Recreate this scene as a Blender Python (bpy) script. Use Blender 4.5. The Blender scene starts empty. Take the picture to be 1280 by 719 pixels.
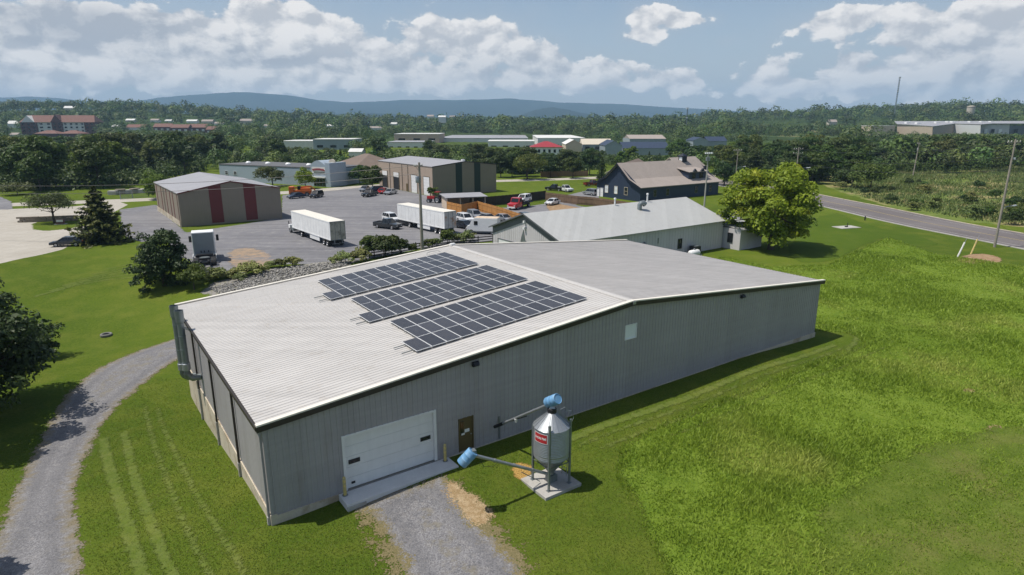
import bpy, bmesh, math, random
import numpy as np
from mathutils import Vector, Matrix
PI=math.pi
rng=np.random.default_rng(7); random.seed(7)
scene=bpy.context.scene
COL=scene.collection
# ------------------------------------------------------------------ camera geometry (used to place things on the ground)
F,PITCH,CH=784.62,0.2565,18.93
CP,SP=math.cos(PITCH),math.sin(PITCH)
def ray(px,py):
    u=(px-640)/F; v=-(py-359.5)/F
    return np.array([u,CP+v*SP,-SP+v*CP])
def g(px,py,z=None):
    """pixel -> point of the ground (the terrain hgt, or a given height)"""
    d=ray(px,py)
    if z is not None:
        t=(z-CH)/d[2]; return np.array([d[0]*t,d[1]*t])
    T=np.geomspace(10,4500,7000); dz=CH+d[2]*T-hgt(d[0]*T,d[1]*T)
    i=int(np.argmax(dz<=0)) if (dz<=0).any() else len(T)-1
    i=max(i,1); a,b=dz[i-1],dz[i]; t=T[i-1]+(T[i]-T[i-1])*(a/(a-b) if a!=b else 0)
    return np.array([d[0]*t,d[1]*t])
def at(px,py,Y):
    d=ray(px,py); t=Y/d[1]; return np.array([d[0]*t,Y,CH+d[2]*t])
# main building frame
BA=np.array([-11.645,26.639]); BH=.6154
BU=np.array([math.cos(BH),math.sin(BH)]); BV=np.array([-math.sin(BH),math.cos(BH)])
BW,BL,BR,BE1,BHR,BE2=48.06,24.16,24.07,5.37,7.35,5.30
def uvp(u,v): return BA+u*BU+v*BV
def sstep(a,b,x):
    t=np.clip((x-a)/(b-a),0,1); return t*t*(3-2*t)
def hgt(x,y):
    x=np.asarray(x,float); y=np.asarray(y,float)
    u=(x-BA[0])*BU[0]+(y-BA[1])*BU[1]; v=(x-BA[0])*BV[0]+(y-BA[1])*BV[1]
    z=.42*sstep(0,9,u)*(1-sstep(36,49,u))*sstep(-5.5,-.5,v)*(1-sstep(20,26,v))
    z=z-2.2*sstep(-1,24,v)*(1-sstep(64,90,y))*(1-sstep(0,16,u))
    # lawn undulation left of the drive and the bank below the concrete yard
    m=sstep(-24,-34,x)*sstep(44,54,y)*(1-sstep(84,96,y))
    z=z+m*(.22*np.sin(x*.21+y*.13)+.16*np.sin(y*.42-x*.11))
    # far terrain
    far=sstep(290,420,y)
    z=z+far*(36*np.exp(-((x+900)/480)**2-((y-1280)/360)**2)+32*np.exp(-((x-900)/470)**2-((y-1280)/380)**2)
        +14*sstep(800,1700,y)+1.5*np.sin(x*.011)*np.sin(y*.009)+6*np.exp(-((x-560)/150)**2-((y-660)/130)**2))
    mk=sstep(300,420,y)*0
    return z
def hz(x,y): return float(hgt(x,y))
# ------------------------------------------------------------------ object helpers
def link(o,parent=None):
    COL.objects.link(o)
    if parent is not None: o.parent=parent
    return o
def tag(o,label=None,cat=None,group=None,kind=None):
    if label: o['label']=label
    if cat: o['category']=cat
    if group: o['group']=group
    if kind: o['kind']=kind
    return o
def thing(name,label,cat,loc=(0,0,0),rz=0,group=None):
    o=bpy.data.objects.new(name,None); o.empty_display_size=.3
    link(o); o.location=loc; o.rotation_euler=(0,0,rz)
    return tag(o,label,cat,group)
def kids(o): return [c for c in CHILD.get(o.name,[])]
CHILD={}
def reg(o,parent):
    if parent is not None: CHILD.setdefault(parent.name,[]).append(o)
def copy_tree(o,parent=None):
    c=o.copy(); link(c,parent); reg(c,parent)
    for ch in list(CHILD.get(o.name,[])): copy_tree(ch,c)
    return c
class MB:
    def __init__(s): s.v=[]; s.f=[]; s.m=[]
    def add(s,vs,fs,m=0):
        o=len(s.v); s.v+=[tuple(map(float,p)) for p in vs]; s.f+=[tuple(i+o for i in f) for f in fs]; s.m+=[m]*len(fs); return s
    def box(s,x0,x1,y0,y1,z0,z1,m=0):
        return s.add([(x0,y0,z0),(x1,y0,z0),(x1,y1,z0),(x0,y1,z0),(x0,y0,z1),(x1,y0,z1),(x1,y1,z1),(x0,y1,z1)],
            [(0,3,2,1),(4,5,6,7),(0,1,5,4),(1,2,6,5),(2,3,7,6),(3,0,4,7)],m)
    def obox(s,c,sx,sy,sz,rot=(0,0,0),m=0):
        from mathutils import Euler
        R=Euler(rot).to_matrix(); c=Vector(c)
        vs=[c+R@Vector((a*sx/2,b*sy/2,d*sz/2)) for d in(-1,1) for a,b in((-1,-1),(1,-1),(1,1),(-1,1))]
        return s.add(vs,[(0,3,2,1),(4,5,6,7),(0,1,5,4),(1,2,6,5),(2,3,7,6),(3,0,4,7)],m)
    def bar(s,p0,p1,w,h,m=0):
        p0=Vector(p0);p1=Vector(p1);d=(p1-p0)
        if d.length<1e-6: return s
        q=d.to_track_quat('X','Z'); R=q.to_matrix(); c=(p0+p1)/2; L=d.length
        vs=[c+R@Vector((a*L/2,b*w/2,e*h/2)) for e in(-1,1) for a,b in((-1,-1),(1,-1),(1,1),(-1,1))]
        return s.add(vs,[(0,3,2,1),(4,5,6,7),(0,1,5,4),(1,2,6,5),(2,3,7,6),(3,0,4,7)],m)
    def tube(s,p0,p1,r0,r1=None,n=10,m=0,caps=True):
        if r1 is None: r1=r0
        p0=Vector(p0);p1=Vector(p1);R=(p1-p0).to_track_quat('Z','Y').to_matrix()
        vs=[]
        for p,r in((p0,r0),(p1,r1)):
            for i in range(n):
                a=2*PI*i/n; vs.append(p+R@Vector((r*math.cos(a),r*math.sin(a),0)))
        fs=[(i,(i+1)%n,n+(i+1)%n,n+i) for i in range(n)]
        if caps: fs+=[tuple(range(n-1,-1,-1)),tuple(range(n,2*n))]
        return s.add(vs,fs,m)
    def path(s,pts,r,n=6,m=0):
        rs=r if hasattr(r,'__len__') else [r]*len(pts)
        pts=[Vector(p) for p in pts]; vs=[]
        for k,p in enumerate(pts):
            d=pts[min(k+1,len(pts)-1)]-pts[max(k-1,0)]
            R=d.to_track_quat('Z','Y').to_matrix()
            for i in range(n):
                a=2*PI*i/n; vs.append(p+R@Vector((rs[k]*math.cos(a),rs[k]*math.sin(a),0)))
        fs=[(k*n+i,k*n+(i+1)%n,(k+1)*n+(i+1)%n,(k+1)*n+i) for k in range(len(pts)-1) for i in range(n)]
        fs+=[tuple(range(n-1,-1,-1)),tuple(range((len(pts)-1)*n,len(pts)*n))]
        return s.add(vs,fs,m)
    def lathe(s,prof,n=24,c=(0,0),m=0,a0=0):
        vs=[(c[0]+r*math.cos(a0+2*PI*i/n),c[1]+r*math.sin(a0+2*PI*i/n),z) for r,z in prof for i in range(n)]
        fs=[(k*n+i,k*n+(i+1)%n,(k+1)*n+(i+1)%n,(k+1)*n+i) for k in range(len(prof)-1) for i in range(n)]
        return s.add(vs,fs,m)
    def prism_y(s,poly,y0,y1,m=0):
        n=len(poly); vs=[(x,y0,z) for x,z in poly]+[(x,y1,z) for x,z in poly]
        fs=[tuple(range(n)),tuple(range(2*n-1,n-1,-1))]+[(i,n+i,n+(i+1)%n,(i+1)%n) for i in range(n)]
        return s.add(vs,fs,m)
    def prism_x(s,poly,x0,x1,m=0):
        n=len(poly); vs=[(x0,y,z) for y,z in poly]+[(x1,y,z) for y,z in poly]
        fs=[tuple(range(n-1,-1,-1)),tuple(range(n,2*n))]+[(i,(i+1)%n,n+(i+1)%n,n+i) for i in range(n)]
        return s.add(vs,fs,m)
    def prism_z(s,poly,z0,z1,m=0):
        n=len(poly); vs=[(x,y,z0) for x,y in poly]+[(x,y,z1) for x,y in poly]
        fs=[tuple(range(n-1,-1,-1)),tuple(range(n,2*n))]+[(i,(i+1)%n,n+(i+1)%n,n+i) for i in range(n)]
        return s.add(vs,fs,m)
    def build(s,name,mats,parent=None,smooth=False,bevel=0,loc=None):
        if parent is None and loc is None: pass
        me=bpy.data.meshes.new(name); me.from_pydata(s.v,[],s.f)
        if not isinstance(mats,(list,tuple)): mats=[mats]
        for m in mats: me.materials.append(m)
        if len(mats)>1: me.polygons.foreach_set('material_index',s.m)
        bm=bmesh.new(); bm.from_mesh(me)
        bmesh.ops.recalc_face_normals(bm,faces=bm.faces)
        if bevel: 
            es=[e for e in bm.edges if len(e.link_faces)==2 and e.calc_face_angle(0)>.5]
            bmesh.ops.bevel(bm,geom=es,offset=bevel,segments=2,affect='EDGES',profile=.6,clamp_overlap=True)
        if smooth:
            for f in bm.faces: f.smooth=True
            for e in bm.edges:
                if len(e.link_faces)==2 and e.calc_face_angle(0)>.6: e.smooth=False
        bm.to_mesh(me); bm.free()
        o=bpy.data.objects.new(name,me); link(o,parent); reg(o,parent)
        if loc is not None: o.location=loc
        return o
def npmesh(name,V,faces_n,mat,parent=None,attrs=None,loc=None):
    """V (N,3) verts; faces made of consecutive faces_n verts."""
    me=bpy.data.meshes.new(name); N=len(V); nf=N//faces_n
    me.vertices.add(N); me.vertices.foreach_set('co',np.ascontiguousarray(V,dtype=np.float32).ravel())
    me.loops.add(N); me.loops.foreach_set('vertex_index',np.arange(N,dtype=np.int32))
    me.polygons.add(nf); me.polygons.foreach_set('loop_start',np.arange(0,N,faces_n,dtype=np.int32))
    if attrs:
        for k_,v_ in attrs.items(): me.attributes.new(k_,'FLOAT','POINT').data.foreach_set('value',np.ascontiguousarray(v_,dtype=np.float32))
    me.update(calc_edges=True); me.materials.append(mat)
    o=bpy.data.objects.new(name,me); link(o,parent); reg(o,parent)
    if loc is not None: o.location=loc
    return o
# ------------------------------------------------------------------ materials
MATS={}
class NT:
    def __init__(s,tree): s.t=tree; s.l=tree.links
    def n(s,typ,**kw):
        nd=s.t.nodes.new(typ)
        for k,v in kw.items():
            if k.startswith('i_'):
                key=k[2:]; key=int(key) if key.isdigit() else key
                nd.inputs[key].default_value=v
            else: setattr(nd,k,v)
        return nd
    def lk(s,a,b): s.l.new(a,b)
    def math(s,op,a,b=None,clamp=False):
        nd=s.t.nodes.new('ShaderNodeMath'); nd.operation=op; nd.use_clamp=clamp
        for i,x in enumerate((a,b)):
            if x is None: continue
            if isinstance(x,(int,float)): nd.inputs[i].default_value=x
            else: s.l.new(x,nd.inputs[i])
        return nd.outputs[0]
    def mix(s,fac,a,b,blend='MIX'):
        nd=s.t.nodes.new('ShaderNodeMix'); nd.data_type='RGBA'; nd.blend_type=blend
        for i,x in((0,fac),(6,a),(7,b)):
            if isinstance(x,(int,float)): nd.inputs[i].default_value=x
            elif isinstance(x,tuple): nd.inputs[i].default_value=(*x[:3],1)
            else: s.l.new(x,nd.inputs[i])
        return nd.outputs[2]
    def noise(s,vec,scale,detail=3,rough=.55,dist=0,dims='3D'):
        nd=s.t.nodes.new('ShaderNodeTexNoise'); nd.noise_dimensions=dims
        nd.inputs['Scale'].default_value=scale; nd.inputs['Detail'].default_value=detail; nd.inputs['Roughness'].default_value=rough
        nd.inputs['Distortion'].default_value=dist
        if vec is not None: s.l.new(vec,nd.inputs['Vector'])
        return nd.outputs[0]
    def ramp(s,fac,a,b,lo=(0,0,0),hi=(1,1,1),interp='LINEAR'):
        nd=s.t.nodes.new('ShaderNodeMapRange'); nd.clamp=True
        nd.interpolation_type='SMOOTHSTEP' if interp=='S' else 'LINEAR'
        s.l.new(fac,nd.inputs[0]); nd.inputs[1].default_value=a; nd.inputs[2].default_value=b
        return nd.outputs[0]
def newmat(name):
    m=bpy.data.materials.new(name); m.use_nodes=True; t=m.node_tree; t.nodes.clear()
    nt=NT(t); out=nt.n('ShaderNodeOutputMaterial'); MATS[name]=m
    return m,nt,out
def mat(name,col,rough=.6,metal=0,var=.12,scale=1.5,fine=0,bump=0,bscale=20,spec=.4,coat=0,streak=0,alt=None,altscale=.6):
    if name in MATS: return MATS[name]
    m,nt,out=newmat(name)
    b=nt.n('ShaderNodeBsdfPrincipled'); nt.lk(b.outputs[0],out.inputs[0])
    b.inputs['Roughness'].default_value=rough; b.inputs['Metallic'].default_value=metal
    b.inputs['Specular IOR Level'].default_value=spec; b.inputs['Coat Weight'].default_value=coat
    tc=nt.n('ShaderNodeTexCoord').outputs['Object']
    n1=nt.noise(tc,scale,4,.6); f=nt.math('MULTIPLY',nt.math('SUBTRACT',n1,.5),2*var*1.6)
    if fine:
        n2=nt.noise(tc,bscale,2,.6); f=nt.math('ADD',f,nt.math('MULTIPLY',nt.math('SUBTRACT',n2,.5),2*fine*1.6))
    if streak:
        mp=nt.n('ShaderNodeMapping'); mp.inputs['Scale'].default_value=(4,4,.25); nt.lk(tc,mp.inputs[0])
        n3=nt.noise(mp.outputs[0],1.2,4,.65); f=nt.math('ADD',f,nt.math('MULTIPLY',nt.math('SUBTRACT',n3,.5),2*streak*1.6))
    c=col
    if alt is not None:
        na=nt.noise(tc,altscale,5,.65); c=nt.mix(nt.ramp(na,.5,.62),col,alt)
    hsv=nt.n('ShaderNodeHueSaturation')
    if isinstance(c,tuple): hsv.inputs['Color'].default_value=(*c,1)
    else: nt.lk(c,hsv.inputs['Color'])
    nt.lk(nt.math('ADD',f,1.0),hsv.inputs['Value']); nt.lk(hsv.outputs[0],b.inputs['Base Color'])
    if bump:
        nb=nt.noise(tc,bscale,3,.6); bp=nt.n('ShaderNodeBump',i_Strength=bump,i_Distance=.05); nt.lk(nb,bp.inputs['Height']); nt.lk(bp.outputs[0],b.inputs['Normal'])
    return m
def leafmat(name,dark,light,alt=None,trans=.3,nscale=.35,objvar=.25,tint=False):
    m,nt,out=newmat(name)
    tc=nt.n('ShaderNodeTexCoord').outputs['Object']; geo=nt.n('ShaderNodeNewGeometry'); oi=nt.n('ShaderNodeObjectInfo')
    rp=geo.outputs['Random Per Island']; n1=nt.noise(tc,nscale,2,.5)
    f=nt.math('ADD',nt.math('MULTIPLY',rp,.6),nt.math('MULTIPLY',nt.ramp(n1,.3,.7),.4))
    c=nt.mix(f,dark,light)
    if alt is not None:
        n2=nt.noise(tc,nscale*.8,2,.5); c=nt.mix(nt.math('MULTIPLY',nt.ramp(n2,.55,.7),.8),c,alt)
    hsv=nt.n('ShaderNodeHueSaturation'); nt.lk(c,hsv.inputs['Color'])
    r=oi.outputs['Random']
    nt.lk(nt.math('ADD',.5-.035*objvar/.25,nt.math('MULTIPLY',r,.06*objvar/.25)),hsv.inputs['Hue'])
    w=nt.n('ShaderNodeTexWhiteNoise',noise_dimensions='1D'); nt.lk(nt.math('MULTIPLY',r,37.7),w.inputs['W'])
    if tint:
        ta=nt.n('ShaderNodeAttribute',attribute_name='tint').outputs['Fac']; nt.lk(nt.math('ADD',.5,nt.math('MULTIPLY',ta,1.15)),hsv.inputs['Value']); nt.lk(nt.math('ADD',.475,nt.math('MULTIPLY',nt.math('FRACT',nt.math('MULTIPLY',ta,7.3)),.05)),hsv.inputs['Hue'])
    else: nt.lk(nt.math('ADD',1-objvar,nt.math('MULTIPLY',w.outputs[0],2*objvar)),hsv.inputs['Value'])
    b=nt.n('ShaderNodeBsdfPrincipled'); b.inputs['Roughness'].default_value=.55; b.inputs['Specular IOR Level'].default_value=.25
    nt.lk(hsv.outputs[0],b.inputs['Base Color'])
    tr=nt.n('ShaderNodeBsdfTranslucent'); nt.lk(nt.mix(.5,hsv.outputs[0],(.25,.32,.03),'SCREEN') if False else hsv.outputs[0],tr.inputs[0])
    mx=nt.n('ShaderNodeMixShader'); mx.inputs[0].default_value=trans
    nt.lk(b.outputs[0],mx.inputs[1]); nt.lk(tr.outputs[0],mx.inputs[2]); nt.lk(mx.outputs[0],out.inputs[0])
    return m
def ribmat(name,col,rough=.45,metal=0,var=.06,streak=.05,spec=.5,pan=.06):
    """painted steel sheet: faint panel-to-panel differences plus dirt streaks"""
    m,nt,out=newmat(name)
    b=nt.n('ShaderNodeBsdfPrincipled'); nt.lk(b.outputs[0],out.inputs[0])
    b.inputs['Roughness'].default_value=rough; b.inputs['Metallic'].default_value=metal; b.inputs['Specular IOR Level'].default_value=spec
    tc=nt.n('ShaderNodeTexCoord').outputs['Object']
    mp=nt.n('ShaderNodeMapping'); mp.inputs['Scale'].default_value=(.12,2.6,2.6); nt.lk(tc,mp.inputs[0])
    n1=nt.noise(mp.outputs[0],1.3,5,.65); n2=nt.noise(tc,.22,3,.6)
    f=nt.math('ADD',nt.math('MULTIPLY',nt.math('SUBTRACT',n1,.5),3.2*streak),nt.math('MULTIPLY',nt.math('SUBTRACT',n2,.5),3.2*var))
    hsv=nt.n('ShaderNodeHueSaturation')
    mp2=nt.n('ShaderNodeMapping'); mp2.inputs['Scale'].default_value=(1.1,1.1,.16); nt.lk(tc,mp2.inputs[0])
    st=nt.math('MULTIPLY',nt.ramp(nt.noise(mp2.outputs[0],1.0,5,.7),.56,.72),.45)
    pn=nt.n('ShaderNodeSeparateXYZ'); nt.lk(tc,pn.inputs[0]); wn=nt.n('ShaderNodeTexWhiteNoise',noise_dimensions='1D'); nt.lk(nt.math('FLOOR',nt.math('MULTIPLY',nt.math('ADD',pn.outputs[0],nt.math('MULTIPLY',pn.outputs[1],.97)),1.09)),wn.inputs['W'])
    f=nt.math('ADD',f,nt.math('MULTIPLY',nt.math('SUBTRACT',wn.outputs[0],.5),pan*1.6))
    nt.lk(nt.mix(st,tuple(col),tuple(a*b_ for a,b_ in zip(col,(.80,.74,.66)))),hsv.inputs['Color'])
    nt.lk(nt.math('ADD',f,1.0),hsv.inputs['Value']); nt.lk(hsv.outputs[0],b.inputs['Base Color'])
    return m
# ---- lawn colour as a node group so that every sheet can fade into it
def lawn_group():
    gt=bpy.data.node_groups.new('lawn_colour','ShaderNodeTree')
    gt.interface.new_socket('Color',in_out='OUTPUT',socket_type='NodeSocketColor')
    gt.interface.new_socket('Height',in_out='OUTPUT',socket_type='NodeSocketFloat')
    nt=NT(gt); go=nt.n('NodeGroupOutput'); P=nt.n('ShaderNodeNewGeometry').outputs['Position']
    a=nt.noise(P,.035,3,.55); b=nt.noise(P,.35,4,.6); c=nt.noise(P,4.5,4,.65); d=nt.noise(P,28,2,.6)
    col=nt.mix(nt.ramp(a,.38,.64),(.066,.104,.011),(.102,.144,.016))
    col=nt.mix(nt.math('MULTIPLY',nt.ramp(b,.45,.72),.55),col,(.150,.165,.028))
    col=nt.mix(nt.math('MULTIPLY',nt.ramp(c,.52,.78),.5),col,(.150,.165,.032))
    col=nt.mix(nt.math('MULTIPLY',nt.ramp(c,.47,.25),.55),col,(.030,.060,.006))
    hsv=nt.n('ShaderNodeHueSaturation'); nt.lk(col,hsv.inputs['Color'])
    nt.lk(nt.math('ADD',.35,nt.math('MULTIPLY',d,1.3)),hsv.inputs['Value'])
    # beyond the town the ground is woodland
    sp=nt.n('ShaderNodeSeparateXYZ'); nt.lk(P,sp.inputs[0])
    fo=nt.ramp(sp.outputs[1],420,700); fn=nt.noise(P,.03,5,.65)
    fc=nt.mix(nt.ramp(fn,.35,.65),(.03,.052,.014),(.06,.09,.022))
    nt.lk(nt.mix(fo,hsv.outputs[0],fc),go.inputs[0])
    nt.lk(nt.math('ADD',nt.math('MULTIPLY',c,.6),nt.math('MULTIPLY',d,.5)),go.inputs[1])
    return gt
LG=lawn_group()
def ground_mat(name,build=None,w=.25,amp=.5,nscale=1.2,rough=.95,bump=.7):
    """lawn everywhere; inside a sheet (attribute edge > 0) the colour made by build(nt, P)"""
    m,nt,out=newmat(name)
    b=nt.n('ShaderNodeBsdfPrincipled'); nt.lk(b.outputs[0],out.inputs[0]); b.inputs['Roughness'].default_value=rough; b.inputs['Specular IOR Level'].default_value=.05
    lg=nt.n('ShaderNodeGroup'); lg.node_tree=LG; P=nt.n('ShaderNodeNewGeometry').outputs['Position']
    bp=nt.n('ShaderNodeBump',i_Strength=bump,i_Distance=.12); nt.lk(bp.outputs[0],b.inputs['Normal'])
    if build is None:
        nt.lk(lg.outputs[0],b.inputs['Base Color']); nt.lk(lg.outputs[1],bp.inputs['Height']); return m
    at_=nt.n('ShaderNodeAttribute',attribute_name='edge').outputs['Fac']
    n1=nt.math('ADD',nt.math('MULTIPLY',nt.noise(P,nscale,4,.65),.55),nt.math('MULTIPLY',nt.noise(P,max(7.0,nscale*9) if nscale>=.3 else nscale*9,2,.6),.45))
    e=nt.math('ADD',at_,nt.math('MULTIPLY',nt.math('SUBTRACT',n1,.5),2*amp))
    f=nt.ramp(e,-.02,.02)
    c,h=build(nt,P,lg.outputs[0],at_)
    nt.lk(c,b.inputs['Base Color']); nt.lk(h,bp.inputs['Height'])
    tb=nt.n('ShaderNodeBsdfTransparent'); mx=nt.n('ShaderNodeMixShader'); nt.lk(f,mx.inputs[0]); nt.lk(tb.outputs[0],mx.inputs[1]); nt.lk(b.outputs[0],mx.inputs[2]); nt.lk(mx.outputs[0],out.inputs[0])
    return m
def sdist(poly,X,Y):
    P=np.asarray(poly,float); n=len(P); d=np.full(X.shape,1e9); ins=np.zeros(X.shape,bool)
    for i in range(n):
        a=P[i];b=P[(i+1)%n]; ab=b-a; L=ab@ab+1e-12
        t=np.clip(((X-a[0])*ab[0]+(Y-a[1])*ab[1])/L,0,1)
        d=np.minimum(d,np.hypot(X-a[0]-t*ab[0],Y-a[1]-t*ab[1]))
        c=((a[1]>Y)!=(b[1]>Y))&(X<(b[0]-a[0])*(Y-a[1])/(b[1]-a[1]+1e-12)+a[0]); ins^=c
    return np.where(ins,d,-d)
def smooth_poly(poly,k=2):
    P=[np.array(p,float) for p in poly]
    for _ in range(k):
        Q=[]
        for i in range(len(P)):
            a=P[i];b=P[(i+1)%len(P)]; Q+= [a*.75+b*.25,a*.25+b*.75]
        P=Q
    return P
def strip_poly(pts,w):
    pts=[np.array(p,float) for p in pts]; L=[];R=[]
    ws=w if hasattr(w,'__len__') else [w]*len(pts)
    for i,p in enumerate(pts):
        d=pts[min(i+1,len(pts)-1)]-pts[max(i-1,0)]; d/=np.hypot(*d)+1e-9; n=np.array([-d[1],d[0]])
        L.append(p+n*ws[i]/2); R.append(p-n*ws[i]/2)
    return L+R[::-1]
def curve(pts,k=3):
    P=[np.array(p,float) for p in pts]
    for _ in range(k):
        Q=[P[0]]
        for i in range(len(P)-1): Q+=[P[i]*.75+P[i+1]*.25,P[i]*.25+P[i+1]*.75]
        Q.append(P[-1]); P=Q
    return P
ZC=[0.006]
def sheet(name,poly,m,margin=.8,cell=.5,off=None):
    P=np.asarray(poly,float); x0,y0=P.min(0)-margin-cell; x1,y1=P.max(0)+margin+cell
    nx=max(4,int((x1-x0)/cell)); ny=max(4,int((y1-y0)/cell))
    X,Y=np.meshgrid(np.linspace(x0,x1,nx+1),np.linspace(y0,y1,ny+1)); D=sdist(P,X,Y)
    if off is None: ZC[0]+=.0008; off=ZC[0]
    Z=hgt(X,Y)+off
    keep=D>-margin
    fm=keep[:-1,:-1]|keep[1:,:-1]|keep[:-1,1:]|keep[1:,1:]
    jj,ii=np.nonzero(fm); w=nx+1
    F4=np.stack([jj*w+ii,jj*w+ii+1,(jj+1)*w+ii+1,(jj+1)*w+ii],1)
    used,inv=np.unique(F4.ravel(),return_inverse=True)
    V=np.stack([X.ravel(),Y.ravel(),Z.ravel()],1)[used]
    me=bpy.data.meshes.new(name); me.vertices.add(len(V)); me.vertices.foreach_set('co',V.astype(np.float32).ravel())
    me.loops.add(len(inv)); me.loops.foreach_set('vertex_index',inv.astype(np.int32))
    me.polygons.add(len(F4)); me.polygons.foreach_set('loop_start',np.arange(0,len(inv),4,dtype=np.int32))
    at_=me.attributes.new('edge','FLOAT','POINT'); at_.data.foreach_set('value',D.ravel()[used].astype(np.float32))
    me.update(calc_edges=True); me.materials.append(m)
    o=bpy.data.objects.new(name,me); link(o); o['kind']='structure'
    return o
def G(*pp): return [g(*p) for p in pp]
HAZE=1.15e-4; DEN=True; SKYG=1.08
# ================================================================== materials used throughout
M={}
M['lawn']=ground_mat('lawn_mat')
def b_gravel(nt,P,lawn,e):
    n=nt.noise(P,.25,4,.6); f=nt.noise(P,14,2,.75); k=nt.noise(P,2.2,4,.65)
    c=nt.mix(nt.ramp(n,.35,.65),(.15,.147,.155),(.215,.21,.215)); c=nt.mix(nt.ramp(k,.5,.75),c,(.27,.255,.24))
    v=nt.n('ShaderNodeTexVoronoi',i_Scale=17.0); nt.lk(P,v.inputs['Vector'])
    c=nt.mix(.42,c,nt.mix(nt.ramp(v.outputs['Color'],.1,.9),(.06,.06,.065),(.38,.37,.37)))
    rut=nt.math('MULTIPLY',nt.ramp(e,.55,.9),nt.ramp(e,1.55,1.15)); c=nt.mix(nt.math('MULTIPLY',rut,.35),c,(.115,.113,.118))
    mid=nt.math('MULTIPLY',nt.ramp(e,1.6,2.0),nt.ramp(nt.noise(P,1.6,4,.7),.48,.62)); c=nt.mix(nt.math('MULTIPLY',mid,.5),c,(.20,.175,.115))
    # dry, weedy verge
    d=nt.ramp(nt.math('ADD',e,nt.math('MULTIPLY',nt.math('SUBTRACT',k,.5),2.4)),.75,.0)
    c=nt.mix(nt.math('MULTIPLY',d,.8),c,(.20,.165,.095))
    return c,f
M['gravel']=ground_mat('gravel_mat',b_gravel,w=.18,amp=1.3,nscale=1.0,bump=.6)
def b_lot(nt,P,lawn,e):
    n=nt.noise(P,.05,5,.6); k=nt.noise(P,.6,4,.65); f=nt.noise(P,9,2,.7)
    mp=nt.n('ShaderNodeMapping'); mp.inputs['Rotation'].default_value=(0,0,.62); mp.inputs['Scale'].default_value=(.06,1.3,1); nt.lk(P,mp.inputs[0])
    s=nt.noise(mp.outputs[0],.6,4,.6)
    c=nt.mix(nt.ramp(n,.35,.65),(.175,.172,.185),(.24,.235,.245)); c=nt.mix(nt.ramp(k,.5,.8),c,(.31,.30,.29))
    c=nt.mix(nt.math('MULTIPLY',nt.ramp(s,.48,.66),.65),c,(.125,.124,.132)); c=nt.mix(nt.math('MULTIPLY',nt.ramp(nt.noise(P,.3,5,.7),.6,.68),.55),c,(.085,.083,.088)); c=nt.mix(nt.math('MULTIPLY',f,.3),c,(.15,.15,.15))
    return c,f
M['lot']=ground_mat('lot_mat',b_lot,w=.3,amp=1.0,nscale=.5)
def b_conc(nt,P,lawn,e):
    n=nt.noise(P,.12,4,.6); k=nt.noise(P,1.4,4,.65)
    br=nt.n('ShaderNodeTexBrick',offset=0.0); nt.lk(P,br.inputs['Vector'])
    br.inputs['Scale'].default_value=.22; br.inputs['Mortar Size'].default_value=.008
    br.inputs['Color1'].default_value=(.37,.34,.29,1); br.inputs['Color2'].default_value=(.40,.37,.32,1); br.inputs['Mortar'].default_value=(.24,.22,.19,1)
    c=nt.mix(nt.math('MULTIPLY',nt.ramp(n,.4,.7),.5),br.outputs[0],(.46,.43,.38)); c=nt.mix(nt.math('MULTIPLY',nt.ramp(k,.5,.75),.4),c,(.27,.25,.22))
    return c,k
M['conc_ground']=ground_mat('concrete_yard_mat',b_conc,w=.15,amp=.2,nscale=1)
def b_road(nt,P,lawn,e):
    n=nt.noise(P,.08,4,.6); k=nt.noise(P,3,3,.7)
    c=nt.mix(nt.ramp(n,.4,.65),(.145,.130,.128),(.185,.168,.165)); c=nt.mix(nt.math('MULTIPLY',k,.3),c,(.12,.11,.11)); return c,k
M['road']=ground_mat('road_mat',b_road,w=.12,amp=.15,nscale=1)
def b_chips(nt,P,lawn,e):
    n=nt.noise(P,3,5,.7); k=nt.noise(P,18,3,.75)
    c=nt.mix(nt.ramp(n,.4,.65),(.36,.25,.13),(.56,.43,.27)); c=nt.mix(nt.ramp(k,.45,.7),c,(.22,.15,.075)); return c,k
M['chips']=ground_mat('wood_chip_mat',b_chips,w=.4,amp=1.5,nscale=1.3)
def b_dry(nt,P,lawn,e):
    k=nt.noise(P,14,3,.75); return nt.mix(nt.ramp(k,.35,.65),(.13,.12,.05),(.27,.215,.12)),k
M['dry']=ground_mat('dry_verge_mat',b_dry,w=.4,amp=2.6,nscale=1.0)
def b_corn(nt,P,lawn,e):
    k=nt.noise(P,18,3,.75); return nt.mix(nt.ramp(k,.4,.6),(.30,.17,.05),(.62,.40,.13)),k
M['corn']=ground_mat('spilled_grain_mat',b_corn,w=.3,amp=.7,nscale=2.5)
def b_dirt(nt,P,lawn,e):
    n=nt.noise(P,1.2,5,.7); k=nt.noise(P,10,3,.7)
    return nt.mix(nt.ramp(n,.4,.65),(.26,.165,.095),(.36,.26,.16)),k
M['dirt']=ground_mat('bare_dirt_mat',b_dirt,w=.5,amp=1.1,nscale=1.1)
def b_lotdirt(nt,P,lawn,e):
    n=nt.noise(P,.8,5,.7); k=nt.noise(P,10,3,.7)
    return nt.mix(nt.ramp(n,.4,.65),(.24,.20,.16),(.38,.27,.18)),k
M['dirt2']=ground_mat('dusty_dirt_mat',b_lotdirt,w=1.2,amp=2.2,nscale=.5)
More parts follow.
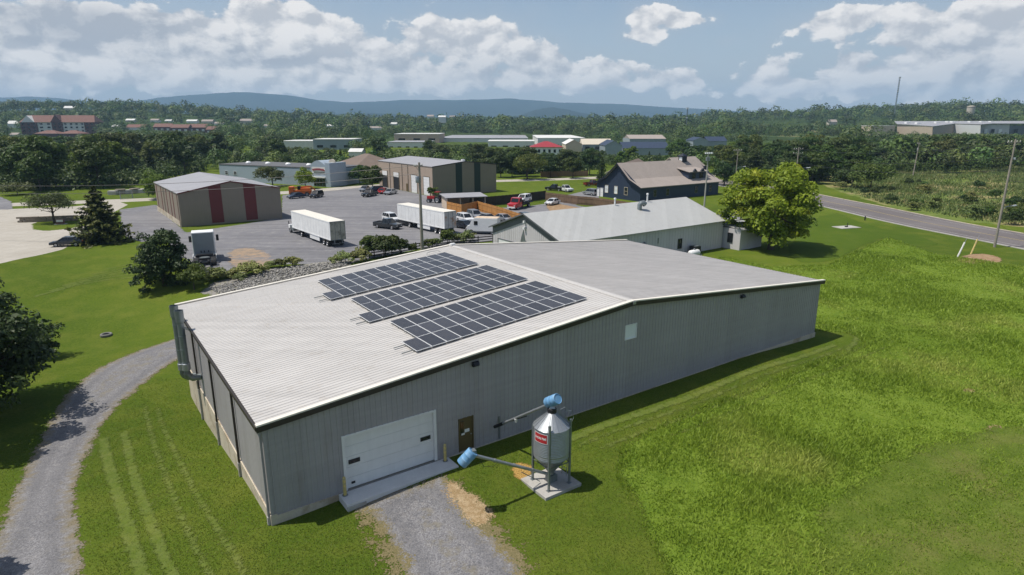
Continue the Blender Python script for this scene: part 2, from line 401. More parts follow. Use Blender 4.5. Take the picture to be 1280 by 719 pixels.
def b_field(nt,P,lawn,e):
    n=nt.noise(P,.07,4,.6); k=nt.noise(P,.8,4,.65); f=nt.noise(P,9,3,.7)
    c=nt.mix(nt.ramp(n,.35,.65),(.128,.192,.020),(.175,.245,.034)); c=nt.mix(nt.math('MULTIPLY',nt.ramp(k,.5,.75),.6),c,(.215,.27,.05))
    c=nt.mix(nt.math('MULTIPLY',nt.ramp(k,.48,.3),.6),c,(.07,.13,.012)); c=nt.mix(nt.math('MULTIPLY',nt.ramp(f,.5,.3),.5),c,(.035,.075,.008)); return c,f
M['field']=ground_mat('tall_grass_field_mat',b_field,w=.5,amp=1.3,nscale=.5,bump=1.0)
def b_meadow(nt,P,lawn,e):
    n=nt.noise(P,.05,4,.6); k=nt.noise(P,.4,5,.7)
    c=nt.mix(nt.ramp(k,.35,.65),(.085,.13,.024),(.16,.19,.05)); c=nt.mix(nt.math('MULTIPLY',nt.ramp(n,.47,.58),.8),c,(.30,.235,.12)); return c,k
M['meadow']=ground_mat('weedy_meadow_mat',b_meadow,w=1,amp=3,nscale=.15)
def b_light(nt,P,lawn,e):
    k=nt.noise(P,1.7,4,.7); return nt.mix(nt.math('ADD',.04,nt.math('MULTIPLY',nt.ramp(k,.3,.7),.3)),lawn,(.19,.20,.085)),k
M['mown']=ground_mat('mown_line_mat',b_light,w=.35,amp=.62,nscale=2.5)
def b_dark(nt,P,lawn,e):
    k=nt.noise(P,1.7,4,.7); return nt.mix(.5,lawn,(.045,.085,.008)),k
M['mown_dark']=ground_mat('fresh_cut_mat',b_dark,w=.5,amp=.9,nscale=.9)
def b_patch(nt,P,lawn,e):
    mp=nt.n('ShaderNodeMapping'); d_=g(1290,562)-g(1090,668); mp.inputs['Rotation'].default_value=(0,0,-math.atan2(d_[1],d_[0])); nt.lk(P,mp.inputs[0])
    wv=nt.n('ShaderNodeTexWave',bands_direction='Y',i_Scale=.16,i_Distortion=2.5); wv.inputs['Detail'].default_value=3; nt.lk(mp.outputs[0],wv.inputs['Vector'])
    k=nt.noise(P,1.1,4,.65); n=nt.noise(P,.22,3,.6); f=nt.noise(P,11,3,.7)
    c=nt.mix(nt.ramp(k,.3,.7),(.090,.132,.018),(.148,.185,.034)); c=nt.mix(nt.math('MULTIPLY',wv.outputs[0],.4),c,(.072,.116,.014)); c=nt.mix(nt.math('MULTIPLY',nt.ramp(n,.5,.68),.55),c,(.165,.155,.05)); c=nt.mix(nt.math('MULTIPLY',nt.ramp(f,.52,.3),.5),c,(.025,.045,.006)); return c,f
M['mown_patch']=ground_mat('mown_patch_mat',b_patch,w=1,amp=3.0,nscale=.6)
def b_rubble(nt,P,lawn,e):
    k=nt.noise(P,3,4,.7); f=nt.noise(P,12,2,.7); return nt.mix(nt.ramp(k,.5,.66),nt.mix(f,(.15,.14,.13),(.36,.34,.315)),(.15,.155,.055)),f
M['rubble_ground']=ground_mat('rubble_ground_mat',b_rubble,w=1,amp=1.4,nscale=.8)
def b_green(nt,P,lawn,e):
    k=nt.noise(P,.05,4,.6); return nt.mix(nt.ramp(k,.35,.65),(.05,.09,.022),(.075,.115,.03)),k
M['pasture']=ground_mat('pasture_mat',b_green,w=4,amp=4,nscale=.1)
def b_hay(nt,P,lawn,e):
    k=nt.noise(P,.05,4,.6); return nt.mix(nt.ramp(k,.35,.65),(.20,.18,.075),(.26,.22,.10)),k
M['hay']=ground_mat('hay_field_mat',b_hay,w=4,amp=6,nscale=.1)
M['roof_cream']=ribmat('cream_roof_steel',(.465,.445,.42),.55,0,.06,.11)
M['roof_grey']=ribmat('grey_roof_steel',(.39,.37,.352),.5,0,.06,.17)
M['wall']=ribmat('grey_wall_steel',(.335,.317,.322),.5,0,.06,.09)
M['trim_cream']=mat('cream_trim',(.70,.655,.57),.5,0,.08,2)
M['trim_dark']=mat('dark_brown_trim',(.035,.028,.022),.5,0,.1,2)
M['conc']=mat('concrete',(.40,.385,.355),.9,0,.15,1.2,fine=.08,bump=.25,bscale=14,alt=(.31,.29,.255))
M['conc_light']=mat('clean_concrete',(.60,.59,.57),.9,0,.1,1.2,fine=.06,bscale=14)
M['plinth']=mat('plinth_concrete',(.50,.44,.34),.9,0,.15,.8,fine=.1,bump=.25,bscale=10,alt=(.36,.29,.2),altscale=.5)
M['galv']=mat('galvanised_steel',(.33,.35,.365),.4,.6,.14,2.2,fine=.06,bscale=9)
M['galv_dull']=mat('dull_galvanised_steel',(.21,.235,.24),.45,.55,.2,2.0,streak=.12)
M['door_white']=mat('white_door_paint',(.74,.73,.71),.45,0,.05,1.5,streak=.05)
M['brown']=mat('brown_door_paint',(.115,.085,.035),.5,0,.12,2)
M['glass_dark']=mat('dark_glass',(.012,.014,.016),.08,0,.1,1,spec=.6)
M['glass_pale']=mat('frosted_pane',(.74,.77,.79),.3,0,.06,1,spec=.5)
M['black']=mat('black_paint',(.018,.018,.02),.5,0,.1,2)
M['white']=mat('white_paint',(.74,.74,.73),.45,0,.06,1.5,streak=.03)
M['dirty_white']=mat('weathered_white_paint',(.78,.78,.77),.5,0,.12,.7,streak=.14,fine=.05)
M['yellow']=mat('faded_yellow_paint',(.56,.44,.15),.6,0,.2,4,alt=(.36,.30,.2),altscale=5)
M['barrel']=mat('blue_plastic',(.13,.29,.48),.5,0,.2,2.5,spec=.4,alt=(.22,.36,.50),altscale=3)
M['red_sign']=mat('red_sign_paint',(.42,.025,.03),.45,0,.08,2)
M['rubber']=mat('rubber',(.02,.02,.021),.85,0,.2,5)
M['wood_pole']=mat('weathered_pole_wood',(.30,.265,.225),.9,0,.2,2,streak=.25,bump=.3)
M['bark']=mat('bark',(.075,.058,.042),.95,0,.25,3,fine=.15,bump=.5,bscale=12)
M['pv_cell']=None
def pv_mat():
    m,nt,out=newmat('solar_cells'); b=nt.n('ShaderNodeBsdfPrincipled'); nt.lk(b.outputs[0],out.inputs[0])
    tc=nt.n('ShaderNodeTexCoord').outputs['Object']; oi=nt.n('ShaderNodeObjectInfo').outputs['Random']
    br=nt.n('ShaderNodeTexBrick',offset=0.0); nt.lk(tc,br.inputs['Vector']); br.inputs['Scale'].default_value=1
    br.inputs['Brick Width'].default_value=.164; br.inputs['Row Height'].default_value=.082; br.inputs['Mortar Size'].default_value=.004
    br.inputs['Color1'].default_value=(.036,.036,.042,1); br.inputs['Color2'].default_value=(.042,.042,.048,1); br.inputs['Mortar'].default_value=(.09,.09,.10,1)
    n=nt.noise(tc,3,3,.6); c=nt.mix(nt.math('MULTIPLY',nt.ramp(n,.45,.75),.35),br.outputs[0],(.085,.078,.075))
    h=nt.n('ShaderNodeHueSaturation'); nt.lk(c,h.inputs['Color']); nt.lk(nt.math('ADD',.8,nt.math('MULTIPLY',oi,.45)),h.inputs['Value'])
    nt.lk(h.outputs[0],b.inputs['Base Color']); b.inputs['Roughness'].default_value=.3; b.inputs['Specular IOR Level'].default_value=.22
    return m
M['pv_cell']=pv_mat()
M['alu']=mat('aluminium_frame',(.78,.78,.77),.45,0,.05,2)
# ================================================================== setting: ground, drives, yards, roads
def axis(parts):
    a=[]
    for lo,hi,n in parts: a+=list(np.linspace(lo,hi,n,endpoint=False))
    return np.array(a)
gx=np.concatenate([-np.geomspace(8500,110,46)[:-1],axis([(-110,-60,50),(-60,60,200),(60,120,60)]),np.geomspace(120,8500,46)])
gy=np.concatenate([-np.geomspace(900,40,12),axis([(-30,14,22),(14,110,170),(110,260,90)]),np.geomspace(260,8500,90)])
X,Y=np.meshgrid(gx,gy); Z=hgt(X,Y); nx,ny=len(gx),len(gy)
me=bpy.data.meshes.new('ground'); me.vertices.add(nx*ny); me.vertices.foreach_set('co',np.stack([X,Y,Z],-1).astype(np.float32).ravel())
jj,ii=np.meshgrid(np.arange(ny-1),np.arange(nx-1),indexing='ij'); F4=np.stack([jj*nx+ii,jj*nx+ii+1,(jj+1)*nx+ii+1,(jj+1)*nx+ii],-1).reshape(-1,4)
me.loops.add(F4.size); me.loops.foreach_set('vertex_index',F4.ravel().astype(np.int32)); me.polygons.add(len(F4)); me.polygons.foreach_set('loop_start',np.arange(0,F4.size,4,dtype=np.int32))
me.update(calc_edges=True); me.polygons.foreach_set('use_smooth',[True]*len(F4)); me.materials.append(M['lawn'])
ground=link(bpy.data.objects.new('ground',me)) or bpy.data.objects['ground']; ground['kind']='structure'
# meadow beyond the road, fields
sheet('meadow',G((1022,214),(1110,206),(1290,205),(1500,240),(1500,315),(1280,284),(1190,276),(1110,258),(1050,240),(1020,228)),M['meadow'],margin=4,cell=2)
# rough field (tall grass)
FIELD=[g(*p) for p in [(905,322),(960,334),(1038,332),(1075,314),(1110,298),(1165,317),(1300,338),(1500,400),(1600,700),(1400,900),(850,900),(842,719),(803,640),(776,592),(786,556),(860,520),(940,490),(1040,449),(1078,436),(1086,428),(1066,416)]]+[uvp(50.2,1.0),uvp(49.8,24)]
sheet('tall_grass_field',FIELD,M['field'],margin=2,cell=.7)
# concrete yard far left, pale street, lot
sheet('street',strip_poly(curve([(-190,128),(-150,140),(-99,157.5),(-75,170),(-61,178.5),(-44,196),(-30,207),(-8,213),(14,219),(34,229),(70,236),(120,262)]),[7.5]*200),M['conc_ground'],margin=1,cell=1.5)
sheet('concrete_yard',G((-160,262),(0,262),(95,258),(148,252),(160,256),(128,273),(104,287),(100,300),(78,312),(40,321),(0,330),(-160,350)),M['conc_ground'],margin=1,cell=1.0)
sheet('grass_island',smooth_poly(G((42,277),(92,272),(112,279),(100,284),(46,290)),1),M['lawn'],margin=.1,cell=.4)
sheet('parking_lot',G((150,262),(196,256),(215,275),(232,291),(300,281),(352,272),(353,244),(420,238),(472,232),(541,246),(556,252),(560,262),(590,262),(660,258),(700,252),(745,262),(700,290),(614,302),(520,312),(445,327),(408,330),(350,330),(300,342),(262,345),(225,320),(205,296),(178,303),(158,296),(152,278)),M['lot'],margin=1.6,cell=1.0)
sheet('rubble_bank',G((250,366),(270,352),(300,346),(345,335),(400,328),(445,325),(438,333),(395,343),(340,360),(280,374)),M['rubble_ground'],margin=1.5,cell=.5)
sheet('dusty_patch',smooth_poly(G((285,312),(320,309),(345,325),(330,338),(285,335)),2),M['dirt2'],margin=3,cell=.7)
sheet('house_parking',G((690,252),(700,246),(735,238),(748,243),(750,252),(720,256)),M['lot'],margin=1,cell=1)
sheet('side_lot',smooth_poly(G((885,272),(905,262),(925,264),(930,285),(905,283)),1),M['lot'],margin=1,cell=1)
sheet('gravel_corner',G((-150,252),(0,246),(14,252),(16,262),(-150,264)),M['lot'],margin=1,cell=1.2)
sheet('dirt_bank',smooth_poly(G((683,252),(735,262),(790,266),(700,272),(684,262)),1),M['dirt'],margin=1.5,cell=.8)
# road on the right, with shoulders, lines and a pale gutter
RC=curve([(60,226),(70,192),(75,172),(80,149),(84,124),(88,104),(90,84),(92,60),(94,20)],3)
A_=[g(1280,311),g(1150,286),g(1060,268),g(1030,262)]; B_=[g(1280,293),g(1150,270),g(1085,253),g(1037,244)]
mid=[(a+b)/2 for a,b in zip(A_,B_)]
RC=curve([mid[0]+(mid[0]-mid[1])*1.6,mid[0]+(mid[0]-mid[1])*.6]+mid+[mid[3]+np.array([-2,24]),mid[3]+np.array([-10,52]),mid[3]+np.array([-24,84])],3)
RWID=float(np.mean([np.hypot(*(a-b))*abs(np.dot((b-a)/np.hypot(*(b-a)),np.array([.93,.37]))) for a,b in zip(A_,B_)]))
RWID=min(max(RWID,9),15)*.9
sheet('road',strip_poly(RC,RWID),M['road'],margin=.6,cell=.8)
M['line_yellow']=mat('road_line_yellow',(.36,.28,.13),.8,0,.2,1); M['line_white']=mat('road_line_white',(.36,.35,.34),.8,0,.2,1)
def ribbon(name,pts,off,w,z,m,z1=None):
    pts=[np.array(p) for p in pts]; vs=[];fs=[]
    for i,p in enumerate(pts):
        d=pts[min(i+1,len(pts)-1)]-pts[max(i-1,0)]; d=d/np.hypot(*d); n=np.array([-d[1],d[0]])
        for s in(-.5,.5):
            q=p+n*(off+s*w); vs.append((q[0],q[1],hz(*q)+z))
    for i in range(len(pts)-1): fs.append((2*i,2*i+1,2*i+3,2*i+2))
    b=MB().add(vs,fs); o=b.build(name,m); o['kind']='structure'; return o
zr=ZC[0]+.012
ribbon('road_marking',RC,.12,.12,zr,M['line_yellow']); ribbon('road_marking',RC,-.12,.12,zr,M['line_yellow'])
ribbon('road_marking',RC,RWID*.5-1.9,.14,zr,M['line_white']); ribbon('road_marking',RC,-RWID*.5+1.9,.14,zr,M['line_white'])
def kerb(name,pts,off,w,z0,z1,m):
    pts=[np.array(p) for p in pts]; vs=[];fs=[]
    for i,p in enumerate(pts):
        d=pts[min(i+1,len(pts)-1)]-pts[max(i-1,0)]; d=d/np.hypot(*d); n=np.array([-d[1],d[0]])
        for s,zz in((-.5,z0),(-.5,z1),(.5,z1),(.5,z0)):
            q=p+n*(off+s*w); vs.append((q[0],q[1],hz(*q)+zz))
    k=4
    for i in range(len(pts)-1):
        for j in range(3): fs.append((k*i+j,k*i+j+1,k*(i+1)+j+1,k*(i+1)+j))
    o=MB().add(vs,fs).build(name,m); o['kind']='structure'; return o
kerb('kerb',RC,RWID*.5+.2,.4,-.05,.11,M['conc']); kerb('kerb',RC,-RWID*.5-.2,.3,-.05,.1,M['plinth'])
# gravel drive on the left and in front of the garage door
LE=G((-60,800),(0,664),(22,598),(60,530),(97,476),(150,447),(218,424)); RE=G((70,860),(108,719),(93,640),(96,590),(131,520),(190,470),(218,451))
sheet('driveway',smooth_poly(LE[:1]+LE+[LE[-1]+BV*4+BU*6,RE[-1]+BV*4+BU*6]+RE[::-1]+RE[:1],2),M['gravel'],margin=1.4,cell=.4)
sheet('garage_drive',[uvp(3.3,-.9)]+G((455,640),(478,668),(503,719),(560,900),(720,900),(662,719),(640,690),(604,652),(575,618),(556,594)),M['gravel'],margin=1.4,cell=.35)
sheet('dry_verge',smooth_poly(G((552,598),(572,604),(600,634),(632,668),(662,712),(680,760),(664,760),(640,702),(606,664),(572,636)),1),M['dry'],margin=1.6,cell=.25)
sheet('dry_verge',smooth_poly(G((455,640),(470,640),(488,668),(512,719),(520,760),(492,760),(478,700)),1),M['dry'],margin=1.6,cell=.25)
sheet('wood_chips',smooth_poly(G((556,604),(574,606),(596,622),(617,643),(614,656),(594,657),(574,640),(560,622)),1),M['chips'],margin=1.6,cell=.25)
sheet('spilled_grain',smooth_poly(G((638,583),(652,579),(665,583),(664,595),(650,600),(640,592)),1),M['corn'],margin=.8,cell=.2)
for p in [((1232,534),(1246,532),(1256,538),(1244,542)),((1206,487),(1218,486),(1222,490),(1210,491)),((1196,322),(1225,316),(1252,322),(1250,329),(1215,330),(1196,327))]:
    sheet('bare_patch',smooth_poly(G(*p),2),M['dirt'],margin=1.2,cell=.25)
sheet('mown_lawn',smooth_poly(G((985,305),(1035,262),(1090,284),(1180,303),(1150,312),(1110,295),(1072,309),(1040,328),(990,328)),1),M['mown_dark'],margin=1.5,cell=.8)
for pts,w in [(((128,548),(135,580),(148,620),(177,719),(190,770)),.6),(((155,540),(163,575),(175,620),(213,719),(235,770)),.5),(((180,505),(188,540),(204,591),(235,666),(262,719),(280,760)),.3),(((197,510),(204,535),(222,573),(250,628),(290,690),(320,740)),.3)]:
    sheet('mowing_line',strip_poly(curve(G(*pts)),w),M['mown'],margin=.9,cell=.25)
for v,w,a,b in [(-2.3,.5,16,48.5),(-3.1,.2,17,49),(-4.0,.25,18,50),(-5.2,.2,22,51)]:
    sheet('mowing_line',strip_poly([uvp(u,v+.12*math.sin(u*.4)) for u in np.arange(a,b,1.5)],w),M['mown'],margin=.8,cell=.3)
sheet('mowing_line',strip_poly(curve([uvp(47,-3.6),uvp(51,-2.6),uvp(52.6,-.5),uvp(52,3)]),.4),M['mown'],margin=.8,cell=.3)
for k in range(6):
    sheet('mowing_line',strip_poly(curve(G((40+k*18,372-k*7),(110+k*20,352-k*6),(180+k*12,345-k*4))),.5),M['mown'],margin=.9,cell=.5)
sheet('mown_field_patch',smooth_poly(G((1015,650),(1075,606),(1130,570),(1200,548),(1300,525),(1500,560),(1500,800),(1040,800)),2),M['mown_patch'],margin=3,cell=.5)
# ================================================================== main building
mb_root=thing('metal_warehouse','long grey ribbed metal warehouse with a pale roof carrying solar panels, nearest the camera','building',(BA[0],BA[1],0),BH)
def ribbed(mbd,x0,x1,ztop,zbot,openings=(),pitch=.3,depth=.035,axis='x',const=0,out=-1):
    xs=[]
    n=int(math.ceil((x1-x0)/pitch))
    for i in range(n):
        for dx,dd in((0,0),(.19,0),(.215,1),(.265,1),(.29,0)):
            x=x0+i*pitch+dx
            if x<x1: xs.append((x,dd))
    xs.append((x1,0))
    cuts=sorted({c for o in openings for c in o[:2]})
    for c in cuts:
        if not any(abs(x-c)<1e-6 for x,_ in xs):
            xs.append((c,0))
    xs.sort()
    P=lambda x,dd,z:(x,const+out*depth*dd,z) if axis=='x' else (const+out*depth*dd,x,z)
    for (xa,da),(xb,db) in zip(xs[:-1],xs[1:]):
        if xb-xa<1e-5: continue
        spans=[(zbot,None)]
        for o in openings:
            if o[0]-1e-6<=xa and xb<=o[1]+1e-6: spans=[(zbot,o[2]),(o[3],None)] if o[2]>zbot else [(o[3],None)]
        for lo,hi in spans:
            ha=ztop(xa) if hi is None else hi; hb=ztop(xb) if hi is None else hi
            mbd.add([P(xa,da,lo),P(xb,db,lo),P(xb,db,hb),P(xa,da,ha)],[(0,1,2,3)])
def zroof(u): return BE1+(BHR-BE1)*u/BR if u<=BR else BHR+(BE2-BHR)*(u-BR)/(BW-BR)
GD=(3.78,8.98,.5,3.50); PD=(10.5,11.5,.5,2.58); WP=(23.6,24.72,4.66,5.72)
b=MB(); ribbed(b,0,BW,lambda u:zroof(u)-.03,.45,[GD,PD,WP]); b.build('front_wall',M['wall'],mb_root)
b=MB(); ribbed(b,0,BL,lambda v:BE1-.03,.5,axis='y',const=0,out=-1,depth=.012); b.build('side_wall',M['wall'],mb_root)
b=MB(); ribbed(b,0,BL,lambda v:BE2-.03,.2,axis='y',const=BW,out=1); b.build('side_wall',M['wall'],mb_root)
b=MB(); ribbed(b,0,BW,lambda u:zroof(u)-.03,-.5,axis='x',const=BL,out=1); b.build('rear_wall',M['wall'],mb_root)
b=MB(); b.box(-.07,.25,-.07,BL+.05,-3.2,.55); b.box(.25,3.7,-.07,.2,-1,.45); b.box(9.05,BW+.05,-.07,.2,-1,.45); b.box(3.7,9.05,.1,.4,-1,.44)
b.build('plinth',M['plinth'],mb_root)
def roofsheet(name,xa,za,xb,zb,m):
    b=MB(); ys=[]
    y=-.14
    while y<BL+.14:
        for dy,dd in((0,0),(.235,0),(.255,1),(.285,1),(.305,0)):
            if y+dy<BL+.14: ys.append((y+dy,dd))
        y+=.305
    ys.append((BL+.14,0))
    segs=4
    for (ya,da),(yb,db) in zip(ys[:-1],ys[1:]):
        if yb-ya<1e-5: continue
        for k in range(segs):
            t0,t1=k/segs,(k+1)/segs
            # sheets lap: upper sheet sits 4 mm proud
            P=lambda t,y_,d_,lift:(xa+(xb-xa)*t,y_,za+(zb-za)*t+.026*d_+lift)
            b.add([P(t0,ya,da,.004*k),P(t1,ya,da,.004*k),P(t1,yb,db,.004*k),P(t0,yb,db,.004*k)],[(0,1,2,3)])
    return b.build(name,m,mb_root)
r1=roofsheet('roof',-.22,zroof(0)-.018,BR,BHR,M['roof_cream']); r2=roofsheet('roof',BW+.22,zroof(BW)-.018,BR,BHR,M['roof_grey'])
b=MB()
for i in range(int(BL/.6)+1):
    pass
b.prism_y([(BR-.28,BHR-.0),(BR-.27,BHR+.06),(BR,BHR+.10),(BR+.27,BHR+.06),(BR+.28,BHR-.0)],-.16,BL+.16); b.build('ridge_cap',M['roof_cream'],mb_root)
# rake trim: cream cap above, dark board below
for y0,y1,yb in((-.26,.02,-.2),(BL-.02,BL+.26,BL+.2)):
    b=MB(); d=MB()
    for (ua,za),(ub,zb) in(((-.3,zroof(0)-.02),(BR,BHR)),((BR,BHR),(BW+.3,zroof(BW)-.02))):
        b.add([(ua,y0,za+.03),(ub,y0,zb+.03),(ub,y1,zb+.03),(ua,y1,za+.03),(ua,y0,za+.11),(ub,y0,zb+.11),(ub,y1,zb+.11),(ua,y1,za+.11)],[(0,3,2,1),(4,5,6,7),(0,1,5,4),(1,2,6,5),(2,3,7,6),(3,0,4,7)])
        d.add([(ua,yb-.05,za-.26),(ub,yb-.05,zb-.26),(ub,yb+.19,zb-.26),(ua,yb+.19,za-.26),(ua,yb-.05,za+.03),(ub,yb-.05,zb+.03),(ub,yb+.19,zb+.03),(ua,yb+.19,za+.03)] if y0<0 else
              [(ua,yb-.19,za-.26),(ub,yb-.19,zb-.26),(ub,yb+.05,zb-.26),(ua,yb+.05,za-.26),(ua,yb-.19,za+.03),(ub,yb-.19,zb+.03),(ub,yb+.05,zb+.03),(ua,yb+.05,za+.03)],[(0,3,2,1),(4,5,6,7),(0,1,5,4),(1,2,6,5),(2,3,7,6),(3,0,4,7)])
    b.build('rake_trim',M['trim_cream'],mb_root); d.build('rake_board',M['trim_dark'],mb_root)
b=MB(); b.box(-.36,-.2,-.2,BL+.2,BE1-.19,BE1-.045); b.box(-.36,-.33,-.2,BL+.2,BE1-.045,BE1+.01); b.build('gutter',M['trim_dark'],mb_root)
b=MB(); b.box(BW+.2,BW+.36,-.2,BL+.2,BE2-.19,BE2-.045); b.build('gutter',M['trim_dark'],mb_root)
for k,v in enumerate((.14,6.3,12.4,18.6)):
    b=MB(); b.box(-.17,-.06,v-.06,v+.06,hz(*uvp(-.2,v))-.1,BE1-.18,0); b.box(-.27,-.06,v-.07,v+.07,BE1-.3,BE1-.17,0); b.box(-.2,-.072,v-.085,v+.085,-2.6,.42,1)
    b.build('downspout',[M['trim_dark'] if k else M['wall'],M['conc']],mb_root)
b=MB(); b.box(-.045,.1,-.06,-.036,.45,BE1-.2); b.build('corner_trim',M['wall'],mb_root)
# garage door
gd=MB()
for k in range(5):
    z0=GD[2]+k*.6; z1=min(z0+.592,GD[3]); gd.box(GD[0]+.05,GD[1]-.05,.10,.14,z0,z1)
gdo=gd.build('garage_door',M['door_white'],mb_root,bevel=.012)
for xa,zc in((GD[0]+.22,1.72+.15),(GD[1]-.85,1.72+.15)):
    b=MB(); b.box(xa,xa+.62,.078,.098,zc,zc+.24); b.box(xa+.1,xa+.52,.074,.0785,zc+.07,zc+.17,1); b.build('door_window',[M['black'],M['glass_dark']],gdo)
b=MB(); b.box(GD[0]+.3,GD[0]+.5,.07,.098,.72,.84); b.build('handle',M['black'],gdo)
b=MB(); b.box(GD[0]-.1,GD[0]+.05,-.045,.16,GD[2],GD[3]+.1); b.box(GD[1]-.05,GD[1]+.1,-.045,.16,GD[2],GD[3]+.1); b.box(GD[0]+.05,GD[1]-.05,-.045,.16,GD[3]-.02,GD[3]+.1); b.build('door_frame',M['door_white'],mb_root)
b=MB(); b.box(PD[0]+.06,PD[1]-.06,.02,.07,PD[2],PD[3]-.05); pdo=b.build('entry_door',M['brown'],mb_root,bevel=.008)
b=MB(); b.box(PD[0]+.14,PD[0]+.36,.008,.019,1.55,2.4); b.build('door_window',M['glass_dark'],pdo)
b=MB(); b.box(PD[0]+.42,PD[0]+.74,.008,.0185,1.62,1.82); b.box(PD[0]+.2,PD[0]+.42,.004,.0075,1.5,1.62); b.build('notice',M['white'],pdo)
b=MB(); b.box(PD[1]-.2,PD[1]-.12,-.04,.018,1.42,1.47); b.build('handle',M['galv'],pdo)
b=MB(); b.box(PD[0],PD[0]+.06,-.05,.09,PD[2],PD[3]); b.box(PD[1]-.06,PD[1],-.05,.09,PD[2],PD[3]); b.box(PD[0]+.06,PD[1]-.06,-.05,.09,PD[3]-.05,PD[3]); b.build('door_frame',M['brown'],mb_root)
b=MB(); b.box(WP[0]+.05,WP[1]-.05,.01,.03,WP[2]+.05,WP[3]-.05); wo=b.build('window',M['glass_pale'],mb_root)
b=MB(); b.box(WP[0],WP[0]+.05,-.045,.05,WP[2],WP[3]); b.box(WP[1]-.05,WP[1],-.045,.05,WP[2],WP[3]); b.box(WP[0]+.05,WP[1]-.05,-.045,.05,WP[2],WP[2]+.05); b.box(WP[0]+.05,WP[1]-.05,-.045,.05,WP[3]-.05,WP[3]); b.build('frame',M['white'],wo)
for u,z in((11.65,5.72),(36.4,5.72)):
    b=MB(); b.box(u-.2,u+.2,-.2,-.036,z-.12,z+.14); b.add([(u-.2,-.2,z-.12),(u+.2,-.2,z-.12),(u+.16,-.32,z-.02),(u-.16,-.32,z-.02),(u-.2,-.2,z+.14),(u+.2,-.2,z+.14)],[(0,1,2,3),(3,2,5,4),(0,3,4),(1,5,2)],0); b.build('wall_light',M['black'],mb_root)
b=MB(); b.box(BR-.12,BR+.12,-.34,-.26,BHR-.14,BHR+.04); b.build('ridge_bracket',M['galv'],mb_root)
b=MB(); b.box(13.25,13.31,-.07,-.036,.5,2.0); b.build('conduit',M['galv_dull'],mb_root)
b=MB(); b.box(BR-.25,BR+.2,BL-.5,BL-.15,BHR+.1,BHR+.28); b.build('junction_box',M['white'],mb_root)
# concrete apron at the garage door
ap=thing('loading_slab','grey concrete slab along the bottom of the white garage door','slab',(BA[0],BA[1],0),BH)
b=MB(); b.box(3.3,9.75,-1.25,-.08,-.3,.48); b.build('slab',M['conc_light'],ap,bevel=.02)
b=MB(); b.box(3.3,4.3,-1.32,-1.252,-.2,.36); b.build('edge_block',M['conc'],ap,bevel=.015)
def bollard(u,v,label):
    o=thing('bollard',label,'bollard',(*uvp(u,v),.48),BH,'bollards at the garage door')
    b=MB(); b.tube((0,0,0),(0,0,.98),.085,.085,14); b.lathe([(.085,.98),(.07,1.03),(.03,1.06),(.001,1.065)],14); b.build('post',M['yellow'],o,smooth=True)
    b=MB(); b.lathe([(.15,0),(.15,.02),(.088,.025)],14); b.build('base',M['galv_dull'],o)
bollard(3.55,-.35,'chipped yellow bollard by the handle side of the white garage door'); bollard(9.4,-.35,'chipped yellow bollard between the garage door and the brown door')
# solar arrays
SL=math.atan2(BHR-BE1,BR)
def sroof(u,dz): return BE1+(BHR-BE1)*u/BR+dz
ARR=[(15.85,9.0,'solar array of dark panels on the pale roof, farthest from the front edge'),(9.0,9.15,'solar array of dark panels on the pale roof, between two others'),(2.28,9.2,'solar array of dark panels on the pale roof, closest to the front edge')]
pv=None
for v0,u0,lab in ARR:
    o=thing('solar_array',lab,'solar array',(*uvp(u0,v0),sroof(u0,.15)),0,'solar arrays on the pale roof')
    o.rotation_mode='QUATERNION'
    from mathutils import Euler
    q=Matrix.Rotation(BH,4,'Z')@Matrix.Rotation(-SL,4,'Y'); o.rotation_quaternion=q.to_quaternion()
    PW,PH,GP=.975,1.925,.03
    for r in range(3):
        for c in range(13):
            if r>0 and c==0: continue
            if pv is None:
                b=MB(); b.box(0,PW,0,PH,0,.035,0)
                w=.018
                b.add([(w,w,.0365),(PW-w,w,.0365),(PW-w,PH-w,.0365),(w,PH-w,.0365)],[(0,1,2,3)],1)
                p=b.build('solar_panel',[M['alu'],M['pv_cell']],o); pv=p
            else:
                p=pv.copy(); link(p,o); reg(p,o)
            p.location=(c*(PW+GP),r*(PH+GP),0)
    for r in range(3):
        for k in(.42,1.5):
            xa=-.75 if r==0 else (PW+GP)*1-.12
            b=MB(); b.box(xa,13*(PW+GP)+.05,r*(PH+GP)+k-.02,r*(PH+GP)+k+.02,-.05,-.004); b.build('mounting_rail',M['galv_dull'],o)
    b=MB()
    for c in range(0,14,2):
        for r in range(3): 
            if c==0 and r>0: continue
            b.box(c*(PW+GP)-.03,c*(PW+GP)+.03,r*(PH+GP)+.35,r*(PH+GP)+.40,-.15,-.05)
    b.build('mounting_feet',M['galv_dull'],o)
# conduit loops at the far array
cb=MB(); cb.path([(0,0,.05),(.0,0,.22),(.6,.3,.25),(1.3,.25,.25),(1.6,.2,.1)],.02,6); co=cb.build('roof_conduit',M['galv_dull']); co.location=(*uvp(20.6,22.6),sroof(20.6,0)); co.rotation_euler=(0,0,BH); tag(co,'thin metal conduit looping over the roof beyond the far solar array','conduit')
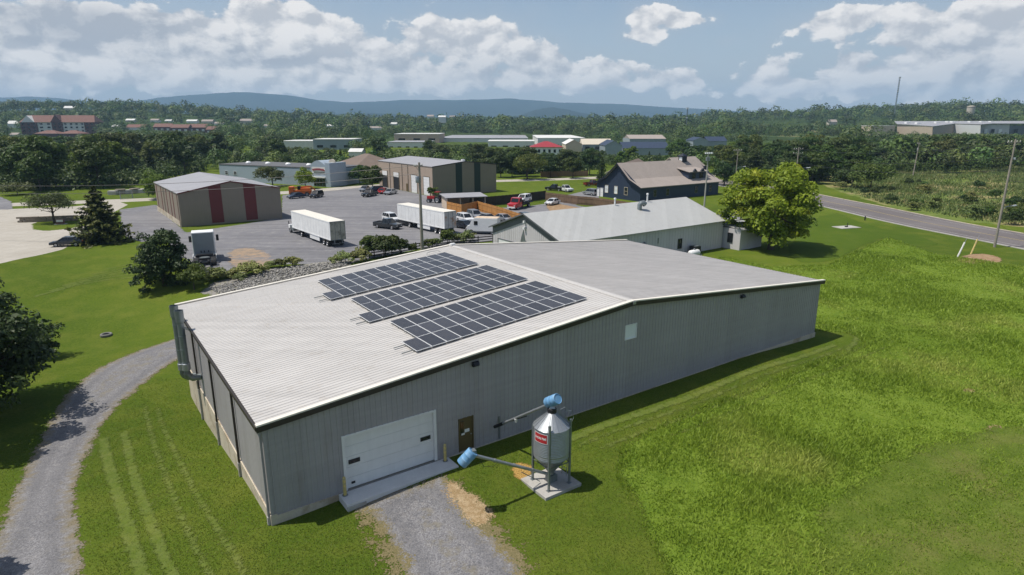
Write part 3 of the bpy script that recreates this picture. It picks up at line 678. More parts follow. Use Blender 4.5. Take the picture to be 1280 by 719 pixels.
# exhaust stacks by the left wall
def stack(v,ztop,zbot,label,uo=-.85):
    o=thing('exhaust_stack',label,'exhaust stack',(*uvp(uo,v),0),BH,'exhaust stacks on the left wall')
    b=MB(); b.tube((0,0,zbot),(0,0,ztop-.8),.22,.22,20); 
    for z in np.arange(zbot+.5,ztop-.9,.95): b.lathe([(.222,z),(.235,z+.02),(.235,z+.06),(.222,z+.08)],20)
    b.build('pipe',M['galv_dull'],o,smooth=True)
    b=MB(); b.lathe([(.225,ztop-.85),(.27,ztop-.8),(.285,ztop),(.27,ztop),(.255,ztop-.5),(.02,ztop-.5)],20); b.build('rain_collar',M['galv_dull'],o,smooth=True)
    b=MB(); b.lathe([(.225,zbot-.02),(.27,zbot),(.27,zbot+.45),(.225,zbot+.5)],20); b.build('sleeve',M['galv'],o,smooth=True)
    b=MB(); b.path([(0,0,zbot),(0,0,zbot-.25),(.09,0,zbot-.5),(.3,0,zbot-.68),(-uo-.04,0,zbot-.7)],.23,16); b.build('elbow',M['galv_dull'],o,smooth=True)
    b=MB(); b.bar((0,0,ztop-1.1),(-uo+.1,0,BE1-.3),.05,.05); b.bar((0,-.2,ztop-1.15),(-uo,-.2,BE1-.3),.04,.04); b.build('bracket',M['galv_dull'],o)
stack(17.4,6.75,2.5,'tall galvanised exhaust stack with an elbow into the left wall, nearer one'); stack(19.9,6.5,1.7,'tall galvanised exhaust stack behind the other at the left wall')
# ================================================================== feed bin with augers
SC=uvp(13.3,-5.0); sz=hz(*SC)+.16
pad=thing('concrete_pad','square concrete pad under the galvanised feed bin','pad',(*SC,0),BH); MB().box(-1.22,1.22,-1.12,1.12,-.2,sz).build('pad',M['conc'],pad,bevel=.02)
fb=thing('feed_bin','galvanised feed bin with a cone roof and red sign standing on four legs','feed bin',(*SC,sz),BH)
def tankprof():
    pr=[(.955,1.6)]
    for z in np.arange(1.62,3.38,.045): pr.append((.955+.008*(1 if int(z/.045)%2 else -1),z))
    pr.append((.955,3.38)); return pr
MB().lathe(tankprof(),40).build('tank',M['galv'],fb,smooth=True)
b=MB()
for i in range(20):
    a0,a1=2*PI*i/20,2*PI*(i+1)/20; am=(a0+a1)/2
    p=lambda r,a,z:(r*math.cos(a),r*math.sin(a),z)
    b.add([p(1.0,a0,3.35),p(1.0,am,3.345),p(1.0,a1,3.35),p(.2,a1,4.08),p(.2,am,4.075),p(.2,a0,4.08)],[(0,1,4,5),(1,2,3,4)])
    b.bar(p(1.0,a0,3.36),p(.2,a0,4.09),.025,.03)
b.build('cone_roof',M['galv'],fb)
MB().lathe([(.952,1.62),(.19,.62),(.19,.45),(.02,.45)],40).build('hopper',M['galv_dull'],fb,smooth=True)
b=MB(); b.lathe([(.2,4.05),(.24,4.06),(.24,4.28),(.16,4.32),(.01,4.33)],20); b.build('fill_collar',M['black'],fb,smooth=True)
for sx,sy in((-1,-1),(1,-1),(1,1),(-1,1)):
    b=MB(); x,y=sx*.7,sy*.7; b.bar((x,y,0),(x,y,3.75 if (sx,sy)!=(-1,1) else 3.3),.1,.1); b.box(x-.11,x+.11,y-.11,y+.11,0,.02)
    b.bar((x,y,1.65),(x*.97,y*.97,2.9),.12,.06); b.build('leg',M['galv_dull'],fb)
b=MB()
for (ax,ay),(bx,by) in(((-.7,-.7),(.7,-.7)),((.7,-.7),(.7,.7)),((.7,.7),(-.7,.7)),((-.7,.7),(-.7,-.7))): b.bar((ax,ay,1.25),(bx,by,1.25),.04,.04)
b.build('brace',M['galv_dull'],fb)
b=MB(); b.box(-.22,.28,-.22,.22,.02,.42); b.build('boot',M['galv_dull'],fb,bevel=.02)
b=MB(); 
for s in(-.2,.2): b.bar((.74,s-.2,.2),(.98,s-.2,3.2),.03,.03); b.bar((.98,s-.2,3.2),(.45,s-.2,4.0),.03,.03)
for k in range(11): b.bar((.75+.022*k,-.4,.35+k*.28),(.75+.022*k,0,.35+k*.28),.02,.02)
b.path([(.95,-.4,3.2),(1.15,-.42,3.6),(.95,-.45,4.05),(.6,-.4,4.1)],.015,6); b.path([(.95,0,3.2),(1.2,0,3.7),(.9,0,4.1),(.55,0,4.05)],.015,6)
b.build('ladder',M['galv'],fb)
# curved sign with lettering
sg=MB(); zt,zb=3.22,2.66; sa0,sa1=math.radians(168),math.radians(219)
R0=.975
def sgn(r,a0,a1,z0,z1,m,n=12):
    vs=[];fs=[]
    for i in range(n+1):
        a=a0+(a1-a0)*i/n; vs+=[(r*math.cos(a),r*math.sin(a),z0),(r*math.cos(a),r*math.sin(a),z1)]
    for i in range(n): fs.append((2*i,2*i+2,2*i+3,2*i+1))
    sg.add(vs,fs,m)
sgn(R0,sa0,sa1,zb,zt,0); sgn(R0+.004,sa0+.035,sa1-.035,zb+.035,zt-.035,1)
so=sg.build('sign',[M['white'],M['red_sign']],fb)
fc=bpy.data.curves.new('t','FONT'); fc.body='CHORE-TIME'; fc.size=.2; fc.align_x='CENTER'; fc.align_y='CENTER'; fc.offset=.006
fo=bpy.data.objects.new('t',fc); COL.objects.link(fo); bpy.context.view_layer.update()
tm=bpy.data.meshes.new_from_object(fo.evaluated_get(bpy.context.evaluated_depsgraph_get())); bpy.data.objects.remove(fo)
xsz=max(v.co.x for v in tm.vertices); sc=((sa1-sa0)*R0*.5-.07)/xsz
bm=bmesh.new(); bm.from_mesh(tm); bmesh.ops.subdivide_edges(bm,edges=bm.edges,cuts=1); bm.to_mesh(tm); bm.free()
am=(sa0+sa1)/2
for v in tm.vertices:
    a=am+v.co.x*sc/R0; z=(zb+zt)/2+v.co.y*sc*1.35; v.co=((R0+.008)*math.cos(a),(R0+.008)*math.sin(a),z)
tm.materials.clear(); tm.materials.append(M['white']); to=bpy.data.objects.new('lettering',tm); link(to,so); reg(to,so)
# barrels and augers
def drum(mbd,c,ax,L=.86,r=.29):
    ax=Vector(ax).normalized(); c=Vector(c); R=ax.to_track_quat('Z','Y').to_matrix()
    prof=[(.001,-L/2),(r*.93,-L/2),(r*.97,-L/2+.015),(r,-L/2+.05),(r,-L*.17),(r*1.03,-L*.155),(r,-L*.14),(r,L*.14),(r*1.03,L*.155),(r,L*.17),(r,L/2-.05),(r*.97,L/2-.015),(r*.9,L/2),(r*.86,L/2-.03),(.001,L/2-.03)]
    n=24; vs=[c+R@Vector((rr*math.cos(2*PI*i/n),rr*math.sin(2*PI*i/n),z)) for rr,z in prof for i in range(n)]
    fs=[(k*n+i,k*n+(i+1)%n,(k+1)*n+(i+1)%n,(k+1)*n+i) for k in range(len(prof)-1) for i in range(n)]
    mbd.add(vs,fs)
S3=Vector((SC[0],SC[1],sz))
def auger(name,label,p0,p1,r,dc,dax,extra=None):
    o=thing(name,label,'auger',p0,0); L=lambda p:Vector(p)-Vector(p0)
    b=MB(); b.tube((0,0,0),L(p1),r,r,14)
    for t in(.25,.5,.75): 
        q=L(p1)*t; dd=L(p1).normalized()*.06; b.tube(q-dd,q+dd,r*1.18,r*1.18,14)
    b.build('tube',M['galv'],o,smooth=True)
    b=MB(); drum(b,L(dc),dax); b.build('barrel',M['barrel'],o,smooth=True)
    return o,L
DB=(-2.2,27.75,3.0)
o1,L1=auger('auger','long tilted auger with a blue barrel hanging at its end by the wood chips',(S3.x-.05,S3.y-.05,sz+.42),(-1.85,28.0,2.98),.085,DB,(.62,.12,.66))
b=MB(); b.obox(L1((-1.95,27.95,3.16)),.3,.3,.3,(0,0,.5)); b.tube(L1((-1.95,27.95,2.95)),L1((-2.05,27.85,3.02)),.13,.2,14); b.build('gearbox',M['galv_dull'],o1)
b=MB(); b.path([L1((-1.7,28.1,2.95)),L1((-1.4,28.1,2.3)),L1((-.9,28.5,2.1)),L1((-.5,28.8,2.35))],.012,6); b.build('cable',M['black'],o1)
b=MB(); b.bar(L1((S3.x-1.6,S3.y-.95,sz+1.1)),L1((S3.x-.6,S3.y-.2,sz+.1)),.04,.04); b.build('prop',M['galv_dull'],o1)
UE=Vector((-1.02,33.9,1.5)); UT=Vector((S3.x-.15,S3.y+.15,sz+4.45))
o2,L2=auger('auger','tilted auger from the warehouse wall up to a blue barrel over the feed bin',tuple(UE),tuple(UT),.075,(S3.x+.02,S3.y-.02,sz+4.72),(.6,-.6,.55))
b=MB(); b.tube((0,0,0),L2(UT)*.17,.1,.1,14); b.build('sleeve',M['black'],o2)
b=MB(); b.add([L2(S3+Vector(p)) for p in((-.16,-.16,4.32),(.16,-.16,4.32),(.16,.16,4.32),(-.16,.16,4.32),(0,0,4.7))],[(0,1,4),(1,2,4),(2,3,4),(3,0,4),(0,3,2,1)]); b.build('funnel',M['galv'],o2)
b=MB(); q=L2(UT)*.42; b.tube(q+Vector((0,0,-.05)),q+Vector((0,0,-.28)),.11,.05,12); b.build('spout',M['white'],o2)
b=MB(); b.bar(L2(UT)*.3+Vector((0,0,-.05)),L2(UT)*.62+Vector((0,0,-.16)),.05,.05); b.build('stay',M['black'],o2)
# ================================================================== other buildings
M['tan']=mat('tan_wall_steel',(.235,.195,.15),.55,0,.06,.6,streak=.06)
M['tan_lit']=mat('tan_wall_sunlit',(.36,.285,.225),.8,0,.08,.6,fine=.04,bscale=6)  # lighter copy of the tan for the sun-facing wall, sunlight put into the colour
M['maroon']=mat('maroon_steel',(.13,.022,.022),.5,0,.1,1)
M['roof_galv']=ribmat('pale_shop_roof',(.31,.30,.305),.45,0,.06,.06)
M['green_dark']=mat('dark_green_steel',(.012,.03,.025),.5,0,.1,1)
M['navy']=mat('navy_board_siding',(.026,.040,.072),.6,0,.12,1.5,streak=.12)
M['navy_trim']=mat('navy_trim',(.008,.011,.022),.6,0,.1,1.5)
M['shingle']=mat('pinkish_brown_shingles',(.31,.265,.235),.9,0,.1,.5,fine=.14,bscale=5,bump=.2)
M['shingle_dark']=mat('brown_shingles',(.165,.125,.10),.9,0,.12,.5,fine=.14,bscale=5,bump=.2)
M['garage_roof']=ribmat('light_grey_garage_roof',(.40,.40,.385),.5,0,.05,.06)
M['garage_wall']=ribmat('pale_grey_garage_wall',(.56,.535,.545),.55,0,.05,.05)
M['garage_trim']=mat('slate_grey_trim',(.13,.135,.145),.55,0,.1,1)
M['cream']=mat('cream_stucco',(.52,.46,.37),.8,0,.06,1)
M['blueshop']=mat('pale_blue_siding',(.33,.385,.44),.55,0,.08,.8,streak=.08)
M['roof_darkgrey']=mat('dark_flat_roof',(.11,.11,.115),.85,0,.15,.4)
M['red_roof']=mat('red_steel_roof',(.30,.03,.035),.5,0,.1,.5)
M['white_roof']=mat('white_membrane_roof',(.62,.61,.58),.7,0,.12,.15)
M['brick']=mat('red_brick',(.125,.062,.052),.9,0,.15,.8,fine=.1,bscale=4)
M['red_tile']=mat('red_brown_roof_tiles',(.165,.082,.062),.85,0,.15,.5,fine=.1,bscale=4)
M['stone']=mat('field_stone',(.25,.21,.165),.95,0,.25,2,fine=.15,bump=.5,bscale=6)
M['fence_new']=mat('new_orange_fence_wood',(.44,.21,.06),.8,0,.15,1.5,streak=.25)
M['fence_old']=mat('old_brown_fence_wood',(.175,.115,.075),.9,0,.2,1.5,streak=.3)
M['fence_dark']=mat('dark_fence_wood',(.05,.036,.028),.9,0,.2,1.5,streak=.3)
M['rail_wood']=mat('grey_black_rail_wood',(.032,.029,.026),.9,0,.25,2,streak=.3)
M['steelblue']=mat('steel_blue_siding',(.27,.31,.34),.55,0,.1,.5)
M['beige']=mat('beige_siding',(.54,.44,.34),.7,0,.08,.5)
M['pinktan']=mat('pinkish_tan_block',(.55,.40,.31),.8,0,.08,.3)
M['offwhite']=mat('off_white_siding',(.66,.65,.61),.7,0,.08,.5)
M['hedge_blue']=mat('blue_grey_mesh',(.22,.25,.28),.7,0,.1,1)
def face(W,L,f,a0,a1,z0,z1,d0,d1,b,m=0):
    """box on a wall: d is distance out of the wall"""
    if f=='F': b.box(a0,a1,-d1,-d0,z0,z1,m)
    elif f=='B': b.box(a0,a1,L+d0,L+d1,z0,z1,m)
    elif f=='L': b.box(-d1,-d0,a0,a1,z0,z1,m)
    elif f=='R': b.box(W+d0,W+d1,a0,a1,z0,z1,m)
def window(root,W,L,f,a,w,z0,z1,frame=None,glass=None,mull=True):
    b=MB(); t=.09
    face(W,L,f,a,a+t,z0,z1,.01,.08,b); face(W,L,f,a+w-t,a+w,z0,z1,.01,.08,b); face(W,L,f,a+t,a+w-t,z0,z0+t,.01,.09,b); face(W,L,f,a+t,a+w-t,z1-t,z1,.01,.08,b)
    if mull: face(W,L,f,a+t,a+w-t,(z0+z1)/2-.03,(z0+z1)/2+.03,.03,.07,b)
    wo=b.build('window',frame or M['white'],root)
    b=MB(); face(W,L,f,a+t,a+w-t,z0+t,z1-t,.005,.03,b); b.build('pane',glass or M['glass_dark'],wo); return wo
def door(root,W,L,f,a,w,z0,z1,m,frame=None,name='door',lines=4):
    b=MB(); n=lines
    for k in range(n): 
        za=z0+(z1-z0)*k/n; face(W,L,f,a+.08,a+w-.08,za+.01,za+(z1-z0)/n-.015,.01,.05,b)
    do=b.build(name,m,root)
    b=MB(); face(W,L,f,a-.05,a+.08,z0,z1+.1,.01,.09,b); face(W,L,f,a+w-.08,a+w+.05,z0,z1+.1,.01,.09,b); face(W,L,f,a+.08,a+w-.08,z1,z1+.1,.01,.09,b)
    b.build('frame',frame or m,do); return do
def gable(name,label,x,y,h,W,L,e,r,wm,rm,tm,ov=.3,cat='building',z=None,th=.12,group=None,flare=0,lit=None):
    zz=hz(x,y) if z is None else z
    o=thing(name,label,cat,(x,y,zz),h,group)
    b=MB(); 
    pf=[(0,-1.5),(W,-1.5),(W,e),(W/2,r),(0,e)]
    n=5; vs=[(a,0,c) for a,c in pf]+[(a,L,c) for a,c in pf]
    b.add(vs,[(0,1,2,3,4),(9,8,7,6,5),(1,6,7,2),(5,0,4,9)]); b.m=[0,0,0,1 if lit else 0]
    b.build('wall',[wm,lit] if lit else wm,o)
    b=MB(); k=(r-e)/(W/2)
    def prof(s):
        if flare: return [(-ov,e-k*ov*.35),(W*.22,e+(r-e)*.30),(W/2,r)]
        return [(-ov,e-k*ov),(W/2,r)]
    for s in(0,1):
        pr=prof(s); pr=[(W-a,c) if s else (a,c) for a,c in pr]
        for (a0,c0),(a1,c1) in zip(pr[:-1],pr[1:]):
            vs=[(a0,-ov,c0+.02),(a1,-ov,c1+.02),(a1,L+ov,c1+.02),(a0,L+ov,c0+.02),(a0,-ov,c0+.02+th),(a1,-ov,c1+.02+th),(a1,L+ov,c1+.02+th),(a0,L+ov,c0+.02+th)]
            b.add(vs,[(0,3,2,1),(4,5,6,7),(0,1,5,4),(1,2,6,5),(2,3,7,6),(3,0,4,7)])
    b.build('roof',rm,o)
    for yy in(-ov-.03,L+ov):
        b=MB()
        for s in(0,1):
            pr=[(W-a,c) if s else (a,c) for a,c in prof(s)]
            for (a0,c0),(a1,c1) in zip(pr[:-1],pr[1:]):
                t=.3 if flare else .16
                b.add([(a0,yy,c0-t+.1),(a1,yy,c1-t+.1),(a1,yy+.03,c1-t+.1),(a0,yy+.03,c0-t+.1),(a0,yy,c0+th+.04),(a1,yy,c1+th+.04),(a1,yy+.03,c1+th+.04),(a0,yy+.03,c0+th+.04)],[(0,3,2,1),(4,5,6,7),(0,1,5,4),(1,2,6,5),(2,3,7,6),(3,0,4,7)])
        b.build('rake_trim',tm,o)
    return o
# red-striped shop
W,L,e,r=18.6,28.6,6.2,7.95
o=gable('striped_shop','tan metal shop with two dark red stripes on its gable end and a grey roof',-61.9,116.8,.637,W,L,e,r,M['tan'],M['roof_galv'],M['maroon'],ov=.15)
for a,w in((5.3,2.2),(11.6,2.2)):
    b=MB(); zt=lambda q:e+(r-e)*(1-abs(q-W/2)/(W/2))-.12
    b.add([(a,-.03,.3),(a+w,-.03,.3),(a+w,-.03,zt(a+w)),(a,-.03,zt(a)),(a,-.001,.3),(a+w,-.001,.3),(a+w,-.001,zt(a+w)),(a,-.001,zt(a))] if True else [],[(0,1,2,3),(4,7,6,5),(0,4,5,1),(1,5,6,2),(2,6,7,3),(3,7,4,0)]); b.build('stripe_panel',M['maroon'],o)
for v in(1.2,6,9.2,13.5,20,26):
    b=MB(); face(W,L,'L',v,v+.55,.9,e-.1,.005,.05,b); b.build('stripe_panel',M['maroon'],o)
b=MB(); face(W,L,'L',-.05,L,-.3,1.0,.06,.12,b); b.build('plinth',M['plinth'],o)
b=MB(); face(W,L,'L',16.5,16.62,0,e-.2,.06,.16,b); face(W,L,'L',.2,.32,0,e-.2,.125,.22,b); b.build('downspout',M['tan'],o)
o=thing('outdoor_unit','pale cluster of outdoor units at the foot of the red-striped gable','outdoor unit',(*g(266,272),0),.637)
b=MB(); b.box(-1.6,1.6,-.4,.5,.0,.15); b.box(-1.5,-.3,-.3,.4,.15,1.7); b.box(-.1,.6,-.25,.35,.15,1.5); b.box(.8,1.5,-.25,.4,.15,1.9); b.build('cabinet',M['dirty_white'],o,bevel=.04)
b=MB(); b.box(-1.3,-.5,-.32,-.301,.5,1.4); b.box(.95,1.35,-.27,-.251,.6,1.6); b.build('grille',M['black'],o)
# tan workshop
W,L,e,r=20.3,34.8,7.65,8.75
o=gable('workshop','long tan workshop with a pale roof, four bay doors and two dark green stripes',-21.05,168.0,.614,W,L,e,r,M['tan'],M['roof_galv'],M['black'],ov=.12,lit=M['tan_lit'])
for a,w in((7.1,2.0),(13.0,2.0)):
    zt=lambda q:e+(r-e)*(1-abs(q-W/2)/(W/2))-.1
    b=MB(); b.add([(a,-.03,.2),(a+w,-.03,.2),(a+w,-.03,zt(a+w)),(a,-.03,zt(a)),(a,-.001,.2),(a+w,-.001,.2),(a+w,-.001,zt(a+w)),(a,-.001,zt(a))],[(0,1,2,3),(4,7,6,5),(0,4,5,1),(1,5,6,2),(2,6,7,3),(3,7,4,0)]); b.build('stripe_panel',M['green_dark'],o)
for v,op in((1.6,0),(9.0,0),(20.5,1),(28.5,1)):
    if op:
        b=MB(); face(W,L,'L',v,v+3.6,0,4.9,.01,.05,b); do=b.build('bay_door_or_opening',M['black'],o)  # open bay: flat black board painted for the shade inside
        b=MB(); face(W,L,'L',v,v+3.6,3.6,4.9,.055,.1,b); b.build('raised_panel',M['door_white'],do)
        b=MB(); face(W,L,'L',v-.2,v,0,5.1,.01,.12,b); face(W,L,'L',v+3.6,v+3.8,0,5.1,.01,.12,b); b.build('frame',M['brown'],do)
    else: door(o,W,L,'L',v,3.6,0,4.9,M['white'],M['brown'],'bay_door_or_opening',6)
for v in(7,14.4,18.2,26.5):
    b=MB(); face(W,L,'L',v,v+.16,0,e-.1,.01,.15,b); b.build('downspout',M['tan'],o)
b=MB(); face(W,L,'L',14.9,15.9,0,2.2,.01,.06,b); b.build('door',M['brown'],o)
b=MB(); b.obox((W*.62,L*.15,r-.1),.8,.8,.8); b.build('roof_vent',M['white'],o)
# hip roofed house behind
def hip(name,label,x,y,h,W,L,e,r,wm,rm,ov=.6,inset=None,z=None,cat='house',group=None):
    zz=hz(x,y) if z is None else z
    o=thing(name,label,cat,(x,y,zz),h,group); MB().box(0,W,0,L,-1.5,e).build('wall',wm,o)
    i=inset if inset is not None else min(W,L)/2
    if L>=W: R=[(W/2,i,r),(W/2,L-i,r)]
    else: R=[(i,L/2,r),(W-i,L/2,r)]
    q=[(-ov,-ov,e-.1),(W+ov,-ov,e-.1),(W+ov,L+ov,e-.1),(-ov,L+ov,e-.1)]
    b=MB()
    if L>=W: fs=[(0,1,4),(1,2,5,4),(2,3,5),(3,0,4,5),(0,3,2,1)]
    else: fs=[(0,1,5,4),(1,2,5),(2,3,4,5),(3,0,4),(0,3,2,1)]
    b.add(q+R,fs); b.build('roof',rm,o)
    b=MB(); b.box(-ov-.05,W+ov+.05,-ov-.05,-ov+.02,e-.3,e-.06); b.box(-ov-.05,-ov+.02,-ov+.02,L+ov,e-.3,e-.06); b.build('gutter',M['shingle_dark'],o)
    return o
p=g(445,228); HH=hip('hip_roof_house','cream house with a low brown hip roof behind the tan workshop',p[0],p[1],.614,18,22,4.6,8.6,M['cream'],M['shingle_dark'])
for v in(3,7.5,12): window(HH,18,22,'L',v,1.3,1.2,2.9)
b=MB(); b.prism_y([(-1.2,0),(1.2,0),(0,.8)],0,2.0); b.build('gable_vent',M['black'],HH,loc=(13.5,6.0,6.6))
# long pale blue shop with an entrance tower
A0=g(276,226);A1=g(414,233.5); d=A1-A0; hh=math.atan2(d[1],d[0]); W=float(np.hypot(*d)); L=16; e=5.3
o=thing('long_blue_shop','long pale blue flat roofed shop with an entrance tower by the wood','shop',(*A0,0),hh)
MB().box(0,W,0,L,-1,e).build('wall',M['blueshop'],o); MB().box(-.05,.02,-.04,L,-1,e+.02).build('end_wall',M['white'],o)
MB().box(-.1,W,-.1,L,e+.02,e+.3).build('roof',M['roof_darkgrey'],o)
for k in(6,15,24,33): 
    b=MB(); b.lathe([(.9,e+.3),(.9,e+.55),(.5,e+.95),(.01,e+1.0)],12,(k,7)); b.build('roof_vent',M['white'],o,smooth=True)
b=MB(); b.box(W-6.6,W+.1,-1.2,6,0,6.6); b.box(W-.6,W+1.2,-1.5,6,0,7.2); tw=b.build('entrance_tower',M['blueshop'],o)
b=MB(); 
prof=[(W-6.4+5.4*i/16,6.6+1.25*math.sin(PI*i/16)) for i in range(17)]; b.prism_y(prof,-1.2,5); b.build('curved_roof',M['blueshop'],tw)
b=MB(); b.tube((W-.4,1.5,7.0),(W-.4,1.9,7.0),1.25,1.25,20); b.build('disc',M['cream'],tw)
b=MB(); b.box(W-6,W-.8,-1.26,-1.205,4.0,5.9); b.box(W-6.2,W-.6,-1.9,-1.21,2.7,3.0); b.build('sign_board',M['offwhite'],tw)
M['redscript']=mat('red_script',(.38,.08,.09),.6,0,.05,1)
b=MB(); pts=[(W-5.8+4.8*i/60,-1.3,5.0+.32*math.sin(i*1.05)+.25*math.sin(PI*i/60)) for i in range(61)]; b.path(pts,.1,5); b.build('script_lettering',M['redscript'],tw)
b=MB(); 
for i in range(9): b.box(W-5.2+i*.47,W-4.9+i*.47,-1.3,-1.262,4.15,4.5)
b.build('lettering',M['green_dark'],tw)
for k in range(4):
    wo=MB().box(W-5.6+k*1.15,W-4.6+k*1.15,-1.27,-1.205,.2,2.4).build('shop_window',M['glass_dark'],tw)
for k in (2.5,6.5): window(o,W,L,'F',k,1.4,2.2,3.4)
# grey garage building behind the warehouse
W,L,e,r=15.8,32.5,4.35,7.05; gx0,gy0,gh=-2.78,90.75,-.949
o=gable('grey_garage','pale grey metal garage with a plain light roof right behind the solar panel warehouse',gx0,gy0,gh,W,L,e,r,M['garage_wall'],M['garage_roof'],M['garage_trim'],ov=.45,th=.1)
b=MB()
for i in range(int(W/.45)):
    a=.1+i*.45; zt=e+(r-e)*(1-abs(a-W/2)/(W/2))-.3; b.box(a,a+.07,-.03,-.002,0,zt)
b.build('wall_ribs',M['garage_wall'],o)
b=MB(); zl=lambda a:e+(r-e)*(1-abs(a-W/2)/(W/2))
b.add([(0,-.04,e-1.0),(W/2,-.04,r-1.0),(W/2,-.04,r-.05),(0,-.04,e-.05),(0,-.031,e-1.0),(W/2,-.031,r-1.0),(W/2,-.031,r-.05),(0,-.031,e-.05)],[(0,1,2,3),(4,7,6,5),(0,4,5,1),(1,5,6,2),(2,6,7,3),(3,7,4,0)])
b.add([(W/2,-.04,r-1.0),(W,-.04,e-1.0),(W,-.04,e-.05),(W/2,-.04,r-.05),(W/2,-.031,r-1.0),(W,-.031,e-1.0),(W,-.031,e-.05),(W/2,-.031,r-.05)],[(0,1,2,3),(4,7,6,5),(0,4,5,1),(1,5,6,2),(2,6,7,3),(3,7,4,0)])
b.build('gable_band',M['garage_trim'],o)
door(o,W,L,'F',1.4,4.2,0,2.75,M['white'],M['garage_trim'],'garage_door',5)
b=MB(); b.add([(6.6,-.06,1.9),(8.9,-.06,1.9),(8.6,-.06,3.1),(7.9,-.06,3.5),(7.5,-.06,4.9),(6.9,-.06,3.4)],[(0,1,2,3,4,5)]); b.add([(6.6,-.035,1.9),(8.9,-.035,1.9),(8.6,-.035,3.1),(7.9,-.035,3.5),(7.5,-.035,4.9),(6.9,-.035,3.4)],[(5,4,3,2,1,0)])
b.build('dark_emblem',M['galv_dull'],o)
for z in(5.85,5.0): 
    b=MB(); b.box(W/2-.15,W/2+.15,-.35,-.045,z,z+.3); b.build('wall_light',M['white'],o)
for v,w,z0,z1 in((22.0,.9,1.0,2.5),(13.2,.9,1.0,2.2)): window(o,W,L,'R',v,w,z0,z1,M['black'])
b=MB(); 
for v in np.arange(.3,L,.6): b.box(W+.002,W+.03,v,v+.06,0,e-.15)
b.build('wall_ribs',M['garage_wall'],o)
b=MB(); b.box(W+.03,W+.06,17.6,17.8,2.3,3.1); b.lathe([(.28,2.2),(.3,2.6),(.01,2.9)],10,(W+.15,14.8)); b.build('wall_fitting',M['galv_dull'],o)
# hooded roof vent, small pipes
def roofz(a): return e+(r-e)*(1-abs(a-W/2)/(W/2))+.1
b=MB(); a,v=10.2,19.6; z0=roofz(a); b.path([(a,v,z0-.3),(a,v,z0+.7),(a+.1,v+.2,z0+.95),(a+.2,v+.5,z0+1.0),(a+.3,v+.8,z0+.75)],[.36,.36,.4,.42,.42],12); b.build('hooded_vent',M['galv_dull'],o,smooth=True)
for a,v,h_ in((8.2,16.4,.9),(8.1,23.5,1.1)):
    b=MB(); z0=roofz(a); b.tube((a,v,z0-.2),(a,v,z0+h_),.12,.12,10); b.tube((a,v,z0+h_),(a,v,z0+h_+.2),.2,.16,10); b.build('vent_pipe',M['dirty_white'],o)
b=MB(); b.box(W,W+.0,0,0,0,0) if False else None
# lower wing at its far right end
wx=MB(); wx.box(W-6.5,W+3.0,L+.3,L+6.0,-1,3.2); wg=wx.build('wing',M['garage_wall'],o)
b=MB(); b.add([(W-6.8,L+.3,4.2),(W+3.4,L+.3,3.1),(W+3.4,L+6.3,3.1),(W-6.8,L+6.3,4.2),(W-6.8,L+.3,4.3),(W+3.4,L+.3,3.2),(W+3.4,L+6.3,3.2),(W-6.8,L+6.3,4.3)],[(0,3,2,1),(4,5,6,7),(0,1,5,4),(1,2,6,5),(2,3,7,6),(3,0,4,7)]); b.build('wing_roof',M['garage_roof'],o)
b=MB(); b.box(W+.8,W+1.7,L+.2,L+.29,1.0,2.5); b.build('window',M['glass_dark'],o)
# air conditioner and white covered thing by its wall
def local(ox,oy,h_,a,v): return (ox+a*math.cos(h_)-v*math.sin(h_),oy+a*math.sin(h_)+v*math.cos(h_))
q=local(gx0,gy0,gh,W+1.0,24.8); t=thing('air_conditioner','dark boxy air conditioner beside the wall of the pale grey garage','air conditioner',(*q,0),gh)
b=MB(); b.box(-.6,.6,-.6,.6,.1,1.3); b.build('cabinet',M['black'],t,bevel=.05); MB().lathe([(.5,1.3),(.5,1.36),(.1,1.38),(.01,1.38)],14).build('fan_grille',M['galv_dull'],t); MB().box(-.75,.75,-.75,.75,-.1,.1).build('base',M['conc'],t)
q=local(gx0,gy0,gh,W+2.6,22.6); t=thing('propane_tank','white rounded tank lying on the grass by the pale grey garage','tank',(*q,0),gh)
b=MB(); n=12; pr=[(.01,-1.1),(.3,-1.05),(.48,-.8),(.5,0),(.48,.8),(.3,1.05),(.01,1.1)]
vs=[(rr*math.cos(2*PI*i/n),z,.75+rr*math.sin(2*PI*i/n)) for rr,z in pr for i in range(n)]; b.add(vs,[(k*n+i,k*n+(i+1)%n,(k+1)*n+(i+1)%n,(k+1)*n+i) for k in range(6) for i in range(n)]); b.build('shell',M['white'],t,smooth=True)
b=MB(); b.box(-.3,.3,-.7,-.5,0,.4); b.box(-.3,.3,.5,.7,0,.4); b.build('feet',M['conc'],t); MB().lathe([(.14,1.2),(.14,1.4),(.01,1.45)],10).build('valve_cap',M['galv'],t)
# navy barn
W,L,e,r=15.9,30.1,3.48,8.88; nx0,ny0,nh=22.66,168.98,-.965
o=gable('navy_barn','navy blue barn with flared brown shingle roof, dormer and small cupola',nx0,ny0,nh,W,L,e,r,M['navy'],M['shingle'],M['navy_trim'],ov=.7,th=.18,flare=1)
b=MB()
for i in range(int(W/.5)):
    a=.2+i*.5; k=abs(a-W/2); zt=(e+(r-e)*(W/2-k)/(W*.22)*.30) if W/2-k<W*.22 else e+(r-e)*(.30+.70*((W/2-k)-W*.22)/(W/2-W*.22)); b.box(a,a+.06,-.03,-.002,0,max(zt-.4,e-.5))
b.build('battens',M['navy'],o)
for a in(3.2,6.7,10.3): window(o,W,L,'F',a,1.25,1.2,3.2,M['cream'],M['glass_pale'] if a<8 else M['glass_dark'])
door(o,W,L,'F',1.5,1.0,0,2.2,M['white'],M['white'],'door',2); door(o,W,L,'F',.2,.9,0,2.2,M['white'],M['white'],'door',2)
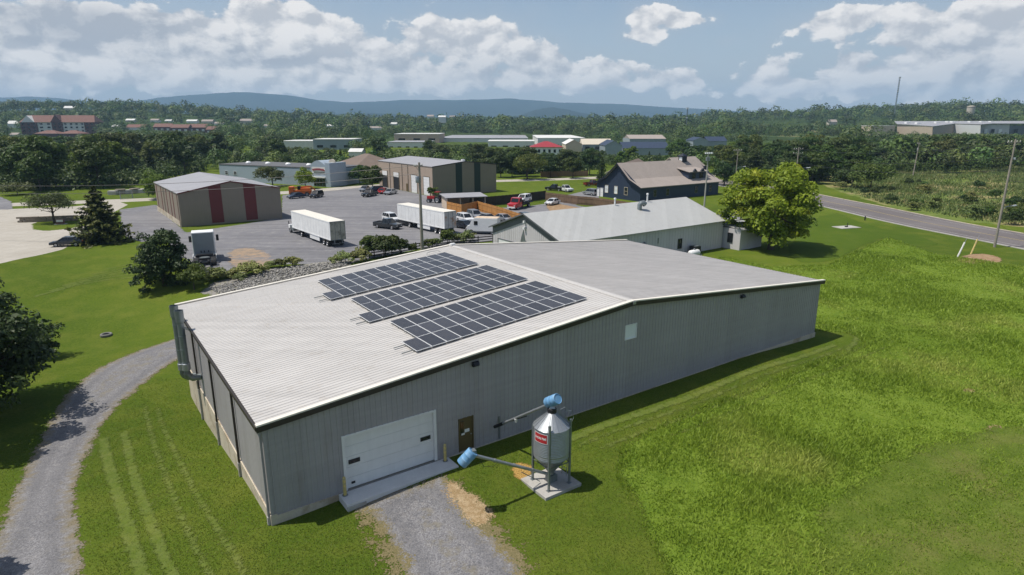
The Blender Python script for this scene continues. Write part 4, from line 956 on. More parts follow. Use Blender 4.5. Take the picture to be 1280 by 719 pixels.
for v in(4.6,9.2,20.3,26.0): window(o,W,L,'R',v,1.2,.9,2.7,M['garage_trim'],M['glass_dark'])
# dormer on the right slope
b=MB(); b.box(W-5.2,W-1.6,19.5,26.5,4.0,6.3); do=b.build('dormer',M['navy'],o)
b=MB(); b.add([(W-7.2,19.1,7.35),(W-1.1,19.1,6.25),(W-1.1,26.9,6.25),(W-7.2,26.9,7.35),(W-7.2,19.1,7.5),(W-1.1,19.1,6.4),(W-1.1,26.9,6.4),(W-7.2,26.9,7.5)],[(0,3,2,1),(4,5,6,7),(0,1,5,4),(1,2,6,5),(2,3,7,6),(3,0,4,7)]); b.build('dormer_roof',M['shingle'],do)
for v in(20.8,23.8):
    b=MB(); b.box(W-1.59,W-1.54,v,v+1.3,4.6,6.0); b.build('window',M['glass_dark'],do)
    b=MB(); b.prism_x([(v-.2,6.4),(v+1.5,6.4),(v+.65,7.15)],W-1.5,W-1.05); b.build('gablet',M['navy_trim'],do)
b=MB(); b.box(W/2-.8,W/2+.8,23.3,24.9,8.5,10.1); cu=b.build('cupola',M['navy_trim'],o)
b=MB(); b.add([(W/2-1.1,23.0,10.1),(W/2+1.1,23.0,10.1),(W/2+1.1,25.2,10.1),(W/2-1.1,25.2,10.1),(W/2,24.1,10.9)],[(0,1,4),(1,2,4),(2,3,4),(3,0,4),(0,3,2,1)]); b.build('cupola_roof',M['navy_trim'],cu)
b=MB(); b.box(W/2-.5,W/2+.5,23.26,23.295,8.9,9.9); b.build('cupola_window',M['glass_pale'],cu)
b=MB(); b.box(W-3.2,W-2.6,27.2,27.9,4.5,7.6); b.build('chimney',M['navy_trim'],o)
# house right behind the navy barn
p=at(757,222,205); o=gable('brown_house','brown shingled house peeking over the navy barn',p[0],p[1],-.35,12,26,3.4,6.6,M['cream'],M['shingle_dark'],M['cream'],z=0)
p=at(822,212,225); o=gable('tan_roof_house','tan roofed house with a small gable behind the cupola of the navy barn',p[0],p[1],-.9,10,14,3.8,7.2,M['cream'],M['shingle'],M['cream'],z=0)
window(o,10,14,'F',4.2,1.4,4.2,5.4)
# ------------------------------------------------------------- far buildings: at real distances on the terrain
VIS=[(24,130,167,800),(1204,1222,141.5,1000),(1118,1290,166,600)]
def shed_far(name,label,px0,px1,pyb,pyt,Y,depth,wm,rm,roof='flat',rise=1.5,cat='building',wins=0,rot=0.0,group=None,winm=None):
    if cat=='house' or name=='far_house':
        q=g((px0+px1)/2,pyb); 
        if 250<q[1]<3000: Y=float(q[1])
    VIS.append((px0-2,px1+2,pyb-(pyb-pyt)*.3,Y))
    a=at(px0,pyb,Y);b_=at(px1,pyb,Y); W=b_[0]-a[0]; H=at(px0,pyt,Y+(depth if roof=='flat' else 0))[2]-a[2]; z=a[2]
    if roof=='gable_side':
        o=thing(name,label,cat,(a[0],Y,z),rot,group); bb=MB().box(0,W,0,depth,-6,H*.6); bb.build('wall',wm,o)
        bb=MB(); e=H*.6; bb.add([(-.3,-.4,e-.1),(W+.3,-.4,e-.1),(W+.3,depth/2,H),(-.3,depth/2,H),(W+.3,depth+.4,e-.1),(-.3,depth+.4,e-.1)],[(0,1,2,3),(3,2,4,5)]); bb.add([(0,0,e),(0,depth,e),(0,depth/2,H-.1)],[(0,1,2)]); bb.add([(W,0,e),(W,depth,e),(W,depth/2,H-.1)],[(0,1,2)]); bb.build('roof',rm,o)
    elif roof=='gable_front':
        o=gable(name,label,a[0],Y,rot,W,depth,H*.68,H,wm,rm,wm,z=z,cat=cat,group=group); return o
    elif roof=='hip':
        o=hip(name,label,a[0],Y,rot,W,depth,H*.6,H,wm,rm,z=z,cat=cat,group=group)
    else:
        o=thing(name,label,cat,(a[0],Y,z),rot,group); MB().box(0,W,0,depth,-6,H-.3).build('wall',wm,o); MB().box(-.3,W+.3,-.3,depth+.3,H-.28,H+.15).build('roof',rm,o)
    if wins:
        for k in range(wins):
            ww=W/wins*.45; x0=W*(k+.28)/wins; bb=MB(); bb.box(x0,x0+ww,-.06,-.01,H*.18,H*.42); bb.build('window',winm or M['glass_dark'],o)
    return o
shed_far('red_roof_house','white building with a bright red hip roof beyond the parked cars',664,703,194,177,370,16,M['white'],M['red_roof'],'hip',wins=6)
shed_far('tan_gable_house','tan gable fronted building right of the red roofed one',707,727,192,175,395,30,M['beige'],M['white_roof'],'gable_front',wins=2)
shed_far('cream_roof_shed','long shed with a cream roof and grey walls right of the tan gable',728,765,190,174,405,22,M['steelblue'],M['cream'],'gable_side',wins=3)
shed_far('blue_gable_hall','steel blue gable fronted hall with a navy roof, left end of the dark hall',756,777,195,176,380,26,M['steelblue'],M['navy'],'gable_front',wins=2)
shed_far('navy_roof_hall','long hall with a navy roof beyond the navy barn',778,836,196,178,395,20,M['steelblue'],M['navy'],'gable_side')
shed_far('brown_roof_hall','grey hall with a brown roof above the navy roofed hall',787,832,180,169,470,30,M['steelblue'],M['shingle'],'gable_side')
shed_far('small_blue_house','small blue gabled house at the edge of the dark wood',866,884,184,172,430,18,M['steelblue'],M['navy'],'gable_front',wins=1)
shed_far('small_navy_house','small house with a navy roof beside the small blue one',884,908,184,171,440,14,M['steelblue'],M['navy'],'gable_side')
shed_far('white_warehouse','broad white roofed warehouse behind the red roofed building',672,731,182,169,540,130,M['offwhite'],M['white_roof'],'flat')
shed_far('low_white_store','low white roofed store left of the red roofed building',610,668,186,175,520,40,M['offwhite'],M['white_roof'],'flat',wins=4)
shed_far('grey_factory','very long low grey factory across the middle distance',548,660,182,169,640,160,M['offwhite'],M['roof_galv'],'flat',wins=9,winm=M['offwhite'])
shed_far('pink_warehouse','pinkish tan warehouse with a white roof edge in the middle distance',493,549,177,166.5,600,50,M['pinktan'],M['white_roof'],'flat',wins=3)
shed_far('low_grey_depot','low grey depot in front of the pinkish tan warehouse',484,535,187,176,480,40,M['offwhite'],M['roof_galv'],'flat',wins=5)
shed_far('long_blue_depot','long blue depot with a thin white roof left of the hip roofed house',392,442,187,173,440,26,M['steelblue'],M['white_roof'],'flat',wins=3)
shed_far('long_white_depot','long white roofed depot behind the pale blue shop',352,392,184,175,450,30,M['offwhite'],M['white_roof'],'flat')
shed_far('small_white_house','small white house below the long blue depot',436,452,195,186,330,10,M['offwhite'],M['white_roof'],'gable_side')
# brick apartment block on the hill
def apartment(px0,px1,pyb,pyt,Y):
    a=at(px0,pyb,Y); W=at(px1,pyb,Y)[0]-a[0]; H=at(px0,pyt,Y)[2]-a[2]
    o=thing('apartment_block','red brick and white apartment block with a red roof on the left hill','apartment block',(a[0],Y,a[2]),.08)
    e=H*.66; cuts=[(0,.22,1),(.22,.42,0),(.42,.56,1),(.56,.86,0),(.86,1,1)]
    for c0,c1,br in cuts:
        y0=-1.5 if br else 0
        wl=MB().box(W*c0,W*c1,y0,18,-8,e).build('wall',M['brick'] if br else M['offwhite'],o)
        nW=max(2,int((c1-c0)*W/6))
        for fl in range(4):
            for k in range(nW):
                x=W*c0+(c1-c0)*W*(k+.3)/nW; z=e*(fl+.25)/4
                MB().box(x,x+(c1-c0)*W/nW*.4,y0-.1,y0-.02,z,z+e*.12).build('window',M['glass_dark'],wl)
    b=MB(); b.add([(-1,-2,e),(W+1,-2,e),(W+1,20,e),(-1,20,e),(4,9,H),(W-4,9,H)],[(0,1,5,4),(1,2,5),(2,3,4,5),(3,0,4),(0,3,2,1)]); rf=b.build('roof',M['red_tile'],o)
    b=MB(); b.prism_y([(W*.42-.5,e+.02),(W*.56+.5,e+.02),(W*.49,H*1.03)],-2.2,9); b.build('gable',M['brick'],rf)
    b=MB(); b.prism_y([(W*.02,e+.02),(W*.2,e+.02),(W*.11,H*.98)],-2.2,9); b.build('gable',M['offwhite'],rf)
apartment(29,117,170,144,800)
shed_far('red_tile_hall','low hall with a red tiled roof in front of the brick apartment block',44,72,173,163,760,18,M['brick'],M['red_tile'],'hip')
shed_far('red_tile_annex','second low red tiled building in front of the brick apartments',74,100,173,163,745,18,M['brick'],M['red_tile'],'hip')
for k,(p0,p1,yb,yt,Yd) in enumerate([(158,182,165,155.5,720),(192,214,165,154.5,735),(214,236,166,155.5,725),(236,258,166,155,735),(258,274,168,158,720)]):
    shed_far('row_house',['white gabled red roofed house, left end of the row','red roofed row house, second from the white gabled one','red roofed row house in the middle of the row','red roofed row house, second from the right end of the row','smaller red roofed house, right end of the row'][k],p0,p1,yb,yt,Yd,14,M['brick'] if k else M['offwhite'],M['red_tile'],'gable_side',cat='house',group='red roofed row houses',wins=3,winm=M['offwhite'])
for k,(p0,p1,yb,yt,Yd,lab) in enumerate([(157,168,153,148.5,900,'small pale house left above the row of red roofs'),(188,198,153,148.5,900,'small pale house above the middle of the row of red roofs'),(233,246,154,149.5,880,'long pale bungalow above the right of the row of red roofs'),(252,266,155,149.5,880,'pale bungalow beside a long one above the row of red roofs'),(206,214,153,149.5,900,'tiny pale house between two houses above the row of red roofs'),(268,280,157,152.5,900,'low cream house right of the pale bungalows on the left ridge'),(140,152,161,156,760,'low cream house between the brick apartments and the red roofed row'),(330,342,160,155.5,800,'small cream house at the right foot of the left ridge'),(408,420,160,155.5,900,'small pale house above the long blue depot'),(300,318,155,148.5,900,'pale house under the round tree on the left ridge'),(10,24,160,151,820,'pale house left of the brick apartments'),(12,22,172,166,700,'low pale house left below the brick apartments'),(80,94,139,132.5,1050,'roof of a house on the ridge above the brick apartments'),(534,542,148.5,143.5,1400,'tiny far house left on the wooded ridge in the middle'),(548,557,149,144.5,1400,'tiny far house in the middle of the wooded ridge'),(562,570,149,144.5,1420,'tiny far house at the right on the wooded ridge'),(488,498,158,153,1100,'tiny cream house above the pinkish warehouse'),(462,478,163,158,900,'small brick house above the green slope'),(668,674,151,148,1700,'tiny white speck of a house below the dark round hill'),(717,724,152,148.5,1700,'tiny white house right below the dark round hill'),(862,868,149.5,146,1300,'tiny white house beside the far mast'),(1036,1046,157,149.5,900,'small pale house on the hay field'),(1014,1022,182,177,520,'small white shed in the dark trees right of the hay field')]):
    shed_far('far_house',lab,p0,p1,yb,yt,Yd,9,M['offwhite'] if k%3 else M['cream'],M['shingle'] if k%2 else M['white_roof'],'gable_side',cat='house')
# big warehouse on the right hill: its roof climbs gently away from the camera
def hilltop():
    Yf,Yb=600,700; a=at(1122,170,Yf); o=thing('hilltop_warehouse','large tan and white warehouse with a broad grey roof on the right hill','warehouse',(a[0],Yf,a[2]),0)
    R=lambda p,py,Y: Vector(at(p,py,Y))-Vector((a[0],Yf,a[2]))
    def wall(p0,y0,t0,p1,y1,t1,m,nm='wall'):
        A,B=R(p0,170,y0),R(p1,170,y1); TA,TB=R(p0,t0,y0),R(p1,t1,y1); n=Vector((0,.6,0)); A.z-=6; B.z-=6
        return MB().add([A,B,TB,TA,A+n,B+n,TB+n,TA+n],[(0,1,2,3),(4,7,6,5),(0,4,5,1),(1,5,6,2),(2,6,7,3),(3,7,4,0)]).build(nm,m,o)
    wall(1122,650,156,1166,600,159,M['beige']); wall(1166.3,600,159,1193,650,155.6,M['tan']); wall(1193.3,650,155.6,1226,622,156.6,M['white']); wl=wall(1226.3,642,156,1262,642,155.5,M['garage_wall']); wl2=wall(1262.3,642,157,1330,642,157,M['garage_trim'])
    for k in range(4):
        c=R(1232+k*9 if k<3 else 1270,163,641); MB().box(c.x-1.5,c.x+1.5,c.y-.5,c.y-.1,c.z-3,c.z+1.2).build('dock_door',M['black'] if k%2 else M['white'],wl)
    P=[R(1121,155.4,650),R(1167,158.4,599),R(1194,155,650),R(1227,156,621),R(1240,155,640),R(1330,155,638),R(1330,151.8,Yb),R(1118,152.2,Yb)]
    d=Vector((0,0,.5)); n=8
    MB().add(P+[p+d for p in P],[tuple(range(n-1,-1,-1)),tuple(range(n,2*n))]+[(i,(i+1)%n,n+(i+1)%n,n+i) for i in range(n)]).build('roof',M['roof_galv'],o)
    for p,Y in((1134,650),(1147,640),(1171,655),(1185,672),(1191,668),(1213,670),(1227,672),(1239,675)):
        t=152.2+(158.3-152.2)*(Yb-Y)/100*.8; c=R(p,t,Y); MB().box(c.x-1.9,c.x+1.9,c.y-2,c.y+2,c.z-.8,c.z+1.6).build('roof_unit',M['dirty_white'],o,bevel=.2)
hilltop()
shed_far('low_tan_store','low tan building half hidden left of the hilltop warehouse',1090,1118,163,157,640,20,M['beige'],M['white_roof'],'flat')
# water tower, masts
p=at(1213,141,1000); t=thing('water_tower','cream water tower rising behind the right hill','water tower',(p[0],1000,p[2]-14),0)
MB().lathe([(4.9,-8),(4.9,13),(5.8,22),(5.8,23.6),(.01,24.6)],20).build('tank',M['cream'],t,smooth=True); MB().lathe([(5.85,21.6),(5.95,21.7),(5.95,22.3),(5.85,22.4)],20).build('rim_band',M['tan'],t)
def mast(name,label,pxx,pyt,pyb,Y,w,lean=0):
    a=at(pxx,pyb,Y); top=at(pxx,pyt,Y)[2]; H=top-a[2]
    t=thing(name,label,'mast',(a[0],Y,a[2]-3),0); b=MB()
    for k in range(3):
        x,y=w*math.cos(k*2.094),w*math.sin(k*2.094); b.bar((x,y,0),(x+lean,y,H+3),.3,.3)
    b.build('legs',M['galv_dull'],t); b=MB(); n=18
    for i in range(n):
        z=(H+3)*i/n; z1=(H+3)*(i+1)/n
        for k in range(3):
            x,y=w*math.cos(k*2.094),w*math.sin(k*2.094);x2,y2=w*math.cos((k+1)*2.094),w*math.sin((k+1)*2.094); b.bar((x+lean*i/n,y,z),(x2+lean*(i+1)/n,y2,z1),.2,.2)
    b.build('lattice',M['galv_dull'],t); b=MB(); b.box(lean-w-.8,lean+w+.8,-.5,.5,H+1.6,H+3.4); b.box(lean*.6-w-.5,lean*.6+w+.5,-.4,.4,(H+3)*.6,(H+3)*.6+1.2); b.build('antennas',M['dirty_white'],t)
mast('radio_mast','tall lattice radio mast standing on the right hill',1118.5,96.5,140,1000,.9,0)
mast('phone_mast','slim lattice mast in the wood beyond the navy barn',857.5,135,164,700,.45)
mast('far_mast','very small mast on the far right ridge line',1063,139,146,1500,.5)
# mid-distance fields
def gz(px,py,Y): p=at(px,py,Y); return np.array([p[0],Y])
sheet('pasture',[gz(456,168,520),gz(500,168,520),gz(496,168,760),gz(456,168,760)],M['pasture'],margin=6,cell=6)
sheet('pasture',[gz(960,168,380),gz(992,168,380),gz(985,168,520),gz(935,168,520)],M['pasture'],margin=6,cell=6)
sheet('hay_field',[gz(972,168,840),gz(1040,168,840),gz(1034,168,1010),gz(980,168,1010)],M['hay'],margin=6,cell=6)
sheet('pasture',[gz(1030,168,470),gz(1075,168,470),gz(1070,168,560),gz(1040,168,560)],M['pasture'],margin=6,cell=6)
sheet('pasture',[gz(1245,168,250),gz(1310,168,250),gz(1330,168,330),gz(1260,168,330)],M['pasture'],margin=5,cell=4)
# ================================================================== vehicles
def paint(name,c,metal=.2): 
    return mat(name,c,.28,metal,.04,1,coat=.6)
PAINT={'silver':paint('silver_car_paint',(.42,.43,.45),.5),'white':paint('white_car_paint',(.72,.72,.72),0),'black':paint('black_car_paint',(.012,.012,.014)),'navyc':paint('dark_blue_car_paint',(.015,.03,.07)),'red':paint('red_car_paint',(.45,.02,.025)),'darkred':paint('dark_red_car_paint',(.17,.012,.02)),'grey':paint('dark_grey_car_paint',(.045,.05,.055),.4),'slate':paint('slate_car_paint',(.03,.035,.05),.3)}
M['lamp_clear']=mat('headlamp_glass',(.65,.65,.62),.15,.2,.02,1); M['lamp_red']=mat('tail_lamp',(.30,.01,.012),.25,0,.02,1)
M['rim']=mat('alloy_rim',(.38,.38,.39),.35,.7,.05,3)
WHEEL={}
def wheel(parent,x,y,r,w,key=None):
    key=(round(r,3),round(w,3))
    if key not in WHEEL:
        b=MB(); n=18; pr=[(r*.62,-w/2),(r*.93,-w/2),(r,-w*.35),(r,w*.35),(r*.93,w/2),(r*.62,w/2)]
        vs=[(rr*math.cos(2*PI*i/n),yy,rr*math.sin(2*PI*i/n)) for rr,yy in pr for i in range(n)]
        b.add(vs,[(k*n+i,k*n+(i+1)%n,(k+1)*n+(i+1)%n,(k+1)*n+i) for k in range(5) for i in range(n)])
        t=b.build('tyre',M['rubber'],parent,smooth=True)
        b=MB(); pr=[(.01,-w*.42),(r*.25,-w*.46),(r*.3,-w*.36),(r*.55,-w*.36),(r*.63,-w*.47),(r*.63,w*.47),(r*.55,w*.36),(r*.3,w*.36),(r*.25,w*.46),(.01,w*.42)]
        vs=[(rr*math.cos(2*PI*i/n),yy,rr*math.sin(2*PI*i/n)) for rr,yy in pr for i in range(n)]
        b.add(vs,[(k*n+i,k*n+(i+1)%n,(k+1)*n+(i+1)%n,(k+1)*n+i) for k in range(9) for i in range(n)]); ri=b.build('rim',M['rim'],t,smooth=True)
        WHEEL[key]=(t,ri); 
        t.name='wheel'
    else:
        t0,r0=WHEEL[key]; t=t0.copy(); link(t,parent); reg(t,parent); ri=r0.copy(); link(ri,t); reg(ri,t)
    t.location=(x,y,r)
def arch(x,r,n=7): return [(x+r*math.cos(PI-PI*i/n),.33+r*math.sin(PI-PI*i/n)) for i in range(n+1)]
KINDSPEC={ # lower profile top points, wheels, cabin (x bottom rear/front, x top rear/front, z belt, z roof)
 'sedan':dict(L=4.7,w=1.8,wb=1.4,top=[(2.33,.55),(2.28,.72),(1.15,.93),(-1.55,.98),(-2.25,.95),(-2.36,.62)],cab=(-1.85,1.2,-1.05,.35,.93,1.44),r=.33),
 'suv':dict(L=4.6,w=1.86,wb=1.38,top=[(2.28,.6),(2.22,.88),(1.1,1.05),(-2.2,1.08),(-2.28,.65)],cab=(-2.22,1.12,-2.0,.45,1.03,1.72),r=.37),
 'van':dict(L=4.9,w=1.9,wb=1.5,top=[(2.4,.6),(2.3,.95),(1.5,1.1),(-2.4,1.1),(-2.43,.6)],cab=(-2.4,1.75,-2.3,.9,1.05,1.8),r=.36),
 'pickup':dict(L=5.6,w=1.95,wb=1.75,top=[(2.75,.62),(2.7,.98),(1.25,1.1),(-.55,1.1)],cab=(-.6,1.25,-.45,.55,1.05,1.8),r=.4),
}
def car(kind,color,label,px_a,px_b,cat='car',name=None,z=None,loc=None,hd=None,group=None):
    S=KINDSPEC[kind]; r=S['r']
    if loc is None:
        a=g(*px_a); b_=g(*px_b); c=(a+b_)/2; d=a-b_; hd=math.atan2(d[1],d[0]); loc=(c[0],c[1],hz(*c)+.02)
    o=thing(name or {'sedan':'parked_car','suv':'parked_suv','van':'parked_van','pickup':'pickup_truck'}[kind],label,cat,loc,hd,group)
    w=S['w']/2; wb=S['wb']; xr=-wb; xf=wb
    pts=list(S['top'])
    if kind=='pickup': pts+=[(-.6,.92),(-2.75,.92),(-2.8,.5)]
    xmin=min(p[0] for p in pts); xmax=max(p[0] for p in pts)
    poly=pts+[(xmin+.02,.33)]+arch(xr,r+.05)+arch(xf,r+.05)+[(xmax,.33)]
    b=MB(); b.prism_y(poly,-w,w)
    bo=b.build('body',PAINT[color],o,smooth=True,bevel=.05)
    if kind=='pickup':
        b=MB(); b.box(-2.76,-.62,-w,-w+.1,.9,1.14); b.box(-2.76,-.62,w-.1,w,.9,1.14); b.box(-2.8,-2.7,-w+.1,w-.1,.5,1.14); b.build('bed',PAINT[color],o,bevel=.02)
        b=MB(); b.box(-2.68,-.63,-w+.11,w-.11,.925,.945); b.build('bed_floor',M['black'],o)
    x0,x1,x2,x3,zb,zt=S['cab']; wi=w-.05; wt=w-.24
    b=MB(); b.add([(x0,-wi,zb),(x1,-wi,zb),(x1,wi,zb),(x0,wi,zb),(x2,-wt,zt),(x3,-wt,zt),(x3,wt,zt),(x2,wt,zt)],[(0,3,2,1),(4,5,6,7),(0,1,5,4),(1,2,6,5),(2,3,7,6),(3,0,4,7)])
    b.build('windows',M['glass_dark'],o)
    b=MB(); b.box(x2-.06,x3+.06,-wt-.03,wt+.03,zt-.02,zt+.045)
    for s in(-1,1):
        for (xa,xb) in((x0,x2),(x1,x3)): b.bar((xa,s*wi*.995,zb),(xb,s*wt*1.02,zt),.09,.08)
        xm=(x0+x1)/2-.1; b.bar((xm,s*(wi+.005),zb),(xm*.8,s*(wt+.015),zt),.04,.1)
        if kind in('suv','van'): b.bar((x0+.75,s*(wi+.005),zb),(x0+.85,s*(wt+.015),zt),.04,.12)
    b.build('roof',PAINT[color],o,bevel=.015)
    for s in(-1,1):
        b=MB(); b.box(xmax-.16,xmax+.015,s*(w-.38)-.19,s*(w-.38)+.19,.62,.76); b.build('headlight',M['lamp_clear'],o)
        b=MB(); b.box(xmin-.015,xmin+.12,s*(w-.28)-.17,s*(w-.28)+.17,.7,.88); b.build('tail_light',M['lamp_red'],o)
        b=MB(); b.obox((x1-.25,s*(w+.1),zb+.06),.12,.2,.14); b.build('mirror',PAINT[color],o)
        wheel(o,xf,s*(w-.11),r,.22); wheel(o,xr,s*(w-.11),r,.22)
    b=MB(); b.box(xmax-.1,xmax+.03,-w+.15,w-.15,.36,.5); b.box(xmin-.03,xmin+.1,-w+.15,w-.15,.36,.5); b.build('bumper',M['black'],o)
    return o
car('pickup','grey','dark grey pickup on the lot between the rail fence shrubs and the white trailer',(499,287),(471,284),'pickup')
car('suv','white','white suv with its nose tucked beside the front of the white box trailer',(499,280),(480,275),'suv')
car('sedan','grey','dark sedan almost hidden under the nose of the white box trailer',(516,283),(503,281))
car('suv','white','white suv behind the trailer rear, nearer the trailer',(590,280),(574,276),'suv')
car('suv','silver','silver suv parked behind the trailer rear, against the orange fence',(602,276),(586,271),'suv')
car('sedan','slate','dark blue car low in front of the white suv behind the trailer',(590,287),(572,284))
car('sedan','grey','dark car behind the flat white roof of the step van',(620,279),(600,275))
car('sedan','silver','silver car between the step van and the orange fence',(640,279),(620,275))
car('sedan','silver','silver car showing its roof behind the orange fence by the shed',(608,260),(589,257))
car('sedan','white','white sedan behind the red flatbed truck by the dark fence',(681,258),(700,254))
car('sedan','grey','dark car near the garage ridge in front of the red truck',(646,272),(664,277))
car('sedan','silver','pale car parked nearest the street by the tan workshop',(449,241),(463,237))
car('pickup','black','black pickup truck before the bay doors of the tan workshop',(450,248),(474,243),'pickup')
car('suv','navyc','dark blue suv behind the black pickup at the tan workshop',(457,241),(481,240),'suv')
car('sedan','red','small red car between the black pickup and the silver sedan',(472,244),(484,240))
car('sedan','silver','silver sedan nearest the white bay doors of the tan workshop',(478,245),(498,241))
car('sedan','navyc','dark blue car beside the orange machine, nearer the striped shop',(360,249),(381,247))
car('suv','black','black suv to the right of the dark blue car by the orange machine',(386,249),(405,245),'suv')
car('sedan','slate','dark sedan with a bright windscreen on the concrete yard under the spruce',(73,308),(98,307))
car('pickup','black','black pickup on the grass edge before the navy barn',(685,238),(702,239),'pickup')
car('pickup','white','white pickup beside the black one before the navy barn',(716,241),(698,238),'pickup')
car('pickup','darkred','dark red pickup at the corner of the navy barn',(752,232),(729,233),'pickup')
car('suv','silver','silver suv at the gable end of the navy barn',(730,243),(746,245),'suv')
car('sedan','silver','silver car before the red roofed building',(682,194),(692,194)); car('suv','black','black suv left of the red roofed building',(655,195),(663,194),'suv')
# flatbed truck with a white suv aboard
a=g(634,264); b_=g(664,257); hd=math.atan2(*(a-b_)[::-1]); c=(a+b_)/2
t=thing('flatbed_truck','red flatbed tow truck carrying a white suv inside the fenced yard','truck',(*c,0.02),hd); 
b=MB(); b.prism_y([(3.9,.5),(3.85,1.35),(2.3,1.55),(1.95,2.55),(.75,2.6),(.7,.5)],-1.1,1.1); b.build('cab',PAINT['red'],t,smooth=True,bevel=.1)
b=MB(); b.add([(2.36,-.95,1.62),(2.36,.95,1.62),(2.02,.9,2.45),(2.02,-.9,2.45)],[(0,1,2,3)]); b.box(1.0,1.9,-1.13,-1.101,1.6,2.35); b.box(1.0,1.9,1.101,1.13,1.6,2.35); b.build('windows',M['glass_dark'],t)
b=MB(); b.box(-4.2,.55,-1.2,1.2,1.05,1.22); b.box(.4,.55,-1.2,1.2,1.22,2.0); b.box(-4,.6,-.5,.5,.6,1.04); b.build('flatbed',M['black'],t)
b=MB(); b.box(3.86,3.98,-1.0,1.0,.45,.75); b.build('bumper',M['white'],t)
for s in(-1,1):
    b=MB(); b.box(3.8,3.93,s*.85-.15,s*.85+.15,.85,1.1); b.build('headlight',M['lamp_clear'],t)
    wheel(t,2.7,s*.95,.48,.3); wheel(t,-2.6,s*.9,.48,.45)
hs,cs=math.sin(hd),math.cos(hd); car('suv','white','white suv riding on the bed of the red flatbed truck',0,0,'suv',loc=(c[0]-1.9*cs,c[1]-1.9*hs,1.26),hd=hd)
# box trailers
M['reartrailer']=mat('grimy_trailer_door',(.40,.385,.30),.6,0,.2,1.2,streak=.3,alt=(.22,.21,.16),altscale=.9)
def trailer(label,rl,fl,Lt,rear,tractor=False):
    a=np.array(rl);f=np.array(fl); d=f-a; hd=math.atan2(d[1],d[0]); n=np.array([math.sin(hd),-math.cos(hd)])
    o=thing('box_trailer',label,'trailer',(*a,.02),hd)    # origin: rear corner, x forward, body to -y (right)
    w=2.55
    b=MB(); b.box(0,Lt,-w,0,1.12,4.05); b.build('body',M['dirty_white'],o,bevel=.03)
    b=MB(); b.box(.02,Lt-.02,-w+.02,-.02,4.053,4.08); 
    b.build('roof',M['trim_cream'],o)
    b=MB()
    for k in range(int(Lt/1.2)): b.box(.6+k*1.2,.64+k*1.2,.001,.02,1.3,3.9)
    b.box(0,Lt,.001,.03,1.12,1.3); b.box(0,Lt,.001,.03,3.9,4.05); b.build('side_rails',M['dirty_white'],o)
    for s in(0,1):
        b=MB(); b.box(-.05,-.005,-w+.08+s*(w/2-.05),-w/2-.02+s*(w/2-.05),1.2,3.95); do=b.build('rear_door',rear,o)
        b=MB(); b.bar((-.07,-w*.32-s*.0 if s else -w*.68,1.2),(-.07,-w*.32 if s else -w*.68,3.95),.04,.04); b.build('lock_bar',M['galv_dull'],do)
    b=MB(); b.box(-.03,0,-w,-w+.1,1.12,4.05); b.box(-.06,.0,-w,0,3.95,4.05); b.box(-.06,0,-w,0,1.1,1.2); b.build('rear_frame',M['galv_dull'],o)
    b=MB(); b.box(-.04,.02,-w+.3,-.3,.5,.6); b.box(-.04,.02,-w+.6,-w+.7,.6,1.1); b.box(-.04,.02,-.7,-.6,.6,1.1); b.build('bumper',M['galv_dull'],o)
    b=MB(); b.box(.3,Lt-.5,-w+.8,-w+1.0,.85,1.1); b.box(.3,Lt-.5,-1.0,-.8,.85,1.1); b.box(.9,3.6,-w+.4,-.4,.55,.85); b.build('frame',M['black'],o)
    b=MB(); b.box(4.6,8.6,-.1,-.05,.4,1.1); b.build('side_skirt',M['dirty_white'],o)
    for x in(1.4,2.75):
        for y in(-.2,-w+.2): wheel(o,x,y,.5,.5)
    if not tractor:
        b=MB(); b.box(Lt-3,Lt-2.8,-.6,-.4,.0,1.1); b.box(Lt-3,Lt-2.8,-w+.4,-w+.6,.0,1.1); b.box(Lt-3.2,Lt-2.6,-.7,-.3,0,.05); b.box(Lt-2.95,Lt-2.85,-w+.4,-.4,.55,.65); b.build('landing_legs',M['galv_dull'],o)
        for y in(-.3,-w+.3): wheel(o,Lt-3.9,y,.5,.45)
    return o,hd
e1=g(414,310); f1=g(366,292.5); o,hd=trailer('long white box trailer alone on the gravel lot with a grimy rear door',e1,f1,float(np.hypot(*(f1-e1))),M['reartrailer'])
t=thing('chassis_truck','low grey truck nose poking out in front of the lone white trailer','truck',(*(f1+(f1-e1)/np.hypot(*(f1-e1))*1.2),0.02),hd)
b=MB(); b.box(-1.1,1.0,-2.2,-.2,.45,1.3); b.build('chassis',M['galv_dull'],t,bevel=.05); b=MB(); b.box(.2,.9,-2.3,-1.7,.8,1.45); b.box(.2,.9,-.7,-.1,.8,1.45); b.build('fender',M['dirty_white'],t,bevel=.05); b=MB(); b.bar((.9,-.2,1.2),(.9,-.2,2.0),.06,.3); b.build('mirror',M['black'],t)
wheel(t,.4,-.3,.5,.35); wheel(t,.4,-2.1,.5,.35)
M['rear2']=mat('patchy_trailer_door',(.50,.48,.45),.6,0,.15,1.5,alt=(.33,.17,.08),altscale=.75)
e2=g(556,294.5); f2=g(497.5,281.5); trailer('long white box trailer behind the tall wooden utility pole',e2,f2,float(np.hypot(*(f2-e2))),M['rear2'])
